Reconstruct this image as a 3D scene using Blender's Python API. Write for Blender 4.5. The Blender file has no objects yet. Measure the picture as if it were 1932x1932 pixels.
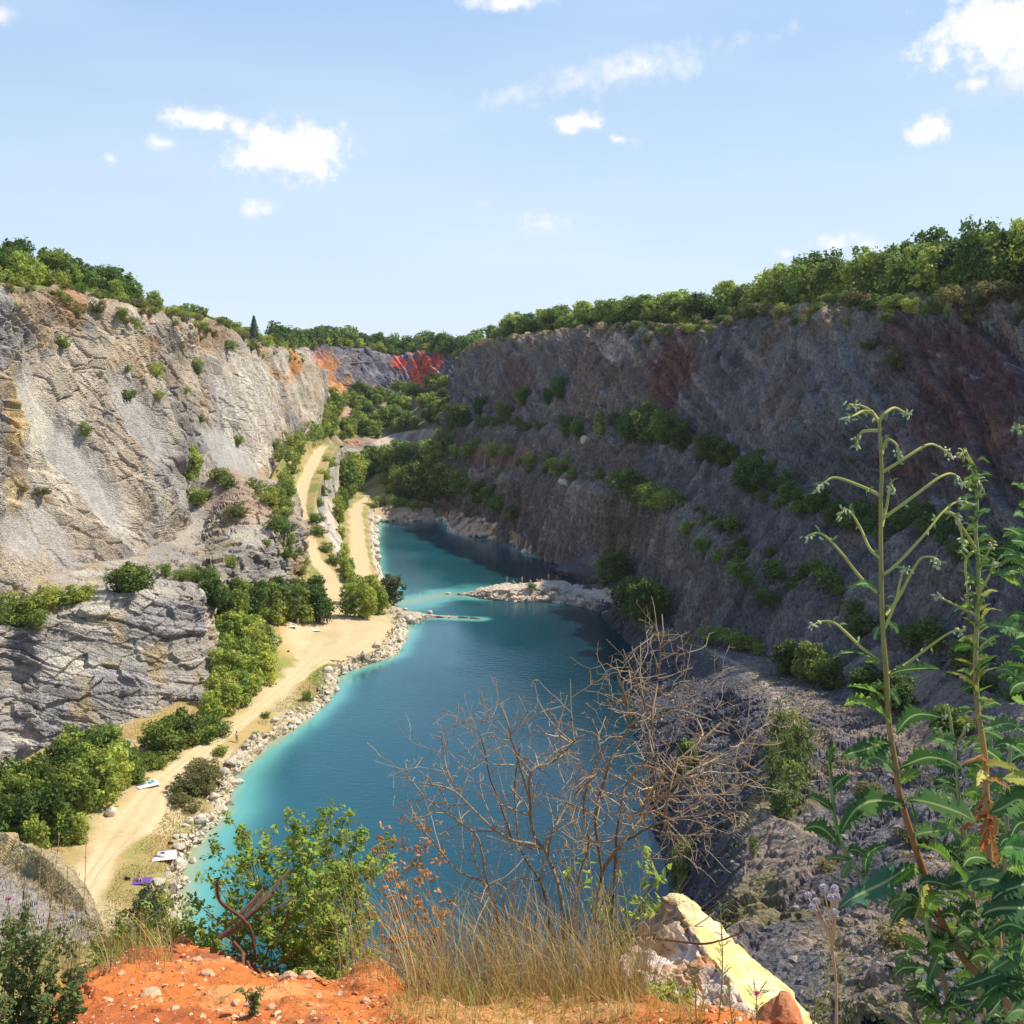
import bpy, bmesh, math, random
import numpy as np
from mathutils import Vector, Matrix, Quaternion
S = bpy.context.scene
COL = S.collection
# ------------------------------------------------------------------ camera
EYE = 55.0
PITCH = math.radians(6.83)
F = 2221.0            # focal length in units of a 1932-wide picture
W2 = 966.0
cam_d = bpy.data.cameras.new('camera'); cam = bpy.data.objects.new('camera', cam_d); COL.objects.link(cam)
cam.location = (0, 0, EYE); cam.rotation_euler = (math.radians(90) - PITCH, 0, 0)
cam_d.sensor_fit = 'HORIZONTAL'; cam_d.sensor_width = 36; cam_d.lens = 36 * F / 1932
cam_d.clip_start = 0.1; cam_d.clip_end = 20000
S.camera = cam
# ------------------------------------------------------------------ exposure, sky, sun
S.view_settings.view_transform = 'Standard'; S.view_settings.look = 'None'
S.view_settings.exposure = 0.5; S.view_settings.gamma = 1.0
SUN_EL = math.radians(51); SUN_AZ = math.radians(19)      # azimuth: from +X towards +Y
wd = bpy.data.worlds.new('World'); S.world = wd; wd.use_nodes = True
sun_d = bpy.data.lights.new('sun', 'SUN'); sun = bpy.data.objects.new('sun', sun_d); COL.objects.link(sun)
sun_d.energy = 4.6; sun_d.angle = math.radians(0.5); sun_d.color = (1.0, 0.93, 0.80)
sv = Vector((math.cos(SUN_AZ) * math.cos(SUN_EL), math.sin(SUN_AZ) * math.cos(SUN_EL), math.sin(SUN_EL)))
sun.rotation_euler = sv.to_track_quat('Z', 'Y').to_euler()

def ray(u, v):
    a = (u - W2) / F; b = (W2 - v) / F
    return Vector((a, math.cos(PITCH) + b * math.sin(PITCH), -math.sin(PITCH) + b * math.cos(PITCH)))
def PZ(u, v, z):                    # a direction seen from the eye, taken to height z
    d = ray(u, v); t = (z - EYE) / d.z
    return Vector((d.x * t, d.y * t, z))
def PD(u, v, y):                    # a direction seen from the eye, taken to distance y
    d = ray(u, v); t = y / d.y
    return Vector((d.x * t, y, EYE + d.z * t))
def proj(p):                        # (N,3) -> picture coordinates
    p = np.asarray(p); x = p[..., 0]; y = p[..., 1]; z = p[..., 2] - EYE
    c, s = math.cos(PITCH), math.sin(PITCH)
    f = np.maximum(y * c - z * s, 0.01); up = y * s + z * c
    return W2 + F * x / f, W2 - F * up / f

# ---- sky with the day's small cumulus clouds
def build_world():
    nt = wd.node_tree; N = nt.nodes; L = nt.links; N.clear()
    def nd(t, **k):
        n = N.new(t)
        for a, b in k.items(): setattr(n, a, b)
        return n
    def M(op, a, b=None, c=None, clamp=False):
        n = N.new('ShaderNodeMath'); n.operation = op; n.use_clamp = clamp
        for i, x in enumerate((a, b, c)):
            if x is None: continue
            if isinstance(x, (int, float)): n.inputs[i].default_value = x
            else: L.new(x, n.inputs[i])
        return n.outputs[0]
    sky = nd('ShaderNodeTexSky', sky_type='NISHITA'); sky.sun_disc = False
    sky.sun_elevation = SUN_EL; sky.sun_rotation = math.pi / 2 - SUN_AZ
    sky.air_density = 1.0; sky.dust_density = 0.6; sky.ozone_density = 1.6; sky.altitude = 300
    tc = nd('ShaderNodeTexCoord'); sp = nd('ShaderNodeSeparateXYZ'); L.new(tc.outputs['Generated'], sp.inputs[0])
    az = M('ARCTAN2', sp.outputs[0], sp.outputs[1]); el = M('ARCSINE', sp.outputs[2])
    noi = nd('ShaderNodeTexNoise'); noi.inputs['Scale'].default_value = 34; noi.inputs['Detail'].default_value = 7; noi.inputs['Roughness'].default_value = 0.62
    L.new(tc.outputs['Generated'], noi.inputs['Vector'])
    n1 = M('SUBTRACT', noi.outputs['Fac'], 0.5)
    noj = nd('ShaderNodeTexNoise'); noj.inputs['Scale'].default_value = 110; noj.inputs['Detail'].default_value = 4
    L.new(tc.outputs['Generated'], noj.inputs['Vector'])
    n2 = M('SUBTRACT', noj.outputs['Fac'], 0.5)
    #        u     v    ru   rv  tilt  soft dens
    clouds = [(545, 292, 128, 46, 0, .5, 1.0), (590, 268, 78, 40, 0, .5, 1.0), (470, 305, 70, 30, 0, .5, .9),
              (380, 228, 78, 24, .10, .6, .95), (300, 270, 34, 14, 0, .7, .7), (210, 300, 18, 11, 0, .7, .8),
              (488, 395, 42, 19, 0, .7, .75), (913, 384, 18, 10, 0, .8, .6), (1020, 420, 46, 26, .05, .7, .8),
              (1088, 231, 46, 20, 0, .5, .95), (1167, 263, 34, 13, 0, .5, .9), (1750, 248, 42, 26, 0, .5, 1.0),
              (1880, 50, 118, 70, 0, .5, 1.05), (1930, 150, 90, 36, 0, .8, .6), (1845, 160, 34, 16, 0, .7, .7), (1570, 458, 52, 22, 0, .7, .8), (1640, 465, 36, 18, 0, .8, .6), (1485, 478, 24, 11, 0, .8, .6),
              (960, 0, 100, 20, 0, .7, .9), (1190, 132, 260, 34, -.17, 1.0, .85), (1110, 152, 150, 26, -.10, 1.0, .7), (5, 28, 30, 14, 0, .8, .7),
              (1340, 100, 170, 26, -.14, 1.4, .5), (1010, 198, 30, 9, 0, 1.2, .5)]
    fld = None
    for (u, v, ru, rv, tilt, soft, dens) in clouds:
        ru *= 1.18; rv *= 1.22; dens = min(1.1, dens * 1.2)
        d = ray(u, v).normalized(); a0 = math.atan2(d.x, d.y); e0 = math.asin(d.z)
        k = 0.86 / F
        da = M('SUBTRACT', az, a0); de = M('SUBTRACT', el, e0)
        ct, st = math.cos(-tilt), math.sin(-tilt)
        xa = M('ADD', M('MULTIPLY', da, ct / (ru * k * 1.15)), M('MULTIPLY', de, st / (ru * k * 1.15)))
        ya = M('ADD', M('MULTIPLY', da, -st / (rv * k * 1.15)), M('MULTIPLY', de, ct / (rv * k * 1.15)))
        r = M('SQRT', M('ADD', M('MULTIPLY', xa, xa), M('MULTIPLY', ya, ya)))
        f = M('SUBTRACT', 1.0, r)
        f = M('ADD', f, M('ADD', M('MULTIPLY', n1, 2.3), M('MULTIPLY', n2, .7)))
        f = M('MULTIPLY', M('DIVIDE', f, soft * 1.4), dens, clamp=True)
        f = M('MINIMUM', f, dens)
        fld = f if fld is None else M('MAXIMUM', fld, f)
    fld = M('MULTIPLY', fld, 1.0, clamp=True)
    sm = M('MULTIPLY', M('MULTIPLY', fld, fld), M('SUBTRACT', 3.0, M('MULTIPLY', fld, 2.0)))
    # faint high veil
    veil = nd('ShaderNodeTexNoise'); veil.inputs['Scale'].default_value = 3.2; veil.inputs['Detail'].default_value = 5
    mp = nd('ShaderNodeMapping'); mp.inputs['Scale'].default_value = (1, 1, 4.5); L.new(tc.outputs['Generated'], mp.inputs[0]); L.new(mp.outputs[0], veil.inputs['Vector'])
    vv = M('MULTIPLY', M('SUBTRACT', veil.outputs['Fac'], .45), .7, clamp=True)
    ramp = nd('ShaderNodeValToRGB'); L.new(M('DIVIDE', M('ABSOLUTE', el), 1.5708), ramp.inputs[0]); cr = ramp.color_ramp
    for i, (q, c) in enumerate(((0, (4.25, 4.95, 5.7)), (.10, (3.5, 4.55, 5.7)), (.24, (1.95, 3.3, 5.6)), (1.0, (.9, 1.75, 4.2)))):
        e_ = cr.elements[i] if i < 2 else cr.elements.new(q)
        e_.position = q; e_.color = (c[0] / 10, c[1] / 10, c[2] / 10, 1)
    rs_ = nd('ShaderNodeVectorMath', operation='SCALE'); L.new(ramp.outputs[0], rs_.inputs[0]); rs_.inputs['Scale'].default_value = 10
    mxs = nd('ShaderNodeMixRGB'); mxs.inputs[0].default_value = .8; L.new(sky.outputs[0], mxs.inputs[1]); L.new(rs_.outputs[0], mxs.inputs[2])
    mixv = nd('ShaderNodeMixRGB'); L.new(vv, mixv.inputs[0]); L.new(mxs.outputs[0], mixv.inputs[1]); mixv.inputs[2].default_value = (5.4, 6.1, 6.9, 1)
    mix = nd('ShaderNodeMixRGB'); L.new(sm, mix.inputs[0]); L.new(mixv.outputs[0], mix.inputs[1]); cs = nd('ShaderNodeMixRGB'); L.new(M('ADD', M('MULTIPLY', n2, 1.5), M('MULTIPLY', fld, .9), clamp=True), cs.inputs[0]); cs.inputs[1].default_value = (5.0, 5.35, 5.9, 1); cs.inputs[2].default_value = (6.5, 6.5, 6.55, 1); L.new(cs.outputs[0], mix.inputs[2])
    hz = M('MULTIPLY', M('POWER', 2.718, M('MULTIPLY', M('ABSOLUTE', el), -7.5)), .30, clamp=True)
    mxh = nd('ShaderNodeMixRGB'); L.new(hz, mxh.inputs[0]); L.new(mixv.outputs[0], mxh.inputs[1]); mxh.inputs[2].default_value = (5.0, 5.75, 6.6, 1); L.new(mxh.outputs[0], mix.inputs[1])
    bg = nd('ShaderNodeBackground'); bg.inputs[1].default_value = SKY_STRENGTH; L.new(mix.outputs[0], bg.inputs[0])
    out = nd('ShaderNodeOutputWorld'); L.new(bg.outputs[0], out.inputs[0])
SKY_STRENGTH = 0.12
build_world()

# ------------------------------------------------------------------ helpers
rnd = random.Random(7)
def tag(o, label=None, cat=None, group=None, kind=None):
    if label: o['label'] = label
    if cat: o['category'] = cat
    if group: o['group'] = group
    if kind: o['kind'] = kind
    return o
def empty(name, loc, rz=0.0, sc=1.0):
    o = bpy.data.objects.new(name, None); COL.objects.link(o); o.location = loc; o.rotation_euler = (0, 0, rz); o.scale = (sc, sc, sc)
    o.empty_display_size = 0.1
    return o
def npmesh(name, V, Fc, mat=None, smooth=True, parent=None, cols=None, mats=None, fmat=None):
    """V (N,3) float array, Fc (M,k) int array or list of such arrays (k = 3 or 4)"""
    me = bpy.data.meshes.new(name); V = np.asarray(V, np.float32)
    fl = Fc if isinstance(Fc, list) else [Fc]
    fl = [np.asarray(f, np.int32) for f in fl if len(f)]
    me.vertices.add(len(V)); me.vertices.foreach_set('co', V.ravel())
    nl = sum(f.size for f in fl); npoly = sum(len(f) for f in fl)
    me.loops.add(nl); me.loops.foreach_set('vertex_index', np.concatenate([f.ravel() for f in fl]))
    me.polygons.add(npoly)
    tot = np.concatenate([np.full(len(f), f.shape[1], np.int32) for f in fl]); st = np.concatenate([[0], np.cumsum(tot)[:-1]]).astype(np.int32)
    me.polygons.foreach_set('loop_start', st); me.polygons.foreach_set('loop_total', tot)
    me.polygons.foreach_set('use_smooth', np.full(npoly, bool(smooth)))
    if cols is not None:
        for nm, arr in cols.items():
            arr = np.asarray(arr, np.float32)
            if arr.ndim == 1:
                at = me.attributes.new(nm, 'FLOAT', 'POINT'); at.data.foreach_set('value', arr)
            else:
                at = me.attributes.new(nm, 'FLOAT_COLOR', 'POINT')
                if arr.shape[1] == 3: arr = np.concatenate([arr, np.ones((len(arr), 1), np.float32)], 1)
                at.data.foreach_set('color', arr.ravel())
    me.update(calc_edges=True)
    for m in (mats or ([mat] if mat else [])): me.materials.append(m)
    if fmat is not None: me.polygons.foreach_set('material_index', np.asarray(fmat, np.int32))
    o = bpy.data.objects.new(name, me); COL.objects.link(o)
    if parent: o.parent = parent
    return o

# ---- vectorised noise
_r = np.random.RandomState(11)
PERM = _r.permutation(4096).astype(np.int64)
RV = _r.rand(4096).astype(np.float32)
RV2 = _r.rand(4096).astype(np.float32)
RV3 = _r.rand(4096).astype(np.float32)
def _h(i, j, k):
    return PERM[(PERM[(PERM[i & 4095] + j) & 4095] + k) & 4095]
def vnoise(p):
    f = np.floor(p); i = f.astype(np.int64); t = (p - f).astype(np.float32); t = t * t * (3 - 2 * t)
    r = 0
    for a in (0, 1):
        wa = t[:, 0] if a else 1 - t[:, 0]
        for b in (0, 1):
            wb = t[:, 1] if b else 1 - t[:, 1]
            for c in (0, 1):
                wc = t[:, 2] if c else 1 - t[:, 2]
                r = r + wa * wb * wc * RV[_h(i[:, 0] + a, i[:, 1] + b, i[:, 2] + c)]
    return r                                      # 0..1
def fbm(p, sc, octv=4, gain=0.5, seed=0):
    p = np.asarray(p, np.float64) / np.asarray(sc, np.float64) + seed * 17.31 + 500
    r = 0; a = 1; s = 0
    for o in range(octv):
        r = r + a * vnoise(p); s += a; a *= gain; p = p * 2.03 + 3.7
    return r / s - 0.5
def ridged(p, sc, octv=4, seed=0):
    p = np.asarray(p, np.float64) / np.asarray(sc, np.float64) + seed * 13.7 + 500
    r = 0; a = 1; s = 0
    for o in range(octv):
        r = r + a * (1 - np.abs(2 * vnoise(p) - 1)); s += a; a *= 0.5; p = p * 2.03 + 5.1
    return r / s - 0.5
def cells(p, sc, seed=0):
    """Worley cells: (cell random value 0..1, F2-F1)"""
    p = np.asarray(p, np.float64) / np.asarray(sc, np.float64) + seed * 9.1 + 500
    i = np.floor(p).astype(np.int64)
    f1 = np.full(len(p), 9.); f2 = np.full(len(p), 9.); val = np.zeros(len(p))
    for a in (-1, 0, 1):
        for b in (-1, 0, 1):
            for c in (-1, 0, 1):
                h = _h(i[:, 0] + a, i[:, 1] + b, i[:, 2] + c)
                dx = i[:, 0] + a + RV[h] - p[:, 0]; dy = i[:, 1] + b + RV2[h] - p[:, 1]; dz = i[:, 2] + c + RV3[h] - p[:, 2]
                d = dx * dx + dy * dy + dz * dz
                nw = d < f1
                f2 = np.where(nw, f1, np.minimum(f2, d)); val = np.where(nw, RV2[(h * 7 + 13) & 4095], val); f1 = np.where(nw, d, f1)
    return val, np.sqrt(f2) - np.sqrt(f1)
def sstep(a, b, x):
    t = np.clip((x - a) / (b - a), 0, 1); return t * t * (3 - 2 * t)
def mixc(a, b, f):
    return a * (1 - f[:, None]) + np.asarray(b)[None, :] * f[:, None]

# ---- lofted terrain sheets
def crom(P, n, wts=None):
    """Catmull-Rom through the rows of P (K,3) sampled n times; returns positions of fractional index"""
    K = len(P); t = np.interp(np.linspace(0, 1, n), wts, np.arange(K)) if wts is not None else np.linspace(0, K - 1, n)
    i = np.clip(np.floor(t).astype(int), 0, K - 2); f = (t - i)[:, None]
    p0 = P[np.clip(i - 1, 0, K - 1)]; p1 = P[i]; p2 = P[i + 1]; p3 = P[np.clip(i + 2, 0, K - 1)]
    return 0.5 * (2 * p1 + (p2 - p0) * f + (2 * p0 - 5 * p1 + 4 * p2 - p3) * f ** 2 + (3 * p1 - p0 - 3 * p2 + p3) * f ** 3)
class Loft:
    def __init__(self, rows, nu, nvs):
        R = [np.array([tuple(p) for p in r], float) for r in rows]
        self.K = K = len(R[0])
        seg = np.zeros(K - 1)
        for r in R:
            d = np.linalg.norm(np.diff(r, axis=0), axis=1); mid = (r[1:] + r[:-1]) / 2 - np.array([0, 0, EYE])
            seg += d / np.maximum(np.linalg.norm(mid, axis=1), 1) ** 0.8
        w = np.concatenate([[0], np.cumsum(seg)]); w /= w[-1]; self.w = w
        C = [crom(r, nu, w) for r in R]
        G = []; s = []
        for k, n in enumerate(nvs):
            for q in range(n):
                f = q / n; G.append(C[k] * (1 - f) + C[k + 1] * f); s.append(k + f)
        G.append(C[-1]); s.append(len(nvs))
        self.G = np.array(G); self.nv, self.nu = self.G.shape[:2]; self.s1 = np.array(s)
        self.s = np.repeat(self.s1, nu); self.t = np.tile(np.linspace(0, 1, nu), self.nv)
        a = np.gradient(self.G, axis=1); b = np.gradient(self.G, axis=0)
        n = np.cross(a, b); ln = np.linalg.norm(n, axis=2, keepdims=True); n = n / np.maximum(ln, 1e-9)
        for _ in range(6):
            n = (n + np.roll(n, 1, 0) + np.roll(n, -1, 0)) / 3 if False else n
        self.n = n.reshape(-1, 3); self.p = self.G.reshape(-1, 3).copy()
    def faces(self):
        i = np.arange(self.nv * self.nu).reshape(self.nv, self.nu)
        return np.stack([i[:-1, :-1], i[:-1, 1:], i[1:, 1:], i[1:, :-1]], -1).reshape(-1, 4)
    def orient(self, v):                       # make normals agree with direction v
        if (self.n @ np.array(v, float)).mean() < 0: self.n = -self.n; self.flip = True
        else: self.flip = False
        return self
    def mesh(self, name, mat, cols=None):
        f = self.faces()
        return npmesh(name, self.p, f, mat, smooth=mat not in (M_ROCK, M_ROCKD), cols=cols)
    def at(self, s, t):                        # a point on the displaced sheet
        a = int(np.clip(np.searchsorted(self.s1, s), 0, self.nv - 1)); b = int(np.clip(round(t * (self.nu - 1)), 0, self.nu - 1))
        return Vector(self.p.reshape(self.nv, self.nu, 3)[a, b])

# ---- materials
def material(name):
    m = bpy.data.materials.new(name); m.use_nodes = True; nt = m.node_tree
    b = nt.nodes['Principled BSDF']; return m, nt, b
def rock_mat(name, noise_scale=1.2, bump=0.35, rough=0.92, tint=0.35, attr='Col', dist=.25, speck=6.0, aniso=None):
    m, nt, b = material(name); N, L = nt.nodes, nt.links
    at = N.new('ShaderNodeAttribute'); at.attribute_name = attr
    tc = N.new('ShaderNodeNewGeometry')
    src = tc.outputs['Position']
    if aniso:
        mp = N.new('ShaderNodeMapping'); mp.inputs['Scale'].default_value = aniso; L.new(src, mp.inputs[0]); src = mp.outputs[0]
    n1 = N.new('ShaderNodeTexNoise'); n1.inputs['Scale'].default_value = noise_scale; n1.inputs['Detail'].default_value = 9; n1.inputs['Roughness'].default_value = 0.68
    L.new(src, n1.inputs['Vector'])
    n2 = N.new('ShaderNodeTexNoise'); n2.inputs['Scale'].default_value = noise_scale * speck; n2.inputs['Detail'].default_value = 5
    L.new(src, n2.inputs['Vector'])
    ad = N.new('ShaderNodeMath'); ad.operation = 'ADD'; L.new(n1.outputs['Fac'], ad.inputs[0]); L.new(n2.outputs['Fac'], ad.inputs[1])
    mr = N.new('ShaderNodeMapRange'); L.new(ad.outputs[0], mr.inputs[0])
    mr.inputs[1].default_value = 0.62; mr.inputs[2].default_value = 1.38; mr.inputs[3].default_value = 1 - tint; mr.inputs[4].default_value = 1 + tint
    mu = N.new('ShaderNodeVectorMath'); mu.operation = 'SCALE'; L.new(at.outputs['Color'], mu.inputs[0]); L.new(mr.outputs[0], mu.inputs['Scale'])
    L.new(mu.outputs[0], b.inputs['Base Color']); b.inputs['Roughness'].default_value = rough; b.inputs['Specular IOR Level'].default_value = .25
    bp = N.new('ShaderNodeBump'); bp.inputs['Strength'].default_value = bump; bp.inputs['Distance'].default_value = dist
    L.new(ad.outputs[0], bp.inputs['Height']); L.new(bp.outputs[0], b.inputs['Normal'])
    return m
M_ROCK = rock_mat('rock_face', 1.0, 1.0, tint=.42, dist=.5, speck=3.4)
M_ROCKD = rock_mat('dark_rock_face', .75, 1.0, tint=.74, dist=.7, speck=3.2, aniso=(1, 1, .45))
M_GROUND = rock_mat('gravel_ground', 1.6, .4, tint=.22)
M_PLATEAU = rock_mat('dry_grass_ground', .8, .5, tint=.3)
# ================================================================== TERRAIN
LOFTS = {}
def zones(p, base, zl):
    """paint lasting mineral stains of given place, size and colour on the base colour (world-fixed)"""
    u, v = proj(p)
    wob = fbm(p, 9, 4, .6, seed=5) * 1.4 + fbm(p, 2.6, 3, .6, seed=6) * .9
    for (cu, cv, ru, rv, c, st) in zl:
        d = np.sqrt(((u - cu) / ru) ** 2 + ((v - cv) / rv) ** 2) + wob
        base = mixc(base, c, np.clip(st * sstep(1.15, .45, d), 0, 1))
    return base
def saw(b, lam, sharp=.12):                 # overlapping bedding plates: slow rise, sudden step
    f = b / lam; f = f - np.floor(f)
    return np.where(f > 1 - sharp, (1 - f) / sharp, f / (1 - sharp)) - .5
def strata(b, lam, seed=0):               # tone of each bed, -0.5..0.5
    return RV3[(np.floor(b / lam).astype(np.int64) * 37 + seed * 101) & 4095] - .5
def rock_disp(p, n, scale=1.0, aniso=(1, 1, 1), seed=0, big=1.0, grain=.8):
    an = np.array(aniso, float)
    wp = p + np.stack([fbm(p, 14, 3, seed=seed + 1), fbm(p, 14, 3, seed=seed + 2), fbm(p, 14, 3, seed=seed + 3)], 1) * 7
    d = big * (5.5 * fbm(p, 36, 3, seed=seed) + 2.2 * ridged(wp, 17 * an, 2, seed=seed + 4) + 1.0 * fbm(p, 9, 2, seed=seed + 6))
    c1, e1 = cells(wp, 5.2 * an * scale, seed); c2, e2 = cells(wp, 2.1 * an * scale, seed + 1); c3, e3 = cells(p, .95 * an * scale, seed + 2)
    msk = sstep(-.12, .14, fbm(p, (16, 16, 22), 3, seed=seed + 8))
    d = d + grain * (.25 + .75 * msk) * (1.5 * (c1 - .5) + .75 * (c2 - .5) + .38 * (c3 - .5) - .4 * sstep(.1, 0, e1) - .2 * sstep(.1, 0, e2))
    d = d + .34 * fbm(p, 1.6, 3, seed=seed + 9)
    return d, (c1, c2, c3, e1, e2)

# ---------------------------------------------------------------- left cliff, main face
cols = [(-330, 480, 160, 1190, 118), (-160, 520, 182, 1150, 140), (0, 545, 205, 1108, 172), (90, 545, 228, 1098, 184), (165, 555, 246, 1090, 193), (250, 582, 270, 1080, 210),
        (330, 597, 302, 1062, 235), (400, 612, 345, 960, 268), (470, 640, 396, 945, 300), (515, 655, 440, 935, 335), (552, 668, 480, 870, 395), (585, 690, 520, 800, 450), (610, 700, 560, 770, 520)]
rim = [PD(c[0], c[1], c[2]) for c in cols]; toe = [PD(c[0], c[3], c[4]) for c in cols]
lip = [r + Vector((-3.5, 1.5, .2)) for r in rim]
rows = [lip, rim]
prof = [(.06, .16), (.16, .20), (.34, .36), (.55, .52), (.74, .66), (.88, .82)]      # (share of height, share of run)
for h, q in prof:
    rows.append([Vector((r.x + (t.x - r.x) * q, r.y + (t.y - r.y) * q, r.z + (t.z - r.z) * h)) for r, t in zip(rim, toe)])
toe2 = [t - Vector((0, 0, 5)) for t in toe]
rows += [toe, toe2]
L1 = Loft(rows, 760, [4, 30, 40, 84, 96, 84, 60, 50, 8]).orient((.9, -.3, .3))
p = L1.p
rib = sstep(.42, .72, L1.t)                     # steep plates in the far half
d, cc = rock_disp(p, L1.n, 1.0, (1.0, 1.0, 1.6), seed=3, grain=.55)
# sweeping bedding plates, dipping towards the lens at the near end and standing upright at the far end
q = np.stack([p[:, 0] * .2, p[:, 1] * .25 + p[:, 2] * .55 * (1 - rib) + .9 * rib * p[:, 1], p[:, 2] * .06 * rib], 1)
qw = q + fbm(p, 18, 3, seed=33)[:, None] * 6
bed = ridged(qw, 3.4, 3, seed=31); bedc, bede = cells(qw, (4, 3.0, 3), 37)
pw = fbm(p, (26, 26, 20), 3, seed=35) * 16 + fbm(p, 6, 3, seed=36) * 1.8
bb = (p[:, 2] + .5 * p[:, 1]) + pw; br = p[:, 1] * .9 - p[:, 2] * .12 + pw * .6
plates = (1 - rib) * (1.7 * saw(bb, 7.5) + .7 * saw(bb + 3, 2.7)) + rib * (1.9 * saw(br, 6.1, .25) + .9 * saw(br + 2, 2.3, .3))
pm = sstep(-.2, .1, fbm(p, 22, 3, seed=38))
cb1, ce1 = cells(np.stack([p[:, 0] * .3, p[:, 1] + .2 * p[:, 2], p[:, 2] + .5 * p[:, 1]], 1) + pw[:, None] * .5, (4, 5.5, 3.2), 39)
d = d + .35 * bed + pm * plates * 1.1
jt = saw(p[:, 1] * .9 + .35 * p[:, 2] + pw * .7, 5.3, .1); d = d + .9 * jt * (1 - pm) + .9 * saw(p[:, 1] + p[:, 2] * .1 + pw * .8, 15, .08) * sstep(8, 5, L1.s) + (.6 * (cb1 - .5) - .5 * sstep(.08, 0, ce1)) * (1 - .6 * rib) * sstep(-.1, .12, fbm(p, 19, 3, seed=42))
gul = ridged(np.stack([p[:, 0] * .1, p[:, 1], p[:, 2] * .12], 1), 26, 2, seed=41)
d = d + 4.5 * gul * sstep(8.6, 6, L1.s) * sstep(.6, 2, L1.s)
# smooth slabs
u, v = proj(p)
def slab(cu, cv, ru, rv, ang):
    a = math.radians(ang); x = (u - cu) * math.cos(a) + (v - cv) * math.sin(a); y = -(u - cu) * math.sin(a) + (v - cv) * math.cos(a)
    return sstep(1.15, .6, np.sqrt((x / ru) ** 2 + (y / rv) ** 2) + fbm(p, 12, 3, seed=8) * .5)
sl = np.clip(slab(160, 900, 150, 42, 56) + slab(60, 780, 120, 40, 65) + slab(425, 860, 90, 32, 48) + .8 * slab(30, 1010, 60, 40, 50) + .8 * slab(250, 800, 110, 34, 62) + .7 * slab(330, 930, 70, 30, 52) + .7 * slab(90, 990, 80, 26, 50), 0, 1)
smooth_d = 3.0 * fbm(p, 40, 2, seed=3) + .25 * bed + .12 * fbm(p, 3, 4, seed=4)
d = d * (1 - .93 * sl) + smooth_d * .93 * sl
d = d * sstep(0, 1.6, L1.s)
L1.p = p + L1.n * d[:, None]
c1, c2, c3, e1, e2 = cc
beige = np.array([.50, .41, .305]); grey = np.array([.33, .295, .27]); pale = np.array([.62, .55, .44]); brown = np.array([.44, .30, .165])
base = np.tile(beige, (len(p), 1))
base = mixc(base, grey, sstep(-.09, .08, fbm(p, (22, 22, 16), 4, seed=12) + .25 * (c2 - .5) - .13 * rib))
base = mixc(base, pale, .8 * sstep(.05, .22, fbm(p, (9, 9, 14), 4, seed=13) + .12 * (c3 - .5) + .05 * rib) * .8)
base = mixc(base, brown, sstep(.03, .2, fbm(p, (10, 10, 7), 4, seed=14) + .16 * sstep(3.2, 1.2, L1.s) - .05) * .75)
base = mixc(base, (.36, .27, .13), sstep(2.1, 1.0, L1.s + 2.2 * fbm(p, 6, 3, seed=15)) * .8)
base = mixc(base, (.40, .375, .35), sl * .85)
OR = (.58, .24, .07)
base = zones(p, base, [(110, 590, 45, 50, (.46, .29, .15), .6), (130, 575, 24, 34, OR, .35), (390, 640, 45, 30, (.5, .3, .15), .6), (10, 780, 25, 90, (.62, .42, .15), .7), (18, 930, 22, 40, (.62, .45, .2), .6),
                       (545, 690, 18, 34, OR, .9), (560, 660, 20, 18, (.55, .2, .06), .6), (60, 780, 50, 120, (.66, .58, .44), .6), (460, 760, 70, 120, (.62, .57, .49), .5)])
base = base * (1 - .12 * sstep(.07, 0, e2) * (1 - sl))[:, None] * (.86 + .28 * c2)[:, None]
st_ = ((1 - rib) * (.34 * strata(bb, 2.7, 1) + .22 * strata(bb, 1.1, 2)) + rib * (.36 * strata(br, 2.3, 3) + .22 * strata(br, .9, 4))) * (1 - sl) * (.4 + .6 * pm); base = base * (1 + st_)[:, None]
o = L1.mesh('quarry_cliff', M_ROCK, {'Col': base}); tag(o, 'tall sunlit beige and grey limestone cliff along the left of the lake', 'cliff', kind='structure')
LOFTS['L1'] = L1

# ---------------------------------------------------------------- left lower buttress: inner shelf line, edge, base
cb = [(-330, 1150, 112, 1230, 108, 1640, 92), (-150, 1120, 142, 1190, 136, 1520, 124), (0, 1098, 176, 1168, 165, 1425, 152), (80, 1092, 182, 1163, 168, 1412, 155), (150, 1085, 190, 1140, 172, 1395, 158), (280, 1070, 206, 1120, 180, 1365, 166), (350, 1040, 226, 1122, 186, 1330, 175), (392, 1010, 244, 1128, 192, 1312, 181),
      (418, 960, 258, 1092, 207, 1225, 200), (470, 905, 270, 1040, 228, 1180, 222), (530, 915, 292, 1000, 247, 1130, 246), (566, 925, 310, 1000, 262, 1090, 262), (568, 935, 325, 1000, 275, 1050, 280), (545, 930, 345, 965, 305, 1000, 305)]
inn = [PD(c[0] - 12, c[1], c[2]) for c in cb]; inn0 = [q + Vector((-6, 5, 2)) for q in inn]
edg = [PD(c[0], c[3], c[4]) for c in cb]; bas = [PD(c[0] + (14 if 400 < c[0] < 560 else 4), c[5], c[6]) for c in cb]
mid = [e.lerp(b, .45) + Vector((-.6, .6, 0)) for e, b in zip(edg, bas)]
bas2 = [b + Vector((1, -1, -4)) for b in bas]
L2 = Loft([inn0, inn, edg, mid, bas, bas2], 700, [6, 100, 95, 95, 8]).orient((.6, -.6, .5))
p = L2.p
d, cc = rock_disp(p, L2.n, .85, (1.2, 1.2, .75), seed=21, big=.55, grain=.55)
tilt = np.stack([p[:, 0] * .3, p[:, 1] * .25, p[:, 2] * .92 + p[:, 0] * .36 + p[:, 1] * .12], 1); tw = tilt + fbm(p, 12, 3, seed=23)[:, None] * 3.2
bc, be = cells(tw, (5, 5, 1.5), 25)
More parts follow.
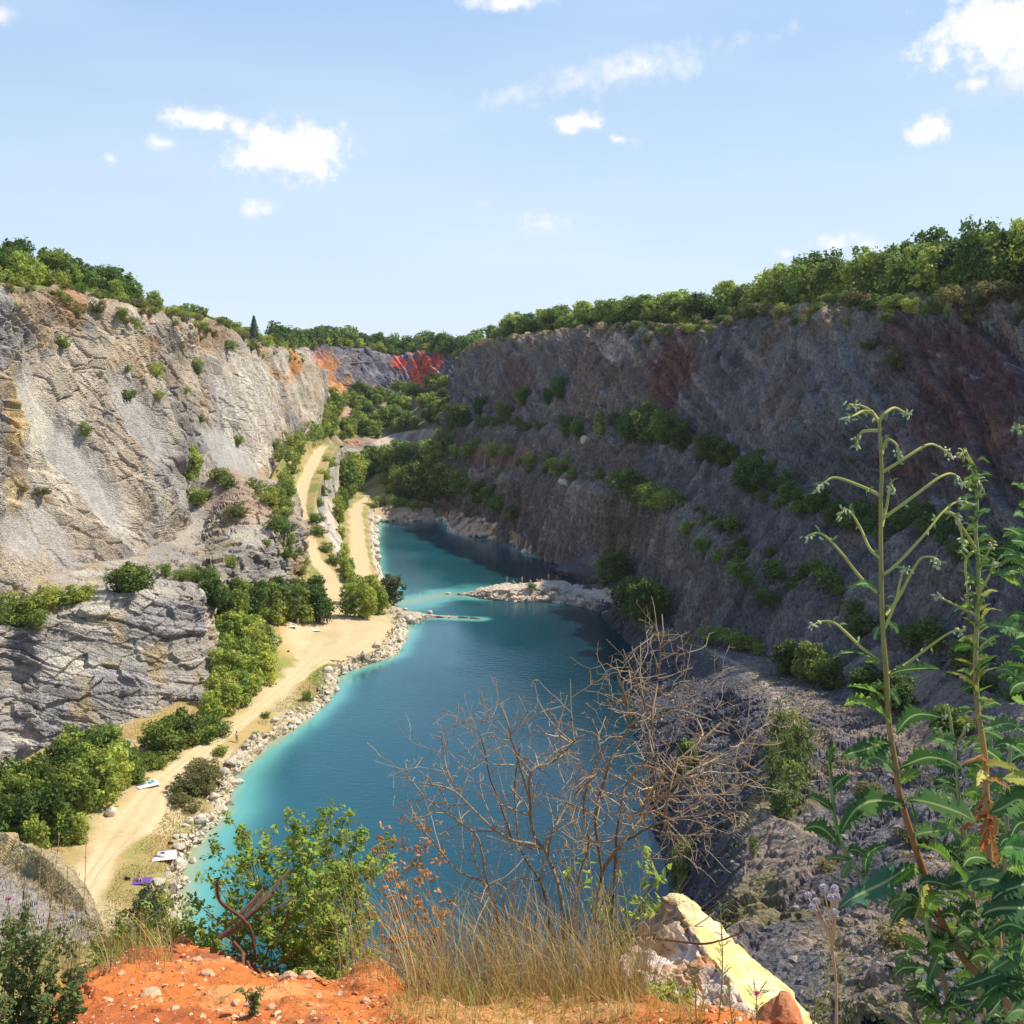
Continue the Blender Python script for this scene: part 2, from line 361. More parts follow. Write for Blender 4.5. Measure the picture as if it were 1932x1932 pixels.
d = d + .5 * (bc - .5) - .2 * sstep(.12, 0, be) + .4 * ridged(tw, (9, 9, 1.7), 3, seed=26)
b2_ = tw[:, 2] * 1.0 + fbm(p, 4, 3, seed=24) * 1.0
lm = sstep(-.15, .12, fbm(p, (10, 10, 5), 3, seed=22))
flat = sstep(2.05, 1.8, L2.s)
lm = lm * (1 - flat * .85)
d = d + lm * (.6 * saw(b2_, 2.9, .2) + .35 * saw(b2_ + .7, 1.15, .3))
b3_, e3_ = cells(p + fbm(p, 5, 3, seed=19)[:, None] * 3, (3.4, 3.4, 1.6), 18)
d = d + (1.3 - .5 * lm) * (b3_ - .5) * 1.1
d = d * sstep(.4, 1.4, L2.s) * .9
flat = sstep(2.05, 1.7, L2.s)
d = d * (1 - .2 * flat)
L2.p = p + L2.n * d[:, None]
c1, c2, c3, e1, e2 = cc
base = np.tile(np.array([.43, .375, .315]), (len(p), 1))
base = mixc(base, (.30, .275, .26), sstep(-.05, .12, fbm(p, (12, 12, 6), 4, seed=27) + .2 * (bc - .5)))
base = mixc(base, (.56, .50, .41), sstep(.02, .2, fbm(p, (7, 7, 4), 4, seed=28) + .1 * (c2 - .5)) * .9)
base = mixc(base, (.42, .30, .14), sstep(.08, .22, fbm(p, 6, 4, seed=29)) * .7)
base = mixc(base, (.36, .28, .14), flat * .5 * sstep(-.1, .15, fbm(p, 5, 3, seed=30)))
base = zones(p, base, [(440, 930, 70, 45, (.42, .29, .2), .8), (480, 970, 60, 30, (.42, .28, .19), .7), (405, 1180, 26, 70, (.5, .4, .27), .7)])
base = base * (1 - .12 * sstep(.08, 0, e2))[:, None] * (.85 + .3 * bc)[:, None]
base = base * (1 + .34 * strata(b2_, 1.15, 5) * (1 - flat) + .2 * strata(b2_, .5, 6) * (1 - flat))[:, None]
o = L2.mesh('rock_buttress', M_ROCK, {'Col': base}); tag(o, 'lower grey bedded rock buttress with a bushy ledge on top, left of the dirt road', 'cliff', kind='structure')
LOFTS['L2'] = L2

# ---------------------------------------------------------------- right cliff, in shade
cr = [  # rim(u,v,d)  upper ledge  lower ledge  toe
    (862, 678, 618, 838, 780, 570, 832, 850, 520, 828, 935, 450),
    (880, 662, 590, 858, 800, 540, 850, 880, 480, 870, 965, 425),
    (905, 646, 566, 890, 808, 505, 878, 892, 445, 930, 1012, 384),
    (1000, 630, 505, 985, 815, 450, 970, 900, 405, 985, 1040, 361),
    (1130, 617, 446, 1105, 830, 398, 1090, 915, 360, 1068, 1068, 330),
    (1240, 616, 402, 1250, 845, 352, 1225, 945, 318, 1135, 1105, 314),
    (1360, 606, 364, 1385, 890, 303, 1345, 1010, 273, 1245, 1175, 253),
    (1440, 588, 336, 1485, 945, 268, 1438, 1085, 238, 1330, 1205, 214),
    (1600, 570, 292, 1625, 1000, 233, 1580, 1160, 203, 1475, 1243, 188),
    (1750, 560, 260, 1785, 1050, 203, 1725, 1240, 173, 1625, 1335, 152),
    (1932, 545, 232, 1965, 1120, 173, 1905, 1330, 143, 1785, 1440, 119),
    (2200, 520, 200, 2250, 1220, 145, 2180, 1470, 115, 2010, 1600, 88),
    (2700, 470, 160, 2800, 1320, 115, 2750, 1680, 88, 2420, 1780, 64)]
OUT = Vector((-.95, -.3, 0))
toe = [PD(c[9], c[10], c[11]) for c in cr]
def wa(q): return q.x * .954 + q.y * .30, -q.x * .30 + q.y * .954          # across and along the wall
_ta = np.array([wa(q) for q in toe]); _o = np.argsort(_ta[:, 1])
def set_back(u, v, d0, off):                # how far behind the foot line of the wall a direction meets it
    for d in np.linspace(d0 * .55, d0 * 1.15, 400):
        q = PD(u, v, d); w, a = wa(q)
        wt = np.interp(a, _ta[_o, 1], _ta[_o, 0])
        if w - wt >= off: return q
    return PD(u, v, d0)
RIMO = [30, 31, 33, 35, 36, 36, 38, 40, 41, 42, 43, 44, 46]; L1O = [14, 15, 16, 17, 18, 18, 19, 19, 20, 20, 20, 20, 20]; L2O = [7, 7, 7, 8, 8, 8, 9, 9, 9, 9, 9, 9, 9]
rim = [set_back(c[0], c[1], c[2], o_) for c, o_ in zip(cr, RIMO)]; l1 = [set_back(c[3], c[4], c[5], o_) for c, o_ in zip(cr, L1O)]; l2 = [set_back(c[6], c[7], c[8], o_) for c, o_ in zip(cr, L2O)]
RIM_R = [q.copy() for q in rim]
lip = [r - OUT * 4 + Vector((0, 0, .3)) for r in rim]
l1i = [q - OUT * 3.0 + Vector((0, 0, 2.0)) for q in l1]; l1o = [q + OUT * 2.2 - Vector((0, 0, 1.0)) for q in l1]
l2i = [q - OUT * 2.6 + Vector((0, 0, 1.8)) for q in l2]; l2o = [q + OUT * 2.0 - Vector((0, 0, 1.0)) for q in l2]
shl = [Vector((r.x + (a.x - r.x) * .20, r.y + (a.y - r.y) * .20, r.z + (a.z - r.z) * .12)) for r, a in zip(rim, l1i)]
toeb = [t - Vector((0, 0, 4)) for t in toe]
LR = Loft([lip, rim, shl, l1i, l1o, l2i, l2o, toe, toeb], 900, [4, 34, 190, 22, 84, 20, 110, 8]).orient((-.9, -.3, .3))
p = LR.p
d, cc = rock_disp(p, LR.n, 1.15, (1.0, 1.0, 2.4), seed=51, big=.6, grain=.85)
low = sstep(3.6, 5.2, LR.s)
vr = np.stack([p[:, 0], p[:, 1] + .12 * p[:, 2], p[:, 2] * .07], 1); vw = vr + fbm(p, (9, 9, 26), 3, seed=52)[:, None] * 1.5
d = d + (.5 + 1.5 * low) * ridged(vw, 4.6, 3, seed=53)
br = vw[:, 1] * .8 - vw[:, 0] * .5
d = d + (.5 + .9 * low) * (1.3 * saw(br, 4.3, .25) + .7 * saw(br + 1, 1.7, .3)) + 2.6 * saw(br + 6 * fbm(p, 30, 2, seed=58), 17, .14) * sstep(8, 6.5, LR.s)
dip = np.stack([p[:, 0] * .2, p[:, 1] * .2, p[:, 2] - .42 * p[:, 1]], 1); dw = dip + fbm(p, 15, 3, seed=54)[:, None] * 6
dc, de = cells(dw, (6, 6, 2.6), 55)
near = sstep(.45, .8, LR.t)
d = d + (1 - low) * (.7 + 1.5 * near) * (.4 * (dc - .5) + 1.1 * saw(dw[:, 2], 5.2, .15) + .5 * saw(dw[:, 2] + 2, 2.1, .2))
gul = ridged(np.stack([p[:, 0], p[:, 1], p[:, 2] * .12], 1), 40, 2, seed=57)
d = d + 6.0 * gul * sstep(.8, 2.2, LR.s) * sstep(7.6, 5.8, LR.s)
d = d * sstep(.0, 1.6, LR.s) * sstep(8, 6.6, LR.s)
LR.p = p + LR.n * d[:, None]
c1, c2, c3, e1, e2 = cc
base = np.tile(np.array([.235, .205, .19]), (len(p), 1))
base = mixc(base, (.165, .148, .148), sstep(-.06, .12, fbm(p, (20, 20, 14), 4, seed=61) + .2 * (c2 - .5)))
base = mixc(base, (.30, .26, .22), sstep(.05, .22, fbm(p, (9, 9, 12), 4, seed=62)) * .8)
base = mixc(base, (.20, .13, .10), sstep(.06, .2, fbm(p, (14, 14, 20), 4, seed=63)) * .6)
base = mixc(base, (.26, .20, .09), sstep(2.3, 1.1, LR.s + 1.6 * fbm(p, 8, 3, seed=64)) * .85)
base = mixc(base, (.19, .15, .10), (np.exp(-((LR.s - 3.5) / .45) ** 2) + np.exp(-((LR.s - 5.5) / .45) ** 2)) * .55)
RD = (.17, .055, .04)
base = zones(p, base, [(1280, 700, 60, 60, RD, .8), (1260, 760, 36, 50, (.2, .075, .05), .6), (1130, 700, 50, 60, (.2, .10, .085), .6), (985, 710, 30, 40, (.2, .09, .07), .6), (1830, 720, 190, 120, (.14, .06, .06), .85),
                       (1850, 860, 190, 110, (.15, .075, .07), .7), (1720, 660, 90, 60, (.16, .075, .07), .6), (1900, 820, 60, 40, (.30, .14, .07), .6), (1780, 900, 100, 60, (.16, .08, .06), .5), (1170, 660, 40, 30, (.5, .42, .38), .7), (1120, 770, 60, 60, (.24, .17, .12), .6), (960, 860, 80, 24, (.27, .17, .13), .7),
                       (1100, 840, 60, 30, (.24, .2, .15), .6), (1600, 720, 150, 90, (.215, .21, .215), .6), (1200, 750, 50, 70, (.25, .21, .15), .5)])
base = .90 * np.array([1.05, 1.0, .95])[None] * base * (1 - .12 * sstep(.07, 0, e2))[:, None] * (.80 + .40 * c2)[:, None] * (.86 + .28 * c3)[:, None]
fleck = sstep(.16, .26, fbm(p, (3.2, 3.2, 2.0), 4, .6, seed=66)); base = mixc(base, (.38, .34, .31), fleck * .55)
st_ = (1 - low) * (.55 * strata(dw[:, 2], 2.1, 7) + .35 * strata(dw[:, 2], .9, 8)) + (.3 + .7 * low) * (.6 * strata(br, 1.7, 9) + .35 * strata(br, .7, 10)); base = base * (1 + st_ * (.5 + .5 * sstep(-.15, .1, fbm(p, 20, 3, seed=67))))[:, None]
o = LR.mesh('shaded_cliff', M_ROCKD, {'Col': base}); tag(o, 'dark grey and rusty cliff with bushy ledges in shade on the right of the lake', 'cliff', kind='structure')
LOFTS['LR'] = LR

# ---------------------------------------------------------------- far end wall
cf = [(500, 650, 560, 520, 830, 470), (560, 664, 610, 578, 760, 540), (600, 655, 640, 630, 750, 590), (640, 655, 656, 655, 745, 612), (700, 662, 668, 700, 752, 625), (745, 672, 672, 745, 748, 630), (790, 664, 668, 790, 738, 628), (830, 668, 650, 830, 728, 610), (862, 676, 632, 858, 720, 590), (905, 660, 610, 900, 720, 560)]
rim = [PD(c[0], c[1], c[2]) for c in cf]; toe = [PD(c[3], c[4], c[5]) for c in cf]
lip = [r + Vector((0, 5, .3)) for r in rim]; toeb = [t + Vector((0, -4, -4)) for t in toe]
LF = Loft([lip, rim, toe, toeb], 420, [3, 130, 4]).orient((0, -1, .4)); p = LF.p
d, cc = rock_disp(p, LF.n, 1.6, (1, 1, 1.4), seed=71, big=.8, grain=1.6)
dd = np.stack([p[:, 0] * .8 + p[:, 2] * .7, p[:, 1] * .3, p[:, 2] * .1], 1) + fbm(p, 15, 3, seed=72)[:, None] * 4
d = (d + 3 * ridged(dd, 9, 3, seed=73) + 2.2 * saw(dd[:, 0], 8, .2) + 1.0 * saw(dd[:, 0] + 2, 3, .2)) * sstep(.3, 1.3, LF.s)
LF.p = p + LF.n * d[:, None]; c1, c2, c3, e1, e2 = cc
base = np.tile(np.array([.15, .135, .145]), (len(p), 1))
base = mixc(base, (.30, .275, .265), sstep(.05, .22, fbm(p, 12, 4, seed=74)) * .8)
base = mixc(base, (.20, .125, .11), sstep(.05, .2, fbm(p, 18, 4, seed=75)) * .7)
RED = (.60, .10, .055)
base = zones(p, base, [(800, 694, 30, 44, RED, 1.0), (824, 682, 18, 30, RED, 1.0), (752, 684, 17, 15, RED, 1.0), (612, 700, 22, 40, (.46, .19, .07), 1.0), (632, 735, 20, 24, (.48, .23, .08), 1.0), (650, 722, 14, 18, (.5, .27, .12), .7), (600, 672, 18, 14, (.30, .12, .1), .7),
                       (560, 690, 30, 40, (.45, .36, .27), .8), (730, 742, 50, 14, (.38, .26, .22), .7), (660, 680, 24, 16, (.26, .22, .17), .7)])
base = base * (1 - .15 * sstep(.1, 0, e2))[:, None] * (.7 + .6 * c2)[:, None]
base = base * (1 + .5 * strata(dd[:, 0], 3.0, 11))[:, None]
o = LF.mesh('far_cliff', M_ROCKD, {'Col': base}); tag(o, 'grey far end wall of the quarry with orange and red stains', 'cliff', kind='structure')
LOFTS['LF'] = LF

# ---------------------------------------------------------------- bushy slope under the far wall, and the step below it
cs = [(500, 850, 420, 560, 862, 405), (560, 770, 540, 590, 835, 452), (630, 752, 590, 640, 842, 535), (700, 752, 622, 700, 838, 556), (760, 745, 628, 745, 822, 572), (820, 735, 610, 800, 815, 560), (860, 730, 590, 845, 815, 535), (900, 740, 560, 880, 830, 500)]
top = [PD(c[0], c[1], c[2]) + Vector((0, 6, 1)) for c in cs]; ed = [PD(c[3], c[4], c[5]) for c in cs]
md = [a.lerp(b, .5) + Vector((0, 0, -1.5)) for a, b in zip(top, ed)]
LS = Loft([top, md, ed], 160, [30, 30]).orient((0, -.2, 1)); p = LS.p
LS.p = p + np.array([0, 0, 1]) * (2.5 * fbm(p, 14, 4, seed=81))[:, None]
base = mixc(np.tile(np.array([.20, .17, .07]), (len(p), 1)), (.36, .25, .17), sstep(.0, .15, fbm(p, 16, 3, seed=82)))
base = zones(p, base, [(668, 780, 22, 14, (.42, .22, .15), .9), (820, 770, 40, 22, (.40, .25, .17), .9)])
o = LS.mesh('terrace_slope', M_PLATEAU, {'Col': base}); tag(o, 'overgrown slope under the far end wall', 'slope', kind='structure'); LOFTS['LS'] = LS
cm = [(590, 835, 452, 600, 880, 450), (628, 846, 530, 652, 912, 516), (660, 832, 548, 670, 905, 525), (700, 836, 556, 705, 890, 538), (745, 820, 572, 745, 872, 555), (800, 813, 560, 800, 870, 545), (845, 813, 535, 830, 890, 510)]
ed = [PD(c[0], c[1], c[2]) + Vector((0, 0, .2)) for c in cm]; ed0 = [e + Vector((0, 5, .4)) for e in ed]; bs = [PD(c[3], c[4], c[5]) for c in cm]; bs2 = [b + Vector((0, -2, -4)) for b in bs]
LM = Loft([ed0, ed, bs, bs2], 300, [3, 70, 3]).orient((0, -1, .3)); p = LM.p
d, cc = rock_disp(p, LM.n, 1.3, (1, 1, 1.8), seed=85, big=.5); LM.p = p + LM.n * (d * sstep(.4, 1.2, LM.s))[:, None]
base = np.tile(np.array([.42, .35, .29]), (len(p), 1)); base = mixc(base, (.27, .21, .2), sstep(-.02, .15, fbm(p, 10, 4, seed=86))); base = zones(p, base, [(665, 830, 30, 14, (.46, .22, .12), .8), (730, 835, 30, 25, (.55, .47, .37), .7)])
base = base * (1 - .15 * sstep(.1, 0, cc[4]))[:, None] * (.8 + .4 * cc[1])[:, None]
o = LM.mesh('step_cliff', M_ROCK, {'Col': base}); tag(o, 'small pale rock step below the bushy far terrace', 'cliff', kind='structure'); LOFTS['LM'] = LM

# ---------------------------------------------------------------- left shore with the dirt road
g = [ # water (u,v)  bank(u,v,z)  road right  road left   inner
    ((345, 1960), (300, 1960, 1.6), (90, 1960, 2.5), (40, 1960, 3), (-200, 1960, 5)),
    ((330, 1800), (302, 1790, 1.6), (130, 1790, 2.6), (90, 1790, 3), (-200, 1760, 5)),
    ((340, 1690), (318, 1690, 1.6), (172, 1690, 2.8), (128, 1690, 3), (-160, 1690, 5)),
    ((350, 1645), (328, 1645, 1.6), (205, 1632, 3), (155, 1646, 3.2), (-120, 1600, 5)),
    ((372, 1592), (350, 1586, 1.6), (278, 1560, 2.8), (200, 1562, 3.2), (-60, 1530, 5)),
    ((425, 1535), (394, 1520, 1.6), (312, 1498, 2.8), (252, 1502, 3.2), (20, 1450, 5)),
    ((448, 1470), (422, 1460, 1.6), (350, 1452, 2.8), (314, 1450, 3.2), (110, 1400, 5)),
    ((505, 1412), (474, 1400, 1.6), (424, 1396, 2.8), (396, 1392, 3.2), (220, 1370, 5)),
    ((572, 1366), (545, 1352, 1.6), (484, 1354, 2.7), (460, 1348, 3.1), (320, 1330, 5)),
    ((626, 1318), (600, 1306, 1.6), (548, 1298, 2.6), (518, 1298, 3), (370, 1300, 5)),
    ((650, 1274), (626, 1262, 1.6), (612, 1250, 2.4), (556, 1258, 2.8), (410, 1240, 6)),
    ((745, 1238), (716, 1226, 1.8), (680, 1212, 2.6), (574, 1225, 2.8), (460, 1200, 6)),
    ((768, 1196), (742, 1190, 1.8), (700, 1188, 2.6), (592, 1195, 2.8), (500, 1170, 6)),
    ((766, 1166), (745, 1162, 1.8), (662, 1168, 2.8), (611, 1166, 3), (540, 1140, 7)),
    ((738, 1138), (712, 1132, 1.8), (650, 1130, 3.4), (613, 1130, 3.6), (570, 1110, 8)),
    ((740, 1112), (712, 1108, 1.8), (648, 1106, 4.6), (613, 1108, 4.8), (575, 1090, 9))]
rows = [[PZ(*c[0], -3.0) + Vector((1.5, 0, 0)) for c in g], [PZ(*c[0], -.3) for c in g], [PZ(*c[1]) for c in g], [PZ(*c[2]) for c in g], [PZ(*c[3]) for c in g], [PZ(*c[4]) for c in g]]
SHORE_L = [q.copy() for q in rows[1]]
LG = Loft(rows, 720, [5, 26, 44, 34, 50]).orient((0, 0, 1)); p = LG.p
s = LG.s
bank = sstep(.6, 1.2, s) * sstep(2.35, 1.9, s)
bc, be = cells(p, (2.6, 2.6, 1.6), 91); bc2, be2 = cells(p, (1.1, 1.1, .8), 92)
dz = .25 * fbm(p, 6, 4, seed=93) + bank * (1.1 * (bc - .45) + .45 * (bc2 - .5)) + .08 * fbm(p, .9, 3, seed=94)
onroad = sstep(2.86, 3.05, s + .35 * fbm(p, 5, 3, seed=95)) * sstep(4.16, 3.95, s + .35 * fbm(p, 5, 3, seed=96))
tr = .12 * np.exp(-((s - 3.3) / .12) ** 2) + .12 * np.exp(-((s - 3.72) / .12) ** 2)
dz = dz * (1 - .7 * onroad) - tr * onroad * .6
h = np.zeros_like(p); h[:, 2] = dz; h[:, 0] = bank * (bc2 - .5) * .9
LG.p = p + h
u, v = proj(p)
base = np.tile(np.array([.40, .29, .115]), (len(p), 1))
base = mixc(base, (.27, .26, .065), sstep(-.02, .14, fbm(p, (9, 12, 9), 4, seed=97)))
base = mixc(base, (.47, .38, .22), sstep(.0, .16, fbm(p, (5, 8, 5), 4, seed=98)))
base = zones(p, base, [(265, 1660, 80, 50, (.24, .23, .07), .6), (262, 1600, 50, 26, (.25, .23, .07), .5), (380, 1480, 45, 60, (.27, .24, .08), .7), (570, 1330, 34, 22, (.32, .30, .08), .6), (540, 1215, 40, 30, (.40, .30, .10), .8)])
beach = np.clip(sstep(1.2, .75, np.sqrt(((u - 650) / 125) ** 2 + ((v - 1205) / 48) ** 2)) + sstep(1.1, .7, np.sqrt(((u - 300) / 80) ** 2 + ((v - 1545) / 34) ** 2)), 0, 1)
sand = np.array([.60, .445, .255])
base = mixc(base, sand, np.clip(onroad + beach * .92, 0, 1) * (.72 + .28 * sstep(-.2, .05, fbm(p, (3, 5, 3), 4, seed=99))))
base = mixc(base, (.58, .50, .38), bank * sstep(2.1, 1.7, s) * (.4 + .6 * sstep(-.15, .1, fbm(p, 4, 3, seed=100))))
base = mixc(base, (.50, .37, .21), sstep(1.1, .9, s))
base = base * (1 - .12 * bank * sstep(.12, 0, be))[:, None]
o = LG.mesh('lake_shore', M_GROUND, {'Col': base}); tag(o, 'sandy left shore with a pale dirt road and dry grass', 'ground', kind='structure'); LOFTS['LG'] = LG

# ---------------------------------------------------------------- upper road climbing on its shelf
s_ = [((690, 1140, 2.4), (655, 1132, 3.2), (651, 1130, 3.4), (613, 1130, 3.6), (560, 1110, 9)),
      ((676, 1112, 2.6), (652, 1108, 4.4), (647, 1106, 4.7), (613, 1108, 4.9), (565, 1090, 10)),
      ((668, 1085, 3), (645, 1082, 7), (632, 1082, 7.2), (606, 1085, 7.3), (570, 1070, 11)),
      ((656, 1050, 3.5), (632, 1052, 9.8), (607, 1058, 9.8), (588, 1062, 9.8), (555, 1050, 12.5)),
      ((648, 1020, 3.8), (618, 1025, 12.2), (597, 1030, 12.2), (576, 1032, 12.2), (545, 1025, 15)),
      ((642, 990, 4.2), (604, 1000, 14.8), (590, 1000, 14.8), (568, 1000, 14.8), (530, 990, 18)),
      ((640, 960, 4.6), (592, 962, 17.8), (577, 955, 18.2), (557, 955, 18.2), (505, 945, 22)),
      ((646, 925, 5.4), (604, 912, 22), (586, 905, 22.3), (568, 905, 22.3), (515, 900, 26)),
      ((650, 908, 6), (620, 874, 24.4), (602, 872, 24.6), (584, 872, 24.6), (530, 870, 29)),
      ((655, 895, 7), (632, 850, 25.9), (612, 849, 26), (598, 849, 26), (545, 850, 30)),
      ((660, 890, 7.5), (640, 842, 26), (625, 838, 27), (612, 836, 27.4), (560, 830, 32))]
rows = [[PZ(*c[i]) for c in s_] for i in range(5)]
foot = [q + Vector((1.0, -.5, -3)) for q in rows[0]]
LU = Loft([foot] + rows + [[q + Vector((-7, 3, -8)) for q in rows[4]]], 420, [4, 60, 12, 22, 30, 6]).orient((.3, -.2, 1)); p = LU.p; s = LU.s
d, cc = rock_disp(p, LU.n, .9, (1, 1, 1.3), seed=101, big=.4); wall = sstep(.9, 1.25, s) * sstep(2.05, 1.75, s)
d = d * wall + .25 * fbm(p, 5, 3, seed=102) * (1 - wall)
LU.p = p + LU.n * d[:, None]
onroad = sstep(2.85, 3.05, s + .3 * fbm(p, 5, 3, seed=103)) * sstep(4.15, 3.95, s + .3 * fbm(p, 5, 3, seed=104)) * sstep(1.0, .93, LU.t)
base = np.tile(np.array([.36, .27, .11]), (len(p), 1)); base = mixc(base, (.22, .22, .06), sstep(-.05, .1, fbm(p, 6, 3, seed=105)))
base = mixc(base, sand, onroad)
rk = mixc(np.tile(np.array([.50, .44, .35]), (len(p), 1)), (.34, .32, .30), sstep(-.05, .12, fbm(p, 8, 4, seed=106)))
base = base * (1 - wall)[:, None] + rk * wall[:, None] * (.8 + .4 * cc[1])[:, None]
o = LU.mesh('road_shelf', M_GROUND, {'Col': base}); tag(o, 'pale dirt road climbing on a rock shelf towards the far terrace', 'road', kind='structure'); LOFTS['LU'] = LU

# ---------------------------------------------------------------- lower path beside the far pool
h_ = [((748, 1138), (722, 1134, 1.8), (700, 1136, 2.2), (680, 1138, 2.4), (655, 1130, 2.6)),
      ((742, 1112), (724, 1108, 2.2), (714, 1108, 2.6), (680, 1108, 2.6), (655, 1104, 2.8)),
      ((722, 1086), (712, 1080, 2.4), (700, 1076, 3), (668, 1076, 3), (640, 1070, 3.4)),
      ((711, 1042), (704, 1034, 2.6), (690, 1030, 3.2), (662, 1030, 3.2), (632, 1026, 3.8)),
      ((712, 1005), (703, 996, 2.6), (686, 990, 3.4), (660, 986, 3.4), (628, 986, 4.2)),
      ((714, 990), (702, 976, 3), (682, 964, 3.8), (662, 960, 3.8), (630, 958, 4.6)),
      ((716, 986), (702, 966, 3.0), (694, 942, 3.9), (684, 940, 3.9), (634, 930, 4.6)),
      ((718, 984), (706, 955, 2.4), (702, 925, 3.0), (694, 925, 3.0), (640, 915, 4.0))]
rows = [[PZ(*c[0], -3) for c in h_], [PZ(*c[0], -.3) for c in h_]] + [[PZ(*c[i]) for c in h_] for i in range(1, 5)]
SHORE_P = [q.copy() for q in rows[1]]
LP = Loft(rows, 340, [4, 20, 14, 20, 14]).orient((0, 0, 1)); p = LP.p; s = LP.s
bank = sstep(.6, 1.2, s) * sstep(2.6, 2.0, s); bc, be = cells(p, (3.2, 3.2, 1.8), 111)
hh = np.zeros_like(p); hh[:, 2] = .3 * fbm(p, 6, 4, seed=112) + bank * 1.5 * (bc - .45); LP.p = p + hh
onroad = sstep(2.85, 3.1, s + .4 * fbm(p, 6, 3, seed=113)) * sstep(4.15, 3.9, s + .4 * fbm(p, 6, 3, seed=114))
base = np.tile(np.array([.36, .27, .11]), (len(p), 1)); base = mixc(base, (.24, .23, .07), sstep(-.0, .12, fbm(p, 7, 3, seed=115)))
base = mixc(base, sand, onroad * .95); base = mixc(base, (.60, .52, .40), bank * .85) * (1 - .12 * bank * sstep(.12, 0, be))[:, None]
o = LP.mesh('pool_path', M_GROUND, {'Col': base}); tag(o, 'sandy path with pale rocks along the left edge of the far pool', 'path', kind='structure'); LOFTS['LP'] = LP

# ---------------------------------------------------------------- flat behind the far pool
k_ = [((690, 990), (676, 985, 1.0), (640, 950, 1.5), (600, 900, 3)), ((716, 986), (706, 966, 2.6), (682, 922, 3.6), (650, 882, 8)), ((760, 986), (760, 960, 3.4), (750, 920, 7), (740, 865, 14)), ((800, 986), (800, 958, 3.2), (795, 915, 7), (800, 858, 14)), ((838, 984), (834, 954, 3.0), (835, 910, 6), (845, 855, 14)),
      ((852, 1004), (850, 962, 3.4), (870, 920, 7), (880, 860, 14)), ((880, 1014), (900, 985, 4), (900, 940, 8), (920, 880, 12)), ((950, 1024), (950, 1000, 4), (950, 960, 8), (960, 900, 12)), ((1010, 1052), (1000, 1030, 2), (1005, 1000, 6), (1010, 950, 8))]
rows = [[PZ(*c[0], -3) + Vector((0, -1.5, 0)) for c in k_], [PZ(*c[0], -.3) for c in k_]] + [[PZ(*c[i]) for c in k_] for i in range(1, 4)]
SHORE_F = [q.copy() for q in rows[1]]
LB = Loft(rows, 420, [4, 24, 40, 40]).orient((0, -.1, 1)); p = LB.p; s = LB.s
bank = sstep(.6, 1.1, s) * sstep(2.3, 1.9, s); bc, be = cells(p, (4, 4, 2.4), 121); bc2, _ = cells(p, (1.8, 1.8, 1.2), 122)
hh = np.zeros_like(p); hh[:, 2] = .5 * fbm(p, 12, 4, seed=122) + bank * (2.0 * (bc - .4) + .8 * (bc2 - .5)); hh[:, 1] = bank * 2 * (bc2 - .5); LB.p = p + hh
base = np.tile(np.array([.40, .30, .15]), (len(p), 1)); base = mixc(base, (.23, .23, .07), sstep(-.06, .1, fbm(p, 9, 3, seed=123)))
base = mixc(base, (.46, .33, .22), bank * .9) * (1 - .15 * bank * sstep(.14, 0, be))[:, None]
base = zones(p, base, [(790, 972, 70, 9, (.48, .33, .22), .6), (880, 1000, 34, 22, (.52, .36, .25), .9)])
o = LB.mesh('far_bank', M_GROUND, {'Col': base}); tag(o, 'low stony bank and flat dry ground behind the far pool', 'ground', kind='structure'); LOFTS['LB'] = LB

# ---------------------------------------------------------------- right bench and the near spur
b_ = [ # toe inner, bench edge, water
    ((1060, 1062, 2.0), (1050, 1075, 1.2), (1040, 1075)), ((1150, 1105, 2.6), (1100, 1090, 1.2), (1098, 1092)), ((1210, 1140, 3.2), (1120, 1112, 1.4), (1085, 1122)), ((1250, 1165, 3.6), (1160, 1142, 2.0), (1120, 1150)), ((1290, 1185, 4), (1198, 1178, 3.2), (1152, 1186)), ((1340, 1200, 4.6), (1255, 1206, 4.2), (1176, 1225)),
    ((1400, 1220, 6), (1318, 1228, 6), (1184, 1275)), ((1475, 1243, 8), (1400, 1276, 9), (1190, 1330)), ((1550, 1290, 10.5), (1446, 1325, 11.5), (1200, 1390)), ((1625, 1335, 13), (1468, 1380, 13.5), (1215, 1440)),
    ((1785, 1440, 17.5), (1436, 1500, 14.5), (1238, 1540)), ((2010, 1600, 23), (1396, 1640, 15.5), (1262, 1640)), ((2300, 1750, 28), (1380, 1780, 17.5), (1275, 1740)), ((2600, 1950, 34), (1430, 1960, 22), (1290, 1860))]
wat = [PZ(*c[2], -.3) for c in b_]; wat2 = [w + Vector((-1.5, 0, -3)) for w in wat]
edg = [PZ(*c[1]) for c in b_]; inn = [PZ(*c[0]) for c in b_]; inn2 = [q - OUT * 9 + Vector((0, 0, 5)) for q in inn]
SHORE_R = [q.copy() for q in wat]
md = [e.lerp(i, .5) + Vector((0, 0, .3)) for e, i in zip(edg, inn)]
LBn = Loft([inn2, inn, md, edg, wat, wat2], 700, [10, 60, 60, 110, 5]).orient((-.5, -.2, .9)); p = LBn.p; s = LBn.s
d, cc = rock_disp(p, LBn.n, .8, (1, 1, .8), seed=131, big=.4, grain=.75)
nearw = sstep(170, 120, p[:, 1])
drop = sstep(2.95, 3.2, s) * sstep(4.2, 3.9, s)
amp = np.clip(drop * .9 + nearw * .75 + .12, 0, 1) * sstep(.6, 1.3, s)
d = d * amp
st = fbm(p, (14, 14, 6), 3, seed=133)
tx = p[:, 0] * .9 + p[:, 1] * .25 + 7 * fbm(p, 13, 3, seed=132)
d = d + nearw * sstep(3.15, 2.7, s) * (.9 * saw(tx, 9.5, .22) + .6 * saw(tx + 2, 3.7, .25))
LBn.p = p + LBn.n * d[:, None]
c1, c2, c3, e1, e2 = cc
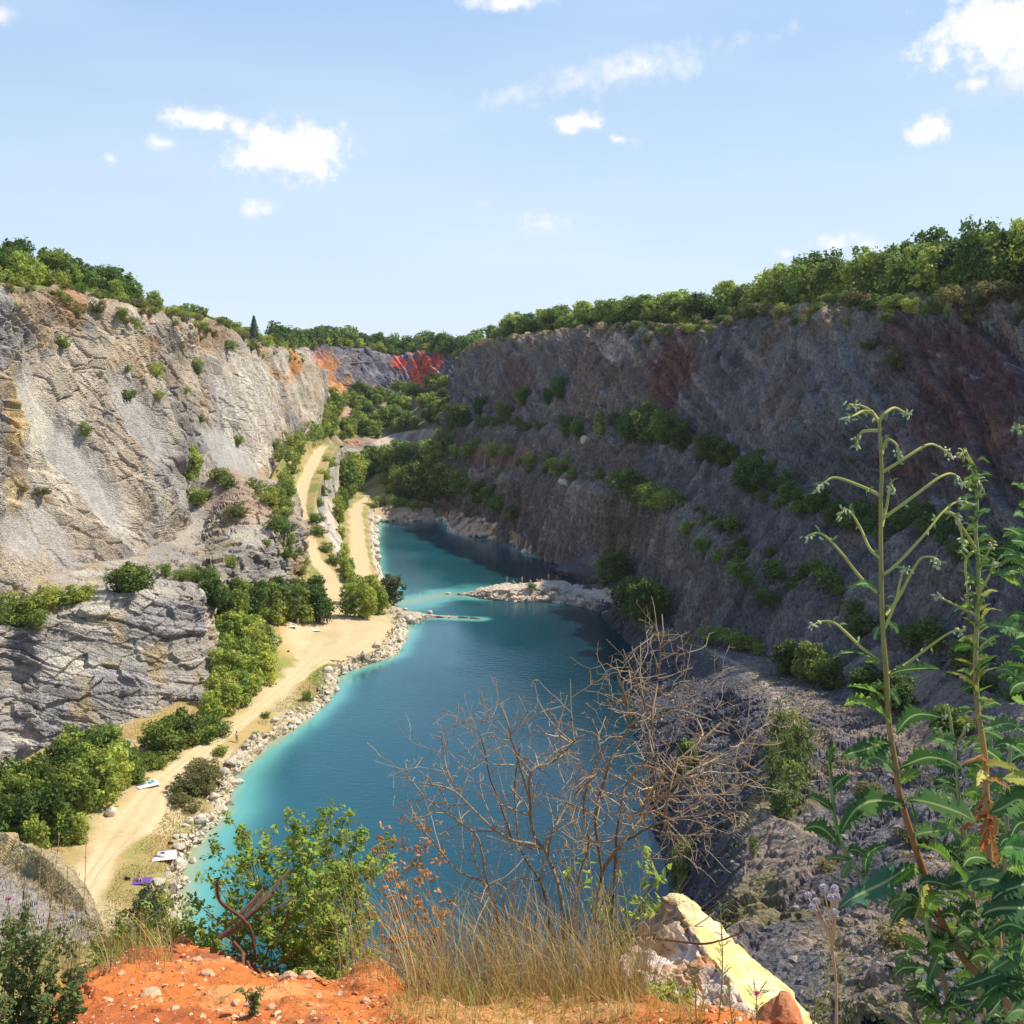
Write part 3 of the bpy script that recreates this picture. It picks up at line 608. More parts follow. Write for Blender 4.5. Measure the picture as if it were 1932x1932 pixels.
base = np.tile(np.array([.18, .165, .165]), (len(p), 1))
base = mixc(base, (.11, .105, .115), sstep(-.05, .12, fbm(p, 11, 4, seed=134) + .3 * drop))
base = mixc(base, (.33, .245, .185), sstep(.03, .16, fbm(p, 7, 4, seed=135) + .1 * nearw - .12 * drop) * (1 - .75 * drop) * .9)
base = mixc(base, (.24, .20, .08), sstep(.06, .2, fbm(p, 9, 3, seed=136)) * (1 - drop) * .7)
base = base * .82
pth = np.exp(-((s - 2.62) / .13) ** 2) * (p[:, 1] > 110) * sstep(.22, .3, LBn.t)
base = mixc(base, (.46, .36, .28), np.clip(pth * 1.15, 0, 1))
base = base * (1 - .12 * sstep(.08, 0, e2) * amp)[:, None] * (.85 + .3 * c2)[:, None]
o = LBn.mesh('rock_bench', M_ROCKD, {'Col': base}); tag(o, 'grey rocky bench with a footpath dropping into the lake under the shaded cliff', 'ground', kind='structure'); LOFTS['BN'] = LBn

# ---------------------------------------------------------------- spit in the middle of the lake and the low jetty bar
def hump(name, pts, mat, base_c, label, cat, seed, amp=1.0, nu=200, nv=50, dark=.12):
    """pts: (u, v_front, v_back, z_top) along its length"""
    fr = [PZ(q[0], q[1], -2.0) + Vector((0, -1.2, 0)) for q in pts]; bk = [PZ(q[0], q[2], -2.0) + Vector((0, 1.5, 0)) for q in pts]
    f1 = [PZ(q[0], q[1], 0) for q in pts]; b1 = [PZ(q[0], q[2], 0) for q in pts]
    tf = [a.lerp(b, .28) + Vector((0, 0, q[3])) for a, b, q in zip(f1, b1, pts)]; tb = [a.lerp(b, .75) + Vector((0, 0, q[3] * .97)) for a, b, q in zip(f1, b1, pts)]
    Lo = Loft([fr, f1, tf, tb, b1, bk], nu, [4, nv, nv // 2, nv // 2, 4]).orient((0, -.1, 1)); p = Lo.p; s = Lo.s
    bc, be = cells(p, (2.6, 2.6, 1.2), seed); bc2, be2 = cells(p, (1.0, 1.0, .6), seed + 1); top = sstep(1.8, 2.1, s) * sstep(3.3, 2.9, s)
    d = amp * ((bc - .5) * 1.2 + (bc2 - .5) * .5 - .4 * sstep(.1, 0, be)) * (1 - .65 * top) + .3 * amp * fbm(p, 3, 4, seed=seed)
    Lo.p = p + Lo.n * d[:, None]
    b = np.tile(np.array(base_c), (len(p), 1)); b = mixc(b, np.array(base_c) * .62, sstep(.0, .15, fbm(p, 3, 4, seed=seed + 2))); b = mixc(b, np.array(base_c) * 1.12, top * .7)
    b = b * (1 - dark * sstep(.12, 0, be) * (1 - top))[:, None] * (.85 + .3 * bc2)[:, None]
    o = Lo.mesh(name, mat, {'Col': b}); tag(o, label, cat, kind='structure'); LOFTS[name] = Lo
    return Lo
hump('rock_spit', [(860, 1123, 1121, .0), (885, 1124, 1118, .3), (905, 1129, 1114, 1.2), (940, 1134, 1112, 2.0), (975, 1136, 1111, 2.4), (1010, 1137, 1110, 2.6), (1045, 1138, 1108, 2.8), (1064, 1140, 1107, 2.4), (1085, 1142, 1110, 1.7), (1120, 1152, 1112, 1.7), (1165, 1175, 1110, 2.8), (1200, 1195, 1120, 3.2)],
     M_ROCK, (.58, .48, .36), 'pale rocky spit with bathers reaching into the lake from the right', 'spit', 141)
hump('rock_jetty', [(735, 1172, 1150, 1.6), (752, 1176, 1155, 1.7), (768, 1178, 1159, 1.5), (785, 1178, 1160, 1.2), (800, 1168, 1160, .7), (822, 1166, 1161, .35), (850, 1166, 1162, .12), (880, 1167, 1164, .05), (905, 1169, 1167, -.2)],
     M_ROCK, (.52, .43, .31), 'low bar of stones running out from the left beach', 'jetty', 145, amp=.55)

# ---------------------------------------------------------------- plateau around the pit
def plateau(name, rim, outdir, label, z1=1.5, seed=0, nu=200, green=.5, z0=.6):
    rows = [rim]; o = Vector(outdir)
    for dist, dz in ((7, z0), (25, z1), (80, z1 + 1), (400, z1 - 3), (4500, -30)):
        rows.append([Vector((q.x + o.x * dist, q.y + o.y * dist, q.z + dz)) for q in rim])
    Lo = Loft(rows, nu, [8, 12, 12, 12, 10]).orient((0, 0, 1)); p = Lo.p
    hh = np.zeros_like(p); hh[:, 2] = (1.0 * fbm(p, 14, 3, seed=seed)) * sstep(0, .8, Lo.s); Lo.p = p + hh
    b = np.tile(np.array([.42, .31, .12]), (len(p), 1)); b = mixc(b, (.17, .20, .05), sstep(-.12, .08, fbm(p, 9, 3, seed=seed + 1) + .1 * Lo.s))
    o_ = Lo.mesh(name, M_PLATEAU, {'Col': b}); tag(o_, label, 'plateau', kind='structure'); LOFTS[name] = Lo
    return Lo
rl = [PD(c[0], c[1], c[2]) + Vector((-3, 1.2, .2)) for c in cols]
rl = [rl[0] + Vector((-40, -160, 0))] + rl
plateau('left_plateau', rl, (-.93, .36, 0), 'wooded plateau above the left cliff', seed=151, z0=1.8, z1=6)
rr = [q - OUT * 3.6 for q in RIM_R]; rr = rr + [rr[-1] + Vector((25, -190, -3))]
plateau('right_plateau', rr, (.93, .36, 0), 'wooded plateau above the right cliff', seed=155, z0=2.4, z1=9)
rf = [PD(c[0], c[1], c[2]) + Vector((0, 4.6, .3)) for c in cf]
plateau('far_plateau', rf, (0, 1, 0), 'wooded plateau above the far end wall', seed=158)

# ---------------------------------------------------------------- lake
def seg_dist(P, poly):
    best = np.full(len(P), 1e9)
    for a, b in zip(poly[:-1], poly[1:]):
        a = np.array(a[:2]); b = np.array(b[:2]); ab = b - a; t = np.clip(((P - a) @ ab) / max(ab @ ab, 1e-9), 0, 1)
        best = np.minimum(best, np.linalg.norm(P - (a + t[:, None] * ab), axis=1))
    return best
gx = np.arange(-75, 66, .9); gy = np.concatenate([np.arange(60, 300, .9), np.arange(300, 452, 1.5)])
GX, GY = np.meshgrid(gx, gy); P2 = np.stack([GX.ravel(), GY.ravel()], 1); P3 = np.concatenate([P2, np.zeros((len(P2), 1))], 1)
dl = seg_dist(P2, SHORE_L); dp = np.minimum(seg_dist(P2, SHORE_P), seg_dist(P2, SHORE_F) * .7)
spit = [PZ(*q, 0) for q in ((757, 1138), (840, 1122), (890, 1121), (980, 1124), (1062, 1124))]
jet = [PZ(*q, 0) for q in ((760, 1167), (800, 1164), (905, 1168))]
bar = seg_dist(P2, spit); jb = seg_dist(P2, jet)
wob = fbm(P3, 12, 4, seed=161)
near_c = np.exp(-((P2[:, 1] - 130) / 30.0) ** 2)
sh = np.maximum(np.exp(-dl / (2.6 + 2.2 * near_c) + wob * .5), .75 * np.exp(-dp / 2.2 + wob))
sh = np.clip(np.maximum(sh, np.maximum(.85 * np.exp(-(bar / (9.5 + 10 * wob)) ** 2), .9 * np.exp(-(jb / 2.5) ** 2))), 0, 1)
wide = np.clip(.55 * np.exp(-bar / 26) + .45 * np.exp(-dl / 12) + .25 * wob, 0, 1)
i = np.arange(len(P2)).reshape(GX.shape); fc = np.stack([i[:-1, :-1], i[:-1, 1:], i[1:, 1:], i[1:, :-1]], -1).reshape(-1, 4)
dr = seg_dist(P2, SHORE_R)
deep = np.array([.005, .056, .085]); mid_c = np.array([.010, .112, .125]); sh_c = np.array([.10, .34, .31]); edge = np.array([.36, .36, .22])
wc = mixc(np.tile(deep, (len(P2), 1)), mid_c, np.clip(wide + .22 + .5 * fbm(P3, 45, 3, seed=163), 0, 1)); wc = mixc(wc, (.004, .026, .040), np.clip(1.1 * np.exp(-(dr / 27) ** 2) + .5 * wob * np.exp(-dr / 30), 0, 1) * .9); wc = mixc(wc, sh_c, sstep(.12, .62, sh)); wc = mixc(wc, edge, sstep(.62, .98, sh) * .8)  # navy near the right wall: deep water with the cliff's dark reflection painted in
m, nt, b = material('lake_water'); N, L = nt.nodes, nt.links
at = N.new('ShaderNodeAttribute'); at.attribute_name = 'Col'; L.new(at.outputs['Color'], b.inputs['Base Color'])
b.inputs['Roughness'].default_value = .06; b.inputs['IOR'].default_value = 1.33; b.inputs['Specular IOR Level'].default_value = .5
ge = N.new('ShaderNodeNewGeometry'); mp = N.new('ShaderNodeMapping'); mp.inputs['Scale'].default_value = (.55, 1.2, 1); mp.inputs['Rotation'].default_value = (0, 0, .35); L.new(ge.outputs['Position'], mp.inputs[0])
w1 = N.new('ShaderNodeTexNoise'); w1.inputs['Scale'].default_value = 1.0; w1.inputs['Detail'].default_value = 4; w1.inputs['Roughness'].default_value = .6; L.new(mp.outputs[0], w1.inputs['Vector'])
bp = N.new('ShaderNodeBump'); bp.inputs['Strength'].default_value = .25; bp.inputs['Distance'].default_value = .14; wp_ = N.new('ShaderNodeTexNoise'); wp_.inputs['Scale'].default_value = .035; wp_.inputs['Detail'].default_value = 3; L.new(ge.outputs['Position'], wp_.inputs['Vector']); wr_ = N.new('ShaderNodeMapRange'); L.new(wp_.outputs['Fac'], wr_.inputs[0]); wr_.inputs[1].default_value = .35; wr_.inputs[2].default_value = .65; wr_.inputs[3].default_value = .12; wr_.inputs[4].default_value = .5; L.new(wr_.outputs[0], bp.inputs['Strength']); L.new(w1.outputs['Fac'], bp.inputs['Height']); L.new(bp.outputs[0], b.inputs['Normal'])
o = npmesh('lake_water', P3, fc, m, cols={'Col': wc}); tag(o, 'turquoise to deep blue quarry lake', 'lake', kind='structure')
# ================================================================== hits on the built terrain
from mathutils.bvhtree import BVHTree
def build_bvh(names, step=3):
    V = []; Fq = []
    for n in names:
        Lo = LOFTS[n]; st = step
        g = Lo.p.reshape(Lo.nv, Lo.nu, 3)
        ri = sorted(set(list(range(0, Lo.nv, st)) + [Lo.nv - 1])); ci = sorted(set(list(range(0, Lo.nu, st)) + [Lo.nu - 1]))
        g = g[np.ix_(ri, ci)]; a, b = g.shape[:2]; o = len(V)
        V.extend(map(tuple, g.reshape(-1, 3))); i = np.arange(a * b).reshape(a, b) + o
        Fq.extend(map(tuple, np.stack([i[:-1, :-1], i[:-1, 1:], i[1:, 1:], i[1:, :-1]], -1).reshape(-1, 4).tolist()))
    return BVHTree.FromPolygons(V, Fq)
BVH = build_bvh(list(LOFTS))
def hit(u, v):
    d = ray(u, v).normalized(); r = BVH.ray_cast(Vector((0, 0, EYE)) + d * 14, d)
    return (r[0], r[1]) if r[0] is not None else (None, None)
def down(x, y, z=200):
    r = BVH.ray_cast(Vector((x, y, z)), Vector((0, 0, -1)))
    return r[0]

# ================================================================== VEGETATION
def leaf_mat(name, tint, transl=.42, rough=.55, spec=.3):
    m, nt, b = material(name); N, L = nt.nodes, nt.links
    at = N.new('ShaderNodeAttribute'); at.attribute_name = 'Col'
    oi = N.new('ShaderNodeObjectInfo'); hs = N.new('ShaderNodeHueSaturation')
    mr = N.new('ShaderNodeMapRange'); L.new(oi.outputs['Random'], mr.inputs[0]); mr.inputs[3].default_value = .6; mr.inputs[4].default_value = 1.25
    mh = N.new('ShaderNodeMapRange'); L.new(oi.outputs['Random'], mh.inputs[0]); mh.inputs[3].default_value = .525; mh.inputs[4].default_value = .475
    mx = N.new('ShaderNodeMixRGB'); mx.blend_type = 'MULTIPLY'; mx.inputs[0].default_value = 1; L.new(at.outputs['Color'], mx.inputs[1]); mx.inputs[2].default_value = (*tint, 1)
    L.new(mx.outputs[0], hs.inputs['Color']); L.new(mr.outputs[0], hs.inputs['Value']); L.new(mh.outputs[0], hs.inputs['Hue'])
    L.new(hs.outputs[0], b.inputs['Base Color']); b.inputs['Roughness'].default_value = rough; b.inputs['Specular IOR Level'].default_value = spec
    tr = N.new('ShaderNodeBsdfTranslucent'); L.new(hs.outputs[0], tr.inputs[0])
    ms = N.new('ShaderNodeMixShader'); ms.inputs[0].default_value = transl; L.new(b.outputs[0], ms.inputs[1]); L.new(tr.outputs[0], ms.inputs[2])
    L.new(ms.outputs[0], nt.nodes['Material Output'].inputs[0])
    return m
def plain_mat(name, col, rough=.8, var=.25, scale=20, bump=.2):
    m, nt, b = material(name); N, L = nt.nodes, nt.links
    tc = N.new('ShaderNodeTexCoord'); n = N.new('ShaderNodeTexNoise'); n.inputs['Scale'].default_value = scale; n.inputs['Detail'].default_value = 5; L.new(tc.outputs['Object'], n.inputs['Vector'])
    cr = N.new('ShaderNodeMapRange'); L.new(n.outputs['Fac'], cr.inputs[0]); cr.inputs[1].default_value = .3; cr.inputs[2].default_value = .7; cr.inputs[3].default_value = 1 - var; cr.inputs[4].default_value = 1 + var
    mu = N.new('ShaderNodeVectorMath'); mu.operation = 'SCALE'; mu.inputs[0].default_value = col; L.new(cr.outputs[0], mu.inputs['Scale']); L.new(mu.outputs[0], b.inputs['Base Color'])
    b.inputs['Roughness'].default_value = rough; b.inputs['Specular IOR Level'].default_value = .25
    bp = N.new('ShaderNodeBump'); bp.inputs['Strength'].default_value = bump; bp.inputs['Distance'].default_value = .02; L.new(n.outputs['Fac'], bp.inputs['Height']); L.new(bp.outputs[0], b.inputs['Normal'])
    return m
M_LEAF = leaf_mat('broad_leaves', (1, 1, 1)); M_BARK = plain_mat('bark', (.14, .10, .07), scale=6)
M_PALEBARK = plain_mat('pale_bark', (.36, .32, .26), scale=6)

def leaves(cent, nrm, size, rs, asp=.6, col=(.1, .16, .03), var=.3, colvar=None):
    """one bent diamond per leaf clump"""
    n = len(cent)
    r = rs.normal(size=(n, 3)); r -= (r * nrm).sum(1, keepdims=True) * nrm; a = r / np.linalg.norm(r, axis=1, keepdims=True); b = np.cross(nrm, a)
    sz = (size * (.6 + .8 * rs.rand(n)))[:, None]
    fold = nrm * sz * .22
    V = np.stack([cent - a * sz, cent + b * sz * asp - fold, cent + a * sz, cent - b * sz * asp - fold], 1).reshape(-1, 3)
    i = np.arange(n) * 4; f = np.stack([i, i + 1, i + 2, i + 3], 1)
    c = np.array(col)[None] * (1 + var * (rs.rand(n, 1) * 2 - 1)) * (1 + np.array([.25, .05, 0])[None] * rs.normal(size=(n, 1)) * .8)
    if colvar is not None: c = c * colvar[:, None]
    return V, f, np.repeat(np.clip(c, .004, .9), 4, axis=0)
def tube(pts, rad, k=6):
    P = np.array([tuple(q) for q in pts], float); n = len(P); T = np.gradient(P, axis=0); T /= np.maximum(np.linalg.norm(T, axis=1, keepdims=True), 1e-9)
    ref = np.array([0, 0, 1.0]) if abs(T[:, 2]).mean() < .85 else np.array([1.0, 0, 0])
    A = np.cross(T, ref); A /= np.maximum(np.linalg.norm(A, axis=1, keepdims=True), 1e-9); B = np.cross(T, A)
    th = np.linspace(0, 2 * np.pi, k, endpoint=False); rad = np.broadcast_to(np.asarray(rad, float), (n,))
    V = P[:, None, :] + rad[:, None, None] * (A[:, None, :] * np.cos(th)[None, :, None] + B[:, None, :] * np.sin(th)[None, :, None])
    i = np.arange(n * k).reshape(n, k); j = np.roll(i, -1, axis=1)
    f = np.stack([i[:-1], j[:-1], j[1:], i[1:]], -1).reshape(-1, 4)
    return V.reshape(-1, 3), f
class Acc:
    def __init__(s): s.V = []; s.F3 = []; s.F4 = []; s.C = []; s.n = 0
    def add(s, V, f, c=None):
        V = np.asarray(V); f = np.asarray(f)
        (s.F4 if f.shape[1] == 4 else s.F3).append(f + s.n); s.V.append(V); s.n += len(V)
        if c is not None:
            c = np.asarray(c, float); s.C.append(np.tile(c, (len(V), 1)) if c.ndim == 1 else c)
        return s
    def obj(s, name, mat, parent=None, smooth=True):
        fl = []
        if s.F4: fl.append(np.concatenate(s.F4))
        if s.F3: fl.append(np.concatenate(s.F3))
        return npmesh(name, np.concatenate(s.V), fl, mat, smooth, parent, {'Col': np.concatenate(s.C)} if s.C else None)

def crown_data(kind, seed, n=1500):
    """unit crowns about 1 high (trunk base at 0)"""
    rs = np.random.RandomState(seed); A = Acc()
    if kind == 'conifer':
        h = rs.rand(n) ** .8; r = .24 * (1 - h) * (.55 + .45 * np.abs(np.sin(h * 26))) + .015; th = rs.rand(n) * 2 * np.pi; q = r * np.sqrt(rs.rand(n) * .7 + .3)
        q = q * (.7 + .6 * rs.rand(n)); C = np.stack([q * np.cos(th), q * np.sin(th), .1 + .9 * h], 1); Nn = np.stack([np.cos(th), np.sin(th), .3 + 0 * th], 1); Nn /= np.linalg.norm(Nn, axis=1, keepdims=True)
        A.add(*leaves(C, Nn, .030, rs, .5, (.10, .15, .075), .3)); return A
    spec = dict(oak=(24, .40, .40, .50, .155, (.15, .215, .037)), light=(24, .34, .44, .50, .135, (.33, .41, .07)), bush=(20, .54, .38, .38, .17, (.26, .325, .058)), column=(18, .17, .44, .5, .12, (.22, .29, .06)),
                willow=(22, .44, .42, .48, .15, (.17, .20, .095)), olive=(20, .52, .36, .38, .15, (.25, .235, .075)), sparse=(24, .30, .45, .5, .12, (.23, .28, .075)))[kind]
    nl, rx, rz, cz, lr, col = spec
    Ls = []
    for i in range(nl):
        th = 2.4 * i + rs.rand(); g_ = 1 - 2 * (i + .5) / nl; q = np.sqrt(max(0, 1 - (g_ * .92) ** 2)) * (.45 + .75 * rs.rand()); zz = cz + rz * g_ * (.7 + .4 * rs.rand())
        Ls.append((rx * q * .85 * np.cos(th), rx * q * .85 * np.sin(th), zz, lr * (.55 + .8 * rs.rand())))
    Ls.append((0, 0, cz, lr * 1.6)); Ls.append((0, 0, cz - .15, lr * 1.5))
    w = np.array([l[3] ** 2 for l in Ls]); w /= w.sum(); idx = rs.choice(len(Ls), n, p=w); LL = np.array(Ls)[idx]
    d = rs.normal(size=(n, 3)); d /= np.linalg.norm(d, axis=1, keepdims=True)
    rad = LL[:, 3] * (.62 + .5 * rs.rand(n) ** 1.5); rad = np.where(rs.rand(n) < .12, rad * 1.4, rad)
    C = LL[:, :3] + d * rad[:, None] * np.array([1, 1, .82]); C[:, 2] = np.maximum(C[:, 2], .02)
    cl, _ = cells(C, .12, seed % 50)
    keep = (cl > (.32 if kind == 'sparse' else .12)); C = C[keep]; d = d[keep]; idx = idx[keep]; cl = cl[keep]
    Nn = d * .75 + rs.normal(size=d.shape) * .5 + np.array([0, 0, .25]); Nn /= np.linalg.norm(Nn, axis=1, keepdims=True)
    lobe = (.72 + .56 * rs.rand(len(Ls)))[idx] * (.85 + .3 * cl)
    A.add(*leaves(C, Nn, .036, rs, .62, col, .34, lobe))
    return A
def trunk_data(kind, seed):
    rs = np.random.RandomState(seed + 99); A = Acc(); r0 = .022 if kind in ('oak', 'light', 'willow') else .014
    top = .7 if kind != 'bush' else .45
    pts = [(0, 0, -.08)] + [(.03 * rs.normal() * k / 4, .03 * rs.normal() * k / 4, top * k / 5) for k in range(1, 6)]
    A.add(*tube(pts, np.linspace(r0, r0 * .3, 6), 6), (1, 1, 1))
    for k in range(7 if kind not in ('conifer',) else 2):
        a = rs.rand() * 6.28; b = np.array(pts[1 + k % 4]); q = .2 + .14 * rs.rand()
        if kind in ('column', 'conifer'): q *= .45
        e = b + np.array([math.cos(a) * q, math.sin(a) * q, .16 + .1 * rs.rand()]); m_ = (b + e) / 2 + np.array([0, 0, .03])
        A.add(*tube([b, m_, e], [r0 * .5, r0 * .35, r0 * .15], 5), (1, 1, 1))
    return A
PROTO = {}
def proto(kind, var, bark=None):
    k = (kind, var)
    if k not in PROTO:
        c = crown_data(kind, 1000 + 17 * var + len(kind) * 131, {'oak': 3000, 'light': 2700, 'bush': 2400, 'column': 1900, 'willow': 3200, 'olive': 2200, 'sparse': 1500, 'conifer': 1800}[kind]).obj('crown', M_LEAF, smooth=False)
        t = trunk_data(kind, var).obj('trunk', M_PALEBARK if kind in ('light', 'sparse', 'willow') else M_BARK)
        c.data.name = kind + '_crown'; t.data.name = kind + '_trunk'
        PROTO[k] = [c, t, False]
    return PROTO[k]
NAMES = dict(oak='broadleaf_tree', light='young_tree', bush='shrub', column='slender_tree', willow='willow_tree', olive='dry_shrub', sparse='birch_tree', conifer='conifer_tree')
def plant(kind, loc, h, label, cat, group=None, var=None, wide=1.0, rz=None, sink=.12):
    var = rnd.randrange(4) if var is None else var
    pc, pt, used = proto(kind, var)
    e = empty(NAMES[kind], loc - Vector((0, 0, sink)), rnd.random() * 6.28 if rz is None else rz); e.scale = (h * wide, h * wide, h)
    for src in (pc, pt):
        o = src if not used else src.copy()
        if used: COL.objects.link(o)
        o.parent = e
    PROTO[(kind, var)][2] = True
    return tag(e, label, cat, group)
def pxh(loc, px):                          # picture height px at that point -> metres
    return px * loc.y / F

def along(lname, s0, s1, t0, t1, n, kinds, h0, h1, label, cat, group, wide=(.9, 1.3), seed=0, namek=None):
    Lo = LOFTS[lname]; r = random.Random(seed + 5)
    for i in range(n):
        t = t0 + (t1 - t0) * (i + r.random()) / n; s = s0 + (s1 - s0) * r.random()
        p = Lo.at(s, t); h = h0 + (h1 - h0) * r.random() ** 1.3
        k = r.choice(kinds)
        plant(k, p, h, (label.get(k) or label['light']) if isinstance(label, dict) else label, cat, group if isinstance(group, str) else (group.get(k) or group['light']), wide=wide[0] + (wide[1] - wide[0]) * r.random())
def mass(lname, s0, s1, t0, t1, n, kinds, h0, h1, name, label, wide=(.9, 1.3), seed=0, frac=.35):
    """a far wood or thicket that reads as one mass: one mesh"""
    Lo = LOFTS[lname]; r = random.Random(seed + 5); rs = np.random.RandomState(seed); Vs = []; Cs = []
    for i in range(n):
        t = t0 + (t1 - t0) * (i + r.random()) / n; q = np.array(Lo.at(s0 + (s1 - s0) * r.random(), t)); h = r.uniform(h0, h1); w = h * r.uniform(*wide); a = r.random() * 6.28
        k = r.choice(kinds), r.randrange(4)
        if k not in MASS:
            A = crown_data(k[0], 1000 + 17 * k[1] + len(k[0]) * 131, 2700); MASS[k] = (np.concatenate(A.V).reshape(-1, 4, 3), np.concatenate(A.C).reshape(-1, 4, 3))
        V, C = MASS[k]; m = rs.rand(len(V)) < frac; V = V[m].copy(); C = C[m] * r.uniform(.75, 1.25)
        ce = V.mean(1, keepdims=True); V = ce + (V - ce) * (.8 / math.sqrt(frac)) ; ca, sa = math.cos(a), math.sin(a)
        V = np.stack([(V[..., 0] * ca - V[..., 1] * sa) * w + q[0], (V[..., 0] * sa + V[..., 1] * ca) * w + q[1], V[..., 2] * h + q[2] - .2], -1); Vs.append(V.reshape(-1, 3)); Cs.append(C.reshape(-1, 3))
    V = np.concatenate(Vs); o = npmesh(name, V, np.arange(len(V)).reshape(-1, 4), M_LEAF, False, None, {'Col': np.concatenate(Cs)})
    return tag(o, label, name.replace('_', ' '), kind='stuff')
MASS = {}
def t_at(lname, s, u):
    tt = np.linspace(0, 1, 800); uu = np.array([proj(np.array(LOFTS[lname].at(s, t)))[0] for t in tt]); yy = np.array([LOFTS[lname].at(s, t).y for t in tt])
    return float(tt[np.argmin(np.abs(uu - u) + (yy < 20) * 1e5)])
T1300 = t_at('right_plateau', .5, 1340); T2000 = t_at('right_plateau', .5, 2050)
# --- woods on the rims (trees far to the back first)
along('left_plateau', .6, 1.7, .12, .68, 76, ['oak'], 6.0, 9.5, 'dark green rounded tree in the wood along the left cliff top', 'tree', 'dark trees in the wood along the left cliff top', (.9, 1.3), 1)
along('left_plateau', .2, 1.3, .12, .70, 56, ['light'], 4.0, 6.5, 'light green young tree at the front of the left cliff-top wood', 'tree', 'young trees at the front of the left cliff-top wood', (.9, 1.2), 2)
along('left_plateau', .0, .7, .16, .80, 56, ['bush'], 2.6, 4.6, 'bright green shrub lining the rim of the left cliff', 'shrub', 'shrubs lining the rim of the left cliff', (1.0, 1.5), 3)
along('L1', 1.02, 2.6, .26, .86, 84, ['bush', 'olive'], 1.6, 3.4, {'bush': 'green shrub clinging to the slope below the left cliff rim', 'olive': 'yellowish dry shrub clinging to the slope below the left cliff rim'}, 'shrub', {'bush': 'green shrubs clinging below the left rim', 'olive': 'yellowish shrubs clinging below the left rim'}, (1.0, 1.5), 4)
along('L1', 1.0, 1.7, .10, .40, 26, ['olive'], 1.0, 2.2, 'low brownish dry bush at the brow of the left cliff', 'bush', 'dry bushes at the brow of the left cliff', (1.1, 1.7), 44)
along('left_plateau', .3, 1.5, .74, .985, 26, ['light', 'oak'], 3.5, 6.0, {'light': 'small light tree where the left rim runs down to the far end', 'oak': 'small dark tree where the left rim runs down to the far end'}, 'tree', {'light': 'small light trees at the far end of the left rim', 'oak': 'small dark trees at the far end of the left rim'}, (.9, 1.3), 5)
mass('far_plateau', .5, 2.2, .02, .98, 120, ['oak', 'light'], 7.5, 12, 'far_wood', 'wood on the horizon above the far end wall', seed=6)
mass('far_plateau', .0, .6, .03, .97, 70, ['bush', 'light'], 4.0, 7.0, 'brink_thicket', 'thicket of shrubs along the brink of the far end wall', (1.1, 1.5), 7)
along('right_plateau', .1, 1.2, .02, T1300, 96, ['oak', 'light'], 3.5, 10.0, {'oak': 'low dark tree on the far half of the right cliff top', 'light': 'low light green tree on the far half of the right cliff top'}, 'tree', {'oak': 'low dark trees on the far half of the right cliff top', 'light': 'low light trees on the far half of the right cliff top'}, (1.1, 1.5), 8)
along('right_plateau', .1, 1.4, T1300, T2000, 110, ['oak', 'light', 'light', 'bush'], 4.5, 12.5, {'oak': 'dark green tree in the wood on the near half of the right cliff top', 'light': 'fresh green tree in the wood on the near half of the right cliff top'}, 'tree', {'oak': 'dark trees on the near half of the right cliff top', 'light': 'fresh green trees on the near half of the right cliff top'}, (.85, 1.2), 9)
along('right_plateau', .0, .35, .10, .95, 74, ['bush', 'olive'], 2.0, 4.0, {'bush': 'green shrub on the brink of the right cliff', 'olive': 'yellow green dry shrub on the brink of the right cliff'}, 'shrub', {'bush': 'green shrubs on the brink of the right cliff', 'olive': 'dry shrubs on the brink of the right cliff'}, (1.1, 1.6), 10)
along('LR', 1.02, 2.08, .25, .95, 120, ['bush', 'olive', 'olive'], 1.8, 4.4, {'bush': 'green shrub hanging just below the edge of the right cliff', 'olive': 'yellowish shrub hanging just below the edge of the right cliff'}, 'shrub', {'bush': 'green shrubs hanging below the right cliff edge', 'olive': 'yellowish shrubs hanging below the right cliff edge'}, (1.0, 1.5), 11)
# --- the bushy terrace under the far wall
along('LS', .05, 1.95, .06, .74, 110, ['light', 'light', 'bush'], 5.0, 9.0, {'light': 'bright green tree on the overgrown terrace left below the far wall', 'bush': 'bushy shrub on the overgrown terrace left below the far wall'}, 'tree', {'light': 'bright trees on the far terrace', 'bush': 'shrubs on the far terrace'}, (.9, 1.4), 12)
along('LS', .1, 1.9, .60, .97, 56, ['oak', 'light'], 7.0, 10.5, {'oak': 'dark tree on the overgrown terrace right below the red stain', 'light': 'pale green tree on the overgrown terrace right below the red stain'}, 'tree', {'oak': 'dark trees on the far terrace below the red stain', 'light': 'pale trees on the far terrace below the red stain'}, (.9, 1.3), 13)

mass('LR', 3.1, 4.0, .08, .9, 100, ['oak'], 2.2, 5.0, 'ledge_thicket', 'shaded scrub strung along the upper ledge of the right cliff', (1.0, 1.5), 14)
mass('LR', 5.05, 6.0, .06, .9, 90, ['oak'], 1.8, 4.0, 'ledge_scrub', 'shaded scrub strung along the lower ledge of the right cliff', (1.0, 1.6), 15)
def spots(kind, items, label, cat, group, wide=1.2, sink=.15):
    for it in items:
        u, v, hp = it[:3]; w = it[3] if len(it) > 3 else wide
        p, n = hit(u, v)
        if p is None: continue
        plant(kind, p, pxh(p, hp), label, cat, group, wide=w, sink=sink)
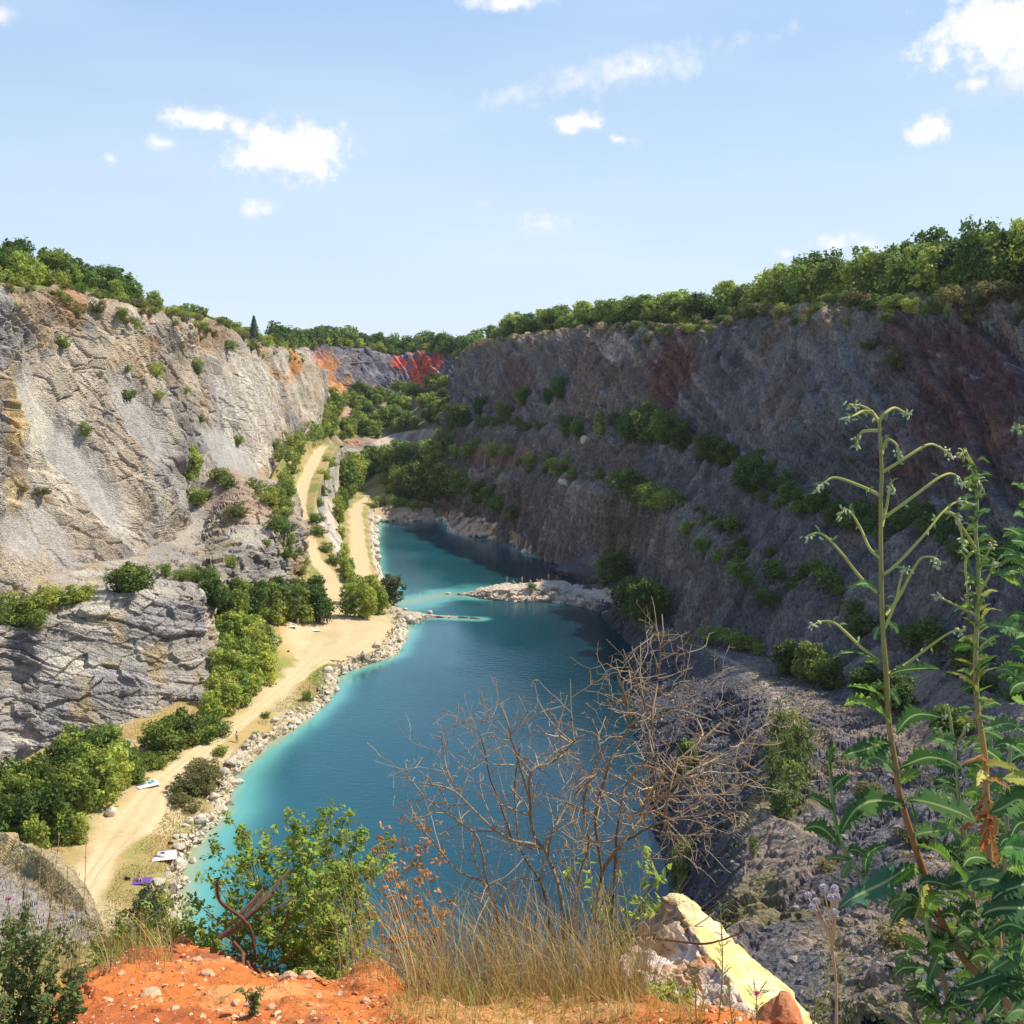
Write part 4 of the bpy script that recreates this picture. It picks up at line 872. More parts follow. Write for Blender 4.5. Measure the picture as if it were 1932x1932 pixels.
# --- single trees one can point at
p = LOFTS['left_plateau'].at(.4, .86); plant('conifer', p, 10.0, 'pointed conifer standing alone at the far end of the left rim', 'tree', wide=1.3)
p = LOFTS['right_plateau'].at(.4, t_at('right_plateau', .4, 1862)); plant('oak', p, 13.5, 'tallest round tree at the right end of the right cliff top', 'tree', wide=.75)
p = LOFTS['right_plateau'].at(.5, t_at('right_plateau', .5, 1935)); plant('light', p, 12.5, 'tall light tree beside the tallest one, cut by the right picture edge', 'tree', wide=.7)
p, n = hit(1131, 822); plant('column', p, pxh(p, 52), 'slender yellow green sapling standing out on the dark right cliff', 'tree', wide=1.1)
# --- bushes on the left face and ledges
spots('bush', [(240, 752, 24, 1.6), (293, 712, 34), (298, 750, 20), (348, 742, 18), (120, 655, 30), (156, 822, 34, .8), (376, 796, 20), (365, 690, 22, 1.6), (372, 705, 20, 1.6), (430, 662, 26, 1.6), (500, 1032, 22), (436, 1066, 24), (448, 838, 22), (240, 700, 16), (520, 850, 30, .8)],
      'small dark green shrub rooted in the bare left cliff face', 'shrub', 'small shrubs rooted in the left cliff face')
spots('light', [(355, 905, 66, .9), (366, 900, 60, .8)], 'leafy young tree halfway up the left cliff on a scree shelf', 'tree', 'two leafy young trees halfway up the left cliff')
spots('bush', [(372, 952, 46), (412, 908, 32), (432, 918, 30), (482, 930, 36), (520, 955, 46, 1.0), (505, 952, 40), (540, 940, 50, .9)], 'green shrub on the brown scree between the left cliff and the road', 'shrub', 'shrubs on the brown scree')
spots('olive', [(448, 975, 36, 1.5)], 'grey brown shrub on the brow of the dark bedded rock', 'shrub', None)
spots('olive', [(70, 932, 18, 2.4), (40, 925, 16, 2)], 'low grassy tuft on a crack of the big pale slab', 'grass tuft', 'grassy tufts on the pale slab')
spots('oak', [(245, 1118, 62, 1.3), (262, 1115, 50, 1.3), (228, 1118, 52, 1.2)], 'round dark bush in the middle of the ledge over the grey buttress', 'bush', 'round bushes in the middle of the ledge')
spots('bush', [(20, 1172, 70), (52, 1170, 60), (88, 1150, 54), (120, 1140, 46), (150, 1135, 44), (-20, 1175, 60), (70, 1180, 40), (38, 1184, 40), (165, 1128, 36)], 'green bush at the left end of the ledge over the grey buttress', 'bush', 'bushes at the left end of the ledge')
spots('bush', [(312, 1086, 32), (345, 1096, 30), (375, 1100, 44), (392, 1098, 40), (400, 1120, 40)], 'small bush at the right end of the ledge over the grey buttress', 'bush', 'bushes at the right end of the ledge')
# --- trees at the foot of the left rocks
spots('oak', [(30, 1600, 120), (85, 1585, 120), (135, 1550, 125), (60, 1520, 110), (15, 1530, 110), (110, 1500, 110), (160, 1520, 105), (-15, 1570, 120), (50, 1560, 120)], 'dark leafy tree in the thicket at the left picture edge beside the road', 'tree', 'dark trees in the thicket beside the near road', .95)
spots('light', [(188, 1520, 120), (215, 1500, 105), (240, 1480, 90), (180, 1470, 110), (140, 1450, 90), (205, 1460, 100), (110, 1590, 90), (70, 1610, 80), (150, 1590, 60)], 'bright green tree in the thicket beside the near road', 'tree', 'bright trees in the thicket beside the near road', .95)
spots('oak', [(300, 1420, 74, 1.2), (335, 1410, 80, 1.1), (318, 1430, 60, 1.3)], 'dark round tree under the lower end of the grey buttress', 'tree', 'dark trees under the end of the buttress')
spots('bush', [(272, 1450, 40), (290, 1442, 36), (262, 1475, 34), (300, 1450, 30), (380, 1400, 50), (360, 1405, 46), (400, 1385, 56)], 'low bush between the buttress and the dirt road', 'bush', 'low bushes between buttress and road')
spots('light', [(400, 1370, 74), (430, 1348, 76), (455, 1330, 76), (475, 1310, 80), (498, 1290, 84), (420, 1330, 80), (440, 1300, 84), (465, 1280, 84), (485, 1255, 84), (500, 1240, 70), (430, 1270, 80), (455, 1240, 84), (410, 1290, 70), (478, 1222, 70), (440, 1215, 80), (420, 1240, 76)],
      'bright green tree in the belt between the buttress end and the sandy beach', 'tree', 'bright trees in the belt before the beach', .95)
spots('oak', [(415, 1180, 80), (440, 1185, 86), (470, 1172, 84), (505, 1172, 80), (535, 1172, 76), (560, 1170, 78), (585, 1172, 74), (603, 1174, 66), (450, 1150, 70), (490, 1145, 60), (525, 1140, 60), (560, 1140, 56), (595, 1140, 60), (402, 1150, 70)], 'dark green tree in the row at the back of the beach left of the road', 'tree', 'dark trees at the back of the beach', .95)
spots('light', [(430, 1205, 60), (520, 1176, 50), (575, 1176, 46), (480, 1180, 60), (600, 1118, 34, .7)], 'light green small tree in the row at the back of the beach', 'tree', 'light trees at the back of the beach')
# --- along the climbing road
spots('bush', [(568, 1082, 22), (574, 1066, 20), (556, 1050, 26), (542, 1030, 30), (536, 1005, 34), (530, 980, 36), (536, 960, 30), (524, 940, 36), (542, 930, 26), (534, 910, 34), (548, 895, 28), (556, 878, 26), (540, 870, 40), (562, 858, 26), (552, 845, 40), (540, 1050, 34), (520, 1000, 36)], 'green bush on the uphill side of the climbing road', 'bush', 'bushes on the uphill side of the climbing road')
spots('bush', [(596, 985, 22, 1.6), (600, 1008, 22, 1.6), (606, 935, 26), (598, 955, 20), (612, 905, 26), (622, 880, 26), (618, 1040, 24), (630, 1062, 24)], 'low bush on the drop side of the climbing road', 'bush', 'low bushes on the drop side of the climbing road')
spots('light', [(644, 1070, 34), (652, 1088, 36), (658, 1100, 38), (650, 1052, 30), (660, 1085, 34), (640, 990, 56, .7), (645, 968, 52, .7), (643, 1020, 30)], 'light green tree squeezed between the climbing road and the lower path', 'tree', 'trees between the climbing road and the lower path', .9)
spots('light', [(660, 1162, 66, .9), (690, 1166, 70, .9), (715, 1158, 62, .9), (700, 1138, 60, .9), (672, 1140, 62, .9)], 'bushy green tree in the clump where the two tracks meet', 'tree', 'trees in the clump where the two tracks meet')
p, n = hit(737, 1140); plant('willow', p, pxh(p, 66), 'grey green willow leaning over the water at the track junction', 'tree', wide=.95)
# --- flat behind the far pool
spots('oak', [(752, 945, 74, .8), (772, 948, 80, .8), (795, 950, 84, .8), (815, 950, 80, .8), (740, 900, 60), (765, 905, 64), (790, 910, 66), (812, 905, 64), (830, 940, 60)], 'dark green tree in the grove behind the far pool', 'tree', 'dark trees in the grove behind the far pool')
spots('light', [(655, 940, 80, .8), (672, 925, 74, .8), (662, 910, 60), (682, 905, 50), (700, 892, 56), (722, 888, 50), (745, 880, 50), (770, 882, 50), (795, 880, 50), (815, 875, 50)], 'paler tree at the foot of the pale rock step', 'tree', 'paler trees at the foot of the rock step')
spots('bush', [(752, 955, 22, 1.5), (778, 958, 20, 1.5), (800, 958, 18), (716, 955, 24), (735, 930, 20), (730, 912, 26), (708, 958, 16)], 'low shrub on the dry flat behind the far pool', 'shrub', 'low shrubs behind the far pool')
# --- shaded right cliff
spots('oak', [(985, 768, 44), (950, 795, 42), (1052, 752, 46, .9), (1035, 765, 36), (905, 785, 40), (872, 808, 50), (856, 815, 50), (1072, 820, 40), (1090, 825, 34), (1200, 832, 70), (1225, 838, 84, 1.0), (1250, 840, 70), (1282, 850, 56), (1345, 872, 62), (1365, 880, 50), (1420, 935, 74), (1405, 925, 60)],
      'dark shaded tree on the upper ledge of the right cliff', 'tree', 'shaded trees on the upper ledge of the right cliff', .95)
spots('bush', [(842, 845, 46), (862, 868, 40), (885, 860, 36), (905, 850, 30), (930, 862, 34), (960, 858, 28), (1000, 872, 24), (1040, 885, 40), (1060, 895, 44), (1180, 925, 56), (1195, 920, 46), (1230, 955, 60, 1.3), (1255, 960, 46, 1.3), (1205, 950, 44), (1300, 1010, 34), (1330, 1040, 40), (1360, 1060, 36), (1390, 1085, 40), (1415, 1105, 36), (1440, 1140, 40), (1505, 965, 28, 1.6), (1470, 955, 24), (1440, 945, 24)],
      'dark shaded shrub on the lower ledge of the right cliff', 'shrub', 'shaded shrubs on the lower ledge of the right cliff', 1.2)
spots('oak', [(900, 950, 50), (925, 955, 46), (945, 970, 44), (965, 980, 30), (840, 930, 60), (855, 940, 56), (870, 930, 50)], 'shaded tree on the rubble at the far foot of the right cliff', 'tree', 'shaded trees at the far foot of the right cliff')
spots('oak', [(1150, 1098, 66, .9), (1172, 1100, 70, .9), (1200, 1168, 90, .9), (1225, 1178, 96, .9), (1190, 1150, 70), (1245, 1175, 80, .8)], 'dark shaded tree beside the path above the spit', 'tree', 'shaded trees above the spit')
spots('bush', [(1345, 1205, 34, 1.5), (1375, 1212, 34, 1.5), (1405, 1222, 36, 1.5), (1435, 1232, 36, 1.5), (1120, 1100, 14, 1.8), (1140, 1104, 14, 1.8)], 'low shaded bush along the path under the right cliff', 'bush', 'low shaded bushes along the cliff path')
spots('oak', [(1490, 1275, 80, 1.0), (1530, 1290, 90, 1.0), (1560, 1300, 70), (1630, 1315, 70), (1690, 1350, 90), (1790, 1400, 80)], 'bush green at the top standing where the path passes behind the tall weeds', 'tree', 'trees behind the tall weeds')
spots('olive', [(1690, 698, 56, .9), (1640, 660, 30)], 'bush with a sunlit top stuck high on the near right cliff', 'bush', 'two bushes high on the near right cliff')
# --- spur
spots('sparse', [(1470, 1420, 96, .8), (1500, 1425, 100, .8), (1485, 1470, 100, .8), (1460, 1500, 96, .8), (1495, 1520, 100, .8), (1515, 1480, 90, .8), (1450, 1450, 60, .9), (1520, 1430, 70, .9), (1475, 1545, 80)], 'feathery yellow green birch on the brow of the near spur', 'tree', 'feathery birches on the near spur')
spots('column', [(1292, 1465, 76, 1.1), (1302, 1450, 60)], 'small upright green bush on the dark drop below the path', 'bush', 'small upright bushes on the drop below the path')
spots('sparse', [(1290, 1690, 130, .5), (1272, 1680, 100, .5)], 'tall thin tree at the water below the spur', 'tree', 'two tall thin trees below the spur')
spots('sparse', [(1420, 1612, 46, .8)], 'tiny sapling on the lit rubble of the spur', 'tree', None)
spots('olive', [(1560, 1640, 30, 1.6), (1700, 1780, 60, 1.6), (1640, 1500, 40, 1.6), (1730, 1590, 50, 1.5)], 'olive bush on the rubble slope of the spur', 'bush', 'olive bushes on the rubble slope')
# --- shore bushes
spots('bush', [(579, 1322, 26, .9)], 'small dark round bush by the lake edge with a bather beside it', 'bush', None)
spots('bush', [(416, 1424, 28, 1.2)], 'dark round bush in the dry grass between road and lake', 'bush', None)
spots('bush', [(500, 1352, 14, 1.7), (482, 1388, 13, 1.3)], 'tiny bush on the dry grass beside the road', 'bush', 'tiny bushes beside the road')
spots('olive', [(350, 1500, 50, 1.4), (372, 1490, 56, 1.4), (392, 1470, 50, 1.3), (375, 1455, 36, 1.4), (340, 1520, 34, 1.4), (390, 1500, 40), (362, 1530, 30, 1.4)], 'olive green bush of the tangle between the near road and the lake', 'bush', 'olive bushes between near road and lake')
# ================================================================== STONES, PEOPLE, TOWELS
M_STONE = rock_mat('pale_stone', 1.8, .5, tint=.2)
def stone_mesh(seed, n=3, squash=(1, .8, .6), col=(.58, .50, .39)):
    bm = bmesh.new(); bmesh.ops.create_icosphere(bm, subdivisions=n, radius=1.0)
    V = np.array([v.co[:] for v in bm.verts]); Fc = np.array([[v.index for v in f.verts] for f in bm.faces]); bm.free()
    c, e = cells(V, .9, seed); d = 1 + .32 * fbm(V, .9, 3, seed=seed) + .28 * (c - .5)
    rs = np.random.RandomState(seed)
    for _ in range(7):                          # broken flat faces
        nrm = rs.normal(size=3); nrm /= np.linalg.norm(nrm); k = .62 + .25 * rs.rand(); q = (V * d[:, None]) @ nrm
        d = np.where(q > k, d * (k / np.maximum(q, 1e-6)) ** .85, d)
    V = V * d[:, None] * np.array(squash); C = np.array(col)[None] * (.85 + .3 * (c[:, None])) 
    return V, Fc, C
STONES = []
for k in range(5):
    V, Fc, C = stone_mesh(40 + k, 3, (1, .7 + .1 * (k % 3), .5 + .08 * k)); STONES.append((V, Fc, C))
STONE_ME = {}
def stone(loc, r, label, cat='boulder', group=None, k=None, name='boulder', sink=.25, col=None):
    k = rnd.randrange(5) if k is None else k
    k = (k, col)
    if k not in STONE_ME:
        V, Fc, C = STONES[k[0]]; C = C if col is None else C / C.mean(0) * np.array(col); o = npmesh(name, V, Fc, M_STONE, smooth=False, cols={'Col': C}); STONE_ME[k] = o.data
    else:
        o = bpy.data.objects.new(name, STONE_ME[k]); COL.objects.link(o)
    o.location = loc + Vector((0, 0, r * sink)); o.scale = (r, r, r); o.rotation_euler = (rnd.uniform(-.25, .25), rnd.uniform(-.25, .25), rnd.random() * 6.28)
    return tag(o, label, cat, group)
for i in range(len(SHORE_L) - 3):
    a, b = SHORE_L[i + 1], SHORE_L[i + 2]
    if a.y < 95 or i > 12: continue
    n = max(2, int((b - a).length / 3.0))
    for j in range(n):
        q = a.lerp(b, (j + rnd.random()) / n); q = Vector((q.x - rnd.uniform(-.4, 2.2), q.y + rnd.uniform(-.5, .8), 0)); g0 = down(q.x, q.y)
        stone(Vector((q.x, q.y, max(0, g0.z if g0 else 0))), rnd.choice((rnd.uniform(.25, .6), rnd.uniform(.5, 1.2))), 'pale boulder in the stony edge of the left shore', 'boulder', 'pale boulders along the left shore')
for i in range(2, len(SHORE_P) - 1):
    a, b = SHORE_P[i], SHORE_P[i + 1]
    for j in range(max(1, int((b - a).length / 4))):
        q = a.lerp(b, rnd.random()); g0 = down(q.x - .8, q.y)
        stone(Vector((q.x - .8, q.y, g0.z if g0 else 0)), rnd.uniform(.9, 1.9), 'pale block in the rocky edge of the far pool path', 'boulder', 'pale blocks along the far pool path')
for i in range(1, len(SHORE_F) - 1):
    a, b = SHORE_F[i], SHORE_F[i + 1]
    for j in range(max(1, int((b - a).length / 3))):
        q = a.lerp(b, rnd.random()); g0 = down(q.x, q.y + 1.0)
        stone(Vector((q.x, q.y + rnd.random() * 2.5, (g0.z if g0 else 0) * .6)), rnd.uniform(.6, 1.5), 'brownish block on the low bank behind the far pool', 'boulder', 'blocks on the far bank')
def at_px(u, v):
    p, n = hit(u, v); return p
p = at_px(209, 1537); stone(p, 1.05, 'big pale boulder left of the near dirt road beside the thicket', 'boulder', k=1)
p = at_px(284, 1411); stone(p, .7, 'pale stone between the bushes and the bend of the dirt road', 'boulder', k=2)
for (u, v, r) in ((366, 1452, .5), (376, 1455, .5), (352, 1448, .4), (398, 1476, .45), (345, 1500, .4), (333, 1502, .35)):
    p = at_px(u, v); stone(p, r, 'pale stone lying among the olive bushes by the lake', 'stone', 'pale stones among the olive bushes')
for (u, v, r) in ((358, 1552, .7), (372, 1546, .8), (385, 1550, .7), (372, 1560, .6), (350, 1560, .5), (345, 1580, .6), (338, 1600, .7), (334, 1625, .6), (330, 1640, .6)):
    p = at_px(u, v); stone(p, r, 'pale block in the heap at the near bend of the shore', 'boulder', 'pale blocks heaped at the near shore bend')
for (u, v, r) in ((772, 1170, 1.3), (782, 1172, 1.1), (790, 1168, .9)):
    p = PZ(u, v, .5); stone(p, r, 'big block at the root of the stone jetty', 'boulder', 'big blocks at the root of the jetty')
p = PZ(812, 1157, .0); stone(p, .8, 'lone boulder in the water behind the jetty', 'boulder', k=3)
p = PZ(846, 1121, .0); stone(p, .8, 'lone pale stone off the tip of the spit', 'boulder', k=0)
for k in range(16):
    q = LOFTS['LB'].at(rnd.uniform(1.0, 2.2), rnd.uniform(.62, .78)); stone(q, rnd.uniform(.8, 1.7), 'orange brown block of the rockfall where the far bank meets the dark cliff', 'boulder', 'rockfall blocks at the far right corner of the lake')
p = at_px(1064, 914)
if p: stone(p, 2.0, 'pale block catching sun on the lower ledge of the shaded cliff', 'boulder', k=2)
p = at_px(1105, 832)
if p: stone(p, 1.9, 'small pale block on the ledge left of the slender sapling', 'boulder', k=4)
for (u, v) in ((1690, 1478), (1640, 1560), (1600, 1620), (1660, 1660), (1720, 1700), (1580, 1590), (1560, 1560), (1620, 1700), (1530, 1600), (1700, 1560), (1760, 1640), (1540, 1680), (1480, 1650), (1505, 1705), (1600, 1760), (1680, 1780), (1460, 1600), (1740, 1760), (1500, 1580), (1570, 1720), (1630, 1800), (1450, 1550), (1520, 1545)):
    p = at_px(u + rnd.uniform(-14, 14), v + rnd.uniform(-14, 14))
    if p: stone(p, rnd.uniform(.18, .45), 'angular stone on the rubble slope of the near spur', 'stone', 'stones on the rubble slope', col=(.27, .225, .195), sink=.0)

# ---- people
def skin_body(name, joints, edges, mat, parent, root=0, sub=1):
    me = bpy.data.meshes.new(name); me.from_pydata([j[:3] for j in joints], edges, []); me.materials.append(mat)
    o = bpy.data.objects.new(name, me); COL.objects.link(o); o.parent = parent
    o.modifiers.new('skin', 'SKIN'); o.modifiers['skin'].use_smooth_shade = True
    for i, j in enumerate(joints):
        r = j[3]; r = r if isinstance(r, tuple) else (r, r); me.skin_vertices[0].data[i].radius = r; me.skin_vertices[0].data[i].use_root = (i == root)
    m = o.modifiers.new('sub', 'SUBSURF'); m.levels = sub; m.render_levels = sub
    return o
def flat_mat(name, c, rough=.7):
    m, nt, b = material(name); b.inputs['Base Color'].default_value = (*c, 1); b.inputs['Roughness'].default_value = rough; return m
SKIN = flat_mat('skin', (.42, .25, .16), .55); SKIN_T = flat_mat('tanned_skin', (.34, .17, .09), .55)
CL = {k: flat_mat('cloth_' + k, c) for k, c in dict(red=(.5, .03, .03), darkred=(.22, .03, .03), blue=(.03, .08, .35), white=(.6, .6, .6), black=(.02, .02, .025), yellow=(.7, .55, .08), purple=(.14, .06, .30), green=(.1, .2, .08), cyan=(.05, .42, .6), pink=(.6, .12, .25), brown=(.17, .08, .04)).items()}
HAIR = flat_mat('dark_hair', (.03, .02, .015)); HAIR_L = flat_mat('fair_hair', (.35, .24, .12))
POSES = dict(
    stand=dict(hip=.92, thigh=[(.10, 0, .50), (.11, .02, .09)], tors=(0, 0), arms=[(.24, .02, 1.10), (.26, -.06, .86)], asym=.06),
    walk=dict(hip=.90, thigh=[(.09, -.22, .50), (.09, -.12, .09)], tors=(0, -.04), arms=[(.23, .14, 1.12), (.23, .04, .90)], asym=.30),
    sit=dict(hip=.14, thigh=[(.13, -.36, .42), (.13, -.60, .07)], tors=(0, .14), arms=[(.26, .16, .42), (.22, -.12, .30)], asym=.05),
    lie=None)
def person(loc, pose, top, bottom, face, label, skin=SKIN, hair=HAIR, group=None, h=1.72):
    e = empty('person', loc, face); k = h / 1.72; e.scale = (k, k, k); tag(e, label, 'person', group)
    if pose == 'lie':
        J = [(0, 0, .13, (.15, .10)), (0, .22, .14, (.13, .10)), (0, .46, .15, (.17, .10)), (0, .60, .14, .055), (0, .76, .15, .10),
             (.10, -.42, .12, .07), (.12, -.82, .08, .045), (.12, -.86, .18, .04), (-.10, -.42, .12, .07), (-.13, -.82, .08, .045), (-.13, -.86, .18, .04),
             (.20, .48, .13, .05), (.36, .30, .09, .04), (.30, .08, .07, .03), (-.20, .48, .13, .05), (-.38, .36, .09, .04), (-.42, .10, .07, .03)]
        hd = (0, .76, .16); hipz = (0, 0, .13); th = [(.10, -.30, .12), (-.10, -.30, .12)]
    else:
        q = POSES[pose]; hz = q['hip']; ty = q['tors'][1]; sh = hz + .50; a = q['asym']
        (k1x, k1y, k1z), (f1x, f1y, f1z) = q['thigh']; (e1x, e1y, e1z), (h1x, h1y, h1z) = q['arms']
        if pose == 'sit': e1z += .0
        J = [(0, 0, hz, (.155, .11)), (0, ty * .45, hz + .22, (.125, .095)), (0, ty, sh - .06, (.175, .105)), (0, ty, sh + .07, .055), (0, ty - .03, sh + .22, .105),
             (k1x, k1y - a, k1z, .072), (f1x, f1y - a * .6, f1z, .045), (f1x, f1y - a * .6 - .15, f1z - .045, .04), (-k1x, k1y + a, k1z, .072), (-f1x, f1y + a * 1.5, f1z, .045), (-f1x, f1y + a * 1.5 - .15, f1z - .045, .04),
             (.20, ty, sh - .02, .055), (e1x, e1y + ty, e1z, .04), (h1x, h1y + ty + a, h1z, .032), (-.20, ty, sh - .02, .055), (-e1x, e1y + ty - a * .5, e1z, .04), (-h1x, h1y + ty - a, h1z, .032)]
        hd = (0, ty - .03, sh + .23); th = [(k1x * .8, (k1y - a) * .55, hz + (k1z - hz) * .55), (-k1x * .8, (k1y + a) * .55, hz + (k1z - hz) * .55)]; hipz = (0, 0, hz)
    E = [(0, 1), (1, 2), (2, 3), (3, 4), (0, 5), (5, 6), (6, 7), (0, 8), (8, 9), (9, 10), (2, 11), (11, 12), (12, 13), (2, 14), (14, 15), (15, 16)]
    skin_body('body', J, E, skin, e, 0)
    if bottom: skin_body('shorts', [(*hipz, (.172, .128)), (*th[0], .088), (*th[1], .088)], [(0, 1), (0, 2)], CL[bottom], e)
    if top:
        m1 = Vector(J[1][:3]); m2 = Vector(J[2][:3]); lo_ = Vector(J[0][:3]).lerp(m1, .35)
        up = [(*lo_, (.16, .115)), (*m1, (.142, .112)), (*m2, (.19, .122)), (*Vector(J[11][:3]).lerp(Vector(J[12][:3]), .45), .064), (*Vector(J[14][:3]).lerp(Vector(J[15][:3]), .45), .064)]
        skin_body('shirt', up, [(0, 1), (1, 2), (2, 3), (2, 4)], CL[top], e)
    bm = bmesh.new(); bmesh.ops.create_icosphere(bm, subdivisions=2, radius=.125)
    bmesh.ops.delete(bm, geom=[v for v in bm.verts if (v.co.y < -.03 and v.co.z < .05) or v.co.z < -.07], context='VERTS')
    me = bpy.data.meshes.new('hair'); bm.to_mesh(me); bm.free(); me.materials.append(CL[hair] if isinstance(hair, str) else hair)
    ho = bpy.data.objects.new('hair' if not isinstance(hair, str) else 'hat', me); COL.objects.link(ho); ho.parent = e; ho.location = (hd[0], hd[1] + .015, hd[2] + .02)
    if pose == 'lie': ho.rotation_euler = (-1.4, 0, 0)
    return e
def pp(u, v, *a, z=None, **k):
    p = PZ(u, v, z) if z is not None else at_px(u, v)
    return person(p, *a, **k)
def on_spit(u):
    Lo = LOFTS['rock_spit']; uu, vv = proj(Lo.p); k = np.where((np.abs(uu - u) < 3) & (Lo.s > 2.2) & (Lo.s < 3.0))[0]; return Vector(Lo.p[k[np.argmin(vv[k])]])
# bathers on the spit
person(on_spit(954), 'stand', None, 'brown', .4, 'bare-chested bather in dark trunks, leftmost standing on the spit')
person(on_spit(971), 'sit', 'white', 'black', .9, 'bather in a white top sitting second from the left on the spit', hair=HAIR_L)
person(on_spit(986), 'stand', 'white', 'white', 2.4, 'person in white standing in the middle of the spit', hair=HAIR_L)
person(on_spit(998), 'sit', 'green', 'brown', .2, 'bather in dull green sitting by the small bush on the spit')
person(on_spit(1012), 'sit', 'red', 'black', 1.1, 'bather in a red top sitting right of the small bush on the spit')
person(on_spit(1020), 'sit', 'white', 'red', 4.4, 'bather in white top and red shorts sitting next to the one in red')
person(on_spit(1034), 'stand', 'yellow', 'yellow', 3.0, 'person in yellowish clothes standing on the right half of the spit', hair=HAIR_L)
person(on_spit(1047), 'walk', None, 'red', 1.4, 'tanned bather in red trunks, rightmost standing on the spit', skin=SKIN_T)
spots('bush', [(1001, 1108, 12, 1.6)], 'small olive bush among the bathers on the spit', 'bush', None)
# walkers on the cliff path
pp(1309, 1219, 'walk', 'darkred', 'black', 3.4, 'walker in dark red at the back of the group on the cliff path')
pp(1317, 1222, 'walk', 'red', 'black', 3.6, 'walker in bright red on the cliff path between dark red and blue')
pp(1325, 1223, 'walk', 'blue', 'black', 3.3, 'walker in blue on the cliff path')
pp(1331, 1232, 'walk', 'white', 'blue', 3.5, 'walker in a white shirt alone on the cliff path')
pp(1347, 1243, 'walk', None, 'brown', 3.6, 'bare-chested tanned walker leading the way along the cliff path', skin=SKIN_T)
for i, (u, v) in enumerate(((1222, 1190), (1230, 1189), (1238, 1190))):
    pp(u, v, 'stand', None, 'brown', 1 + i, 'tanned bather in the close group on the dark rock above the water', skin=SKIN_T, group='three bathers on the dark rock')
pp(1178, 1178, 'sit', None, 'black', 1.2, 'pale bather sitting low by the water at the dark right shore')
# beach
pp(733, 1197, 'sit', 'red', 'red', 1.2, 'bather in red sitting beside the yellow towel on the beach corner')
pp(740, 1199, 'stand', None, 'black', .8, 'bather in black trunks standing on the beach corner by the water')
pp(750, 1166, 'sit', None, 'red', .9, 'tanned bather sitting where the jetty leaves the beach', skin=SKIN_T)
pp(697, 1250, 'sit', 'red', 'red', 1.5, 'bather in red sitting low among the shore boulders below the beach')
pp(627, 1247, 'lie', None, 'pink', 1.4, 'sunbather in pink lying on the sand next to a yellow towel')
pp(562, 1181, 'stand', 'red', 'white', .5, 'person in a red top standing at the trees behind the beach', skin=SKIN)
pp(584, 1316, 'stand', 'white', 'white', .6, 'person in white standing beside the small round bush by the lake', hair=HAIR)
pp(447, 1402, 'stand', 'white', 'black', 4.0, 'person in white top and black trousers standing on the dry grass by the lake')
pp(269, 1475, 'sit', 'black', 'black', .4, 'person with a blue hat sitting at the roadside by white bags', hair='cyan')
pp(331, 1652, 'stand', 'brown', 'black', 1.2, 'dark-haired tanned person standing by the rocks near the white towel', skin=SKIN_T)
pp(264, 1663, 'sit', None, 'pink', .4, 'bather in pink sitting on the purple blanket on the near grass')
pp(299, 1618, 'lie', 'blue', 'red', 1.3, 'sunbather lying on the large white towel on the near grass')
for i, (u, v) in enumerate(((788, 1130), (798, 1130))):
    q = PZ(u, v, -1.30); person(q, 'stand', None, 'black', 1.4 + i, ['swimmer on the left of the pair in the turquoise shallows', 'swimmer on the right of the pair in the turquoise shallows'][i], skin=SKIN_T)

def cloth(u, v, w, l, rz, mat, name, label, cat, group=None):
    p = at_px(u, v); n = 14; g = np.linspace(-.5, .5, n); X, Y = np.meshgrid(g * w, g * l); P_ = np.stack([X.ravel(), Y.ravel(), np.zeros(n * n)], 1)
    P_[:, 2] = .03 + .05 * (fbm(P_ + p.x, .5, 2) + .5) ; i = np.arange(n * n).reshape(n, n)
    o = npmesh(name, P_, np.stack([i[:-1, :-1], i[:-1, 1:], i[1:, 1:], i[1:, :-1]], -1).reshape(-1, 4), mat); o.location = p + Vector((0, 0, .06)); o.rotation_euler = (0, 0, rz)
    sm = o.modifiers.new('thickness', 'SOLIDIFY'); sm.thickness = .02
    return tag(o, label, cat, group)
cloth(301, 1617, 3.6, 2.6, .3, CL['white'], 'towel', 'large white towel spread on the near grass by the shore rocks', 'towel')
cloth(262, 1664, 2.6, 1.6, .2, CL['purple'], 'blanket', 'purple blanket on the near grass in front of the bushes', 'blanket')
cloth(734, 1200, 2.4, 1.0, .1, CL['yellow'], 'towel', 'yellow towel at the beach corner', 'towel')
cloth(641, 1246, 2.2, 1.0, .4, CL['yellow'], 'towel', 'yellow towel beside the sunbather in pink', 'towel')
cloth(278, 1482, 3.0, 1.8, .7, CL['white'], 'blanket', 'white sheet with bags beside the person in the blue hat', 'blanket')
cloth(548, 1183, 2.6, 1.4, .2, CL['white'], 'towel', 'white towel at the trees behind the beach', 'towel')
cloth(593, 1190, 2.4, 1.6, .4, CL['white'], 'towel', 'white towel left of the road mouth on the beach', 'towel')
def bag(u, v, s, mat, label):
    V, Fc, C = stone_mesh(77 + int(u), 2, (1, .6, .62)); p = at_px(u, v); o = npmesh('bag', V * s, Fc, mat); o.location = p + Vector((0, 0, s * .5)); return tag(o, label, 'bag')
bag(284, 1480, .34, CL['cyan'], 'light blue bag on the white sheet at the roadside')
bag(290, 1477, .40, CL['white'], 'white bag at the right end of the roadside sheet')
bag(240, 1660, .36, CL['black'], 'black bag on the near grass left of the purple blanket')
bag(307, 1612, .28, CL['blue'], 'blue bag on the big white towel')
bag(322, 1593, .34, CL['black'], 'black bag on the shore rocks above the white towel')
bag(544, 1230, .32, CL['darkred'], 'dark red bag alone on the dry grass of the beach')

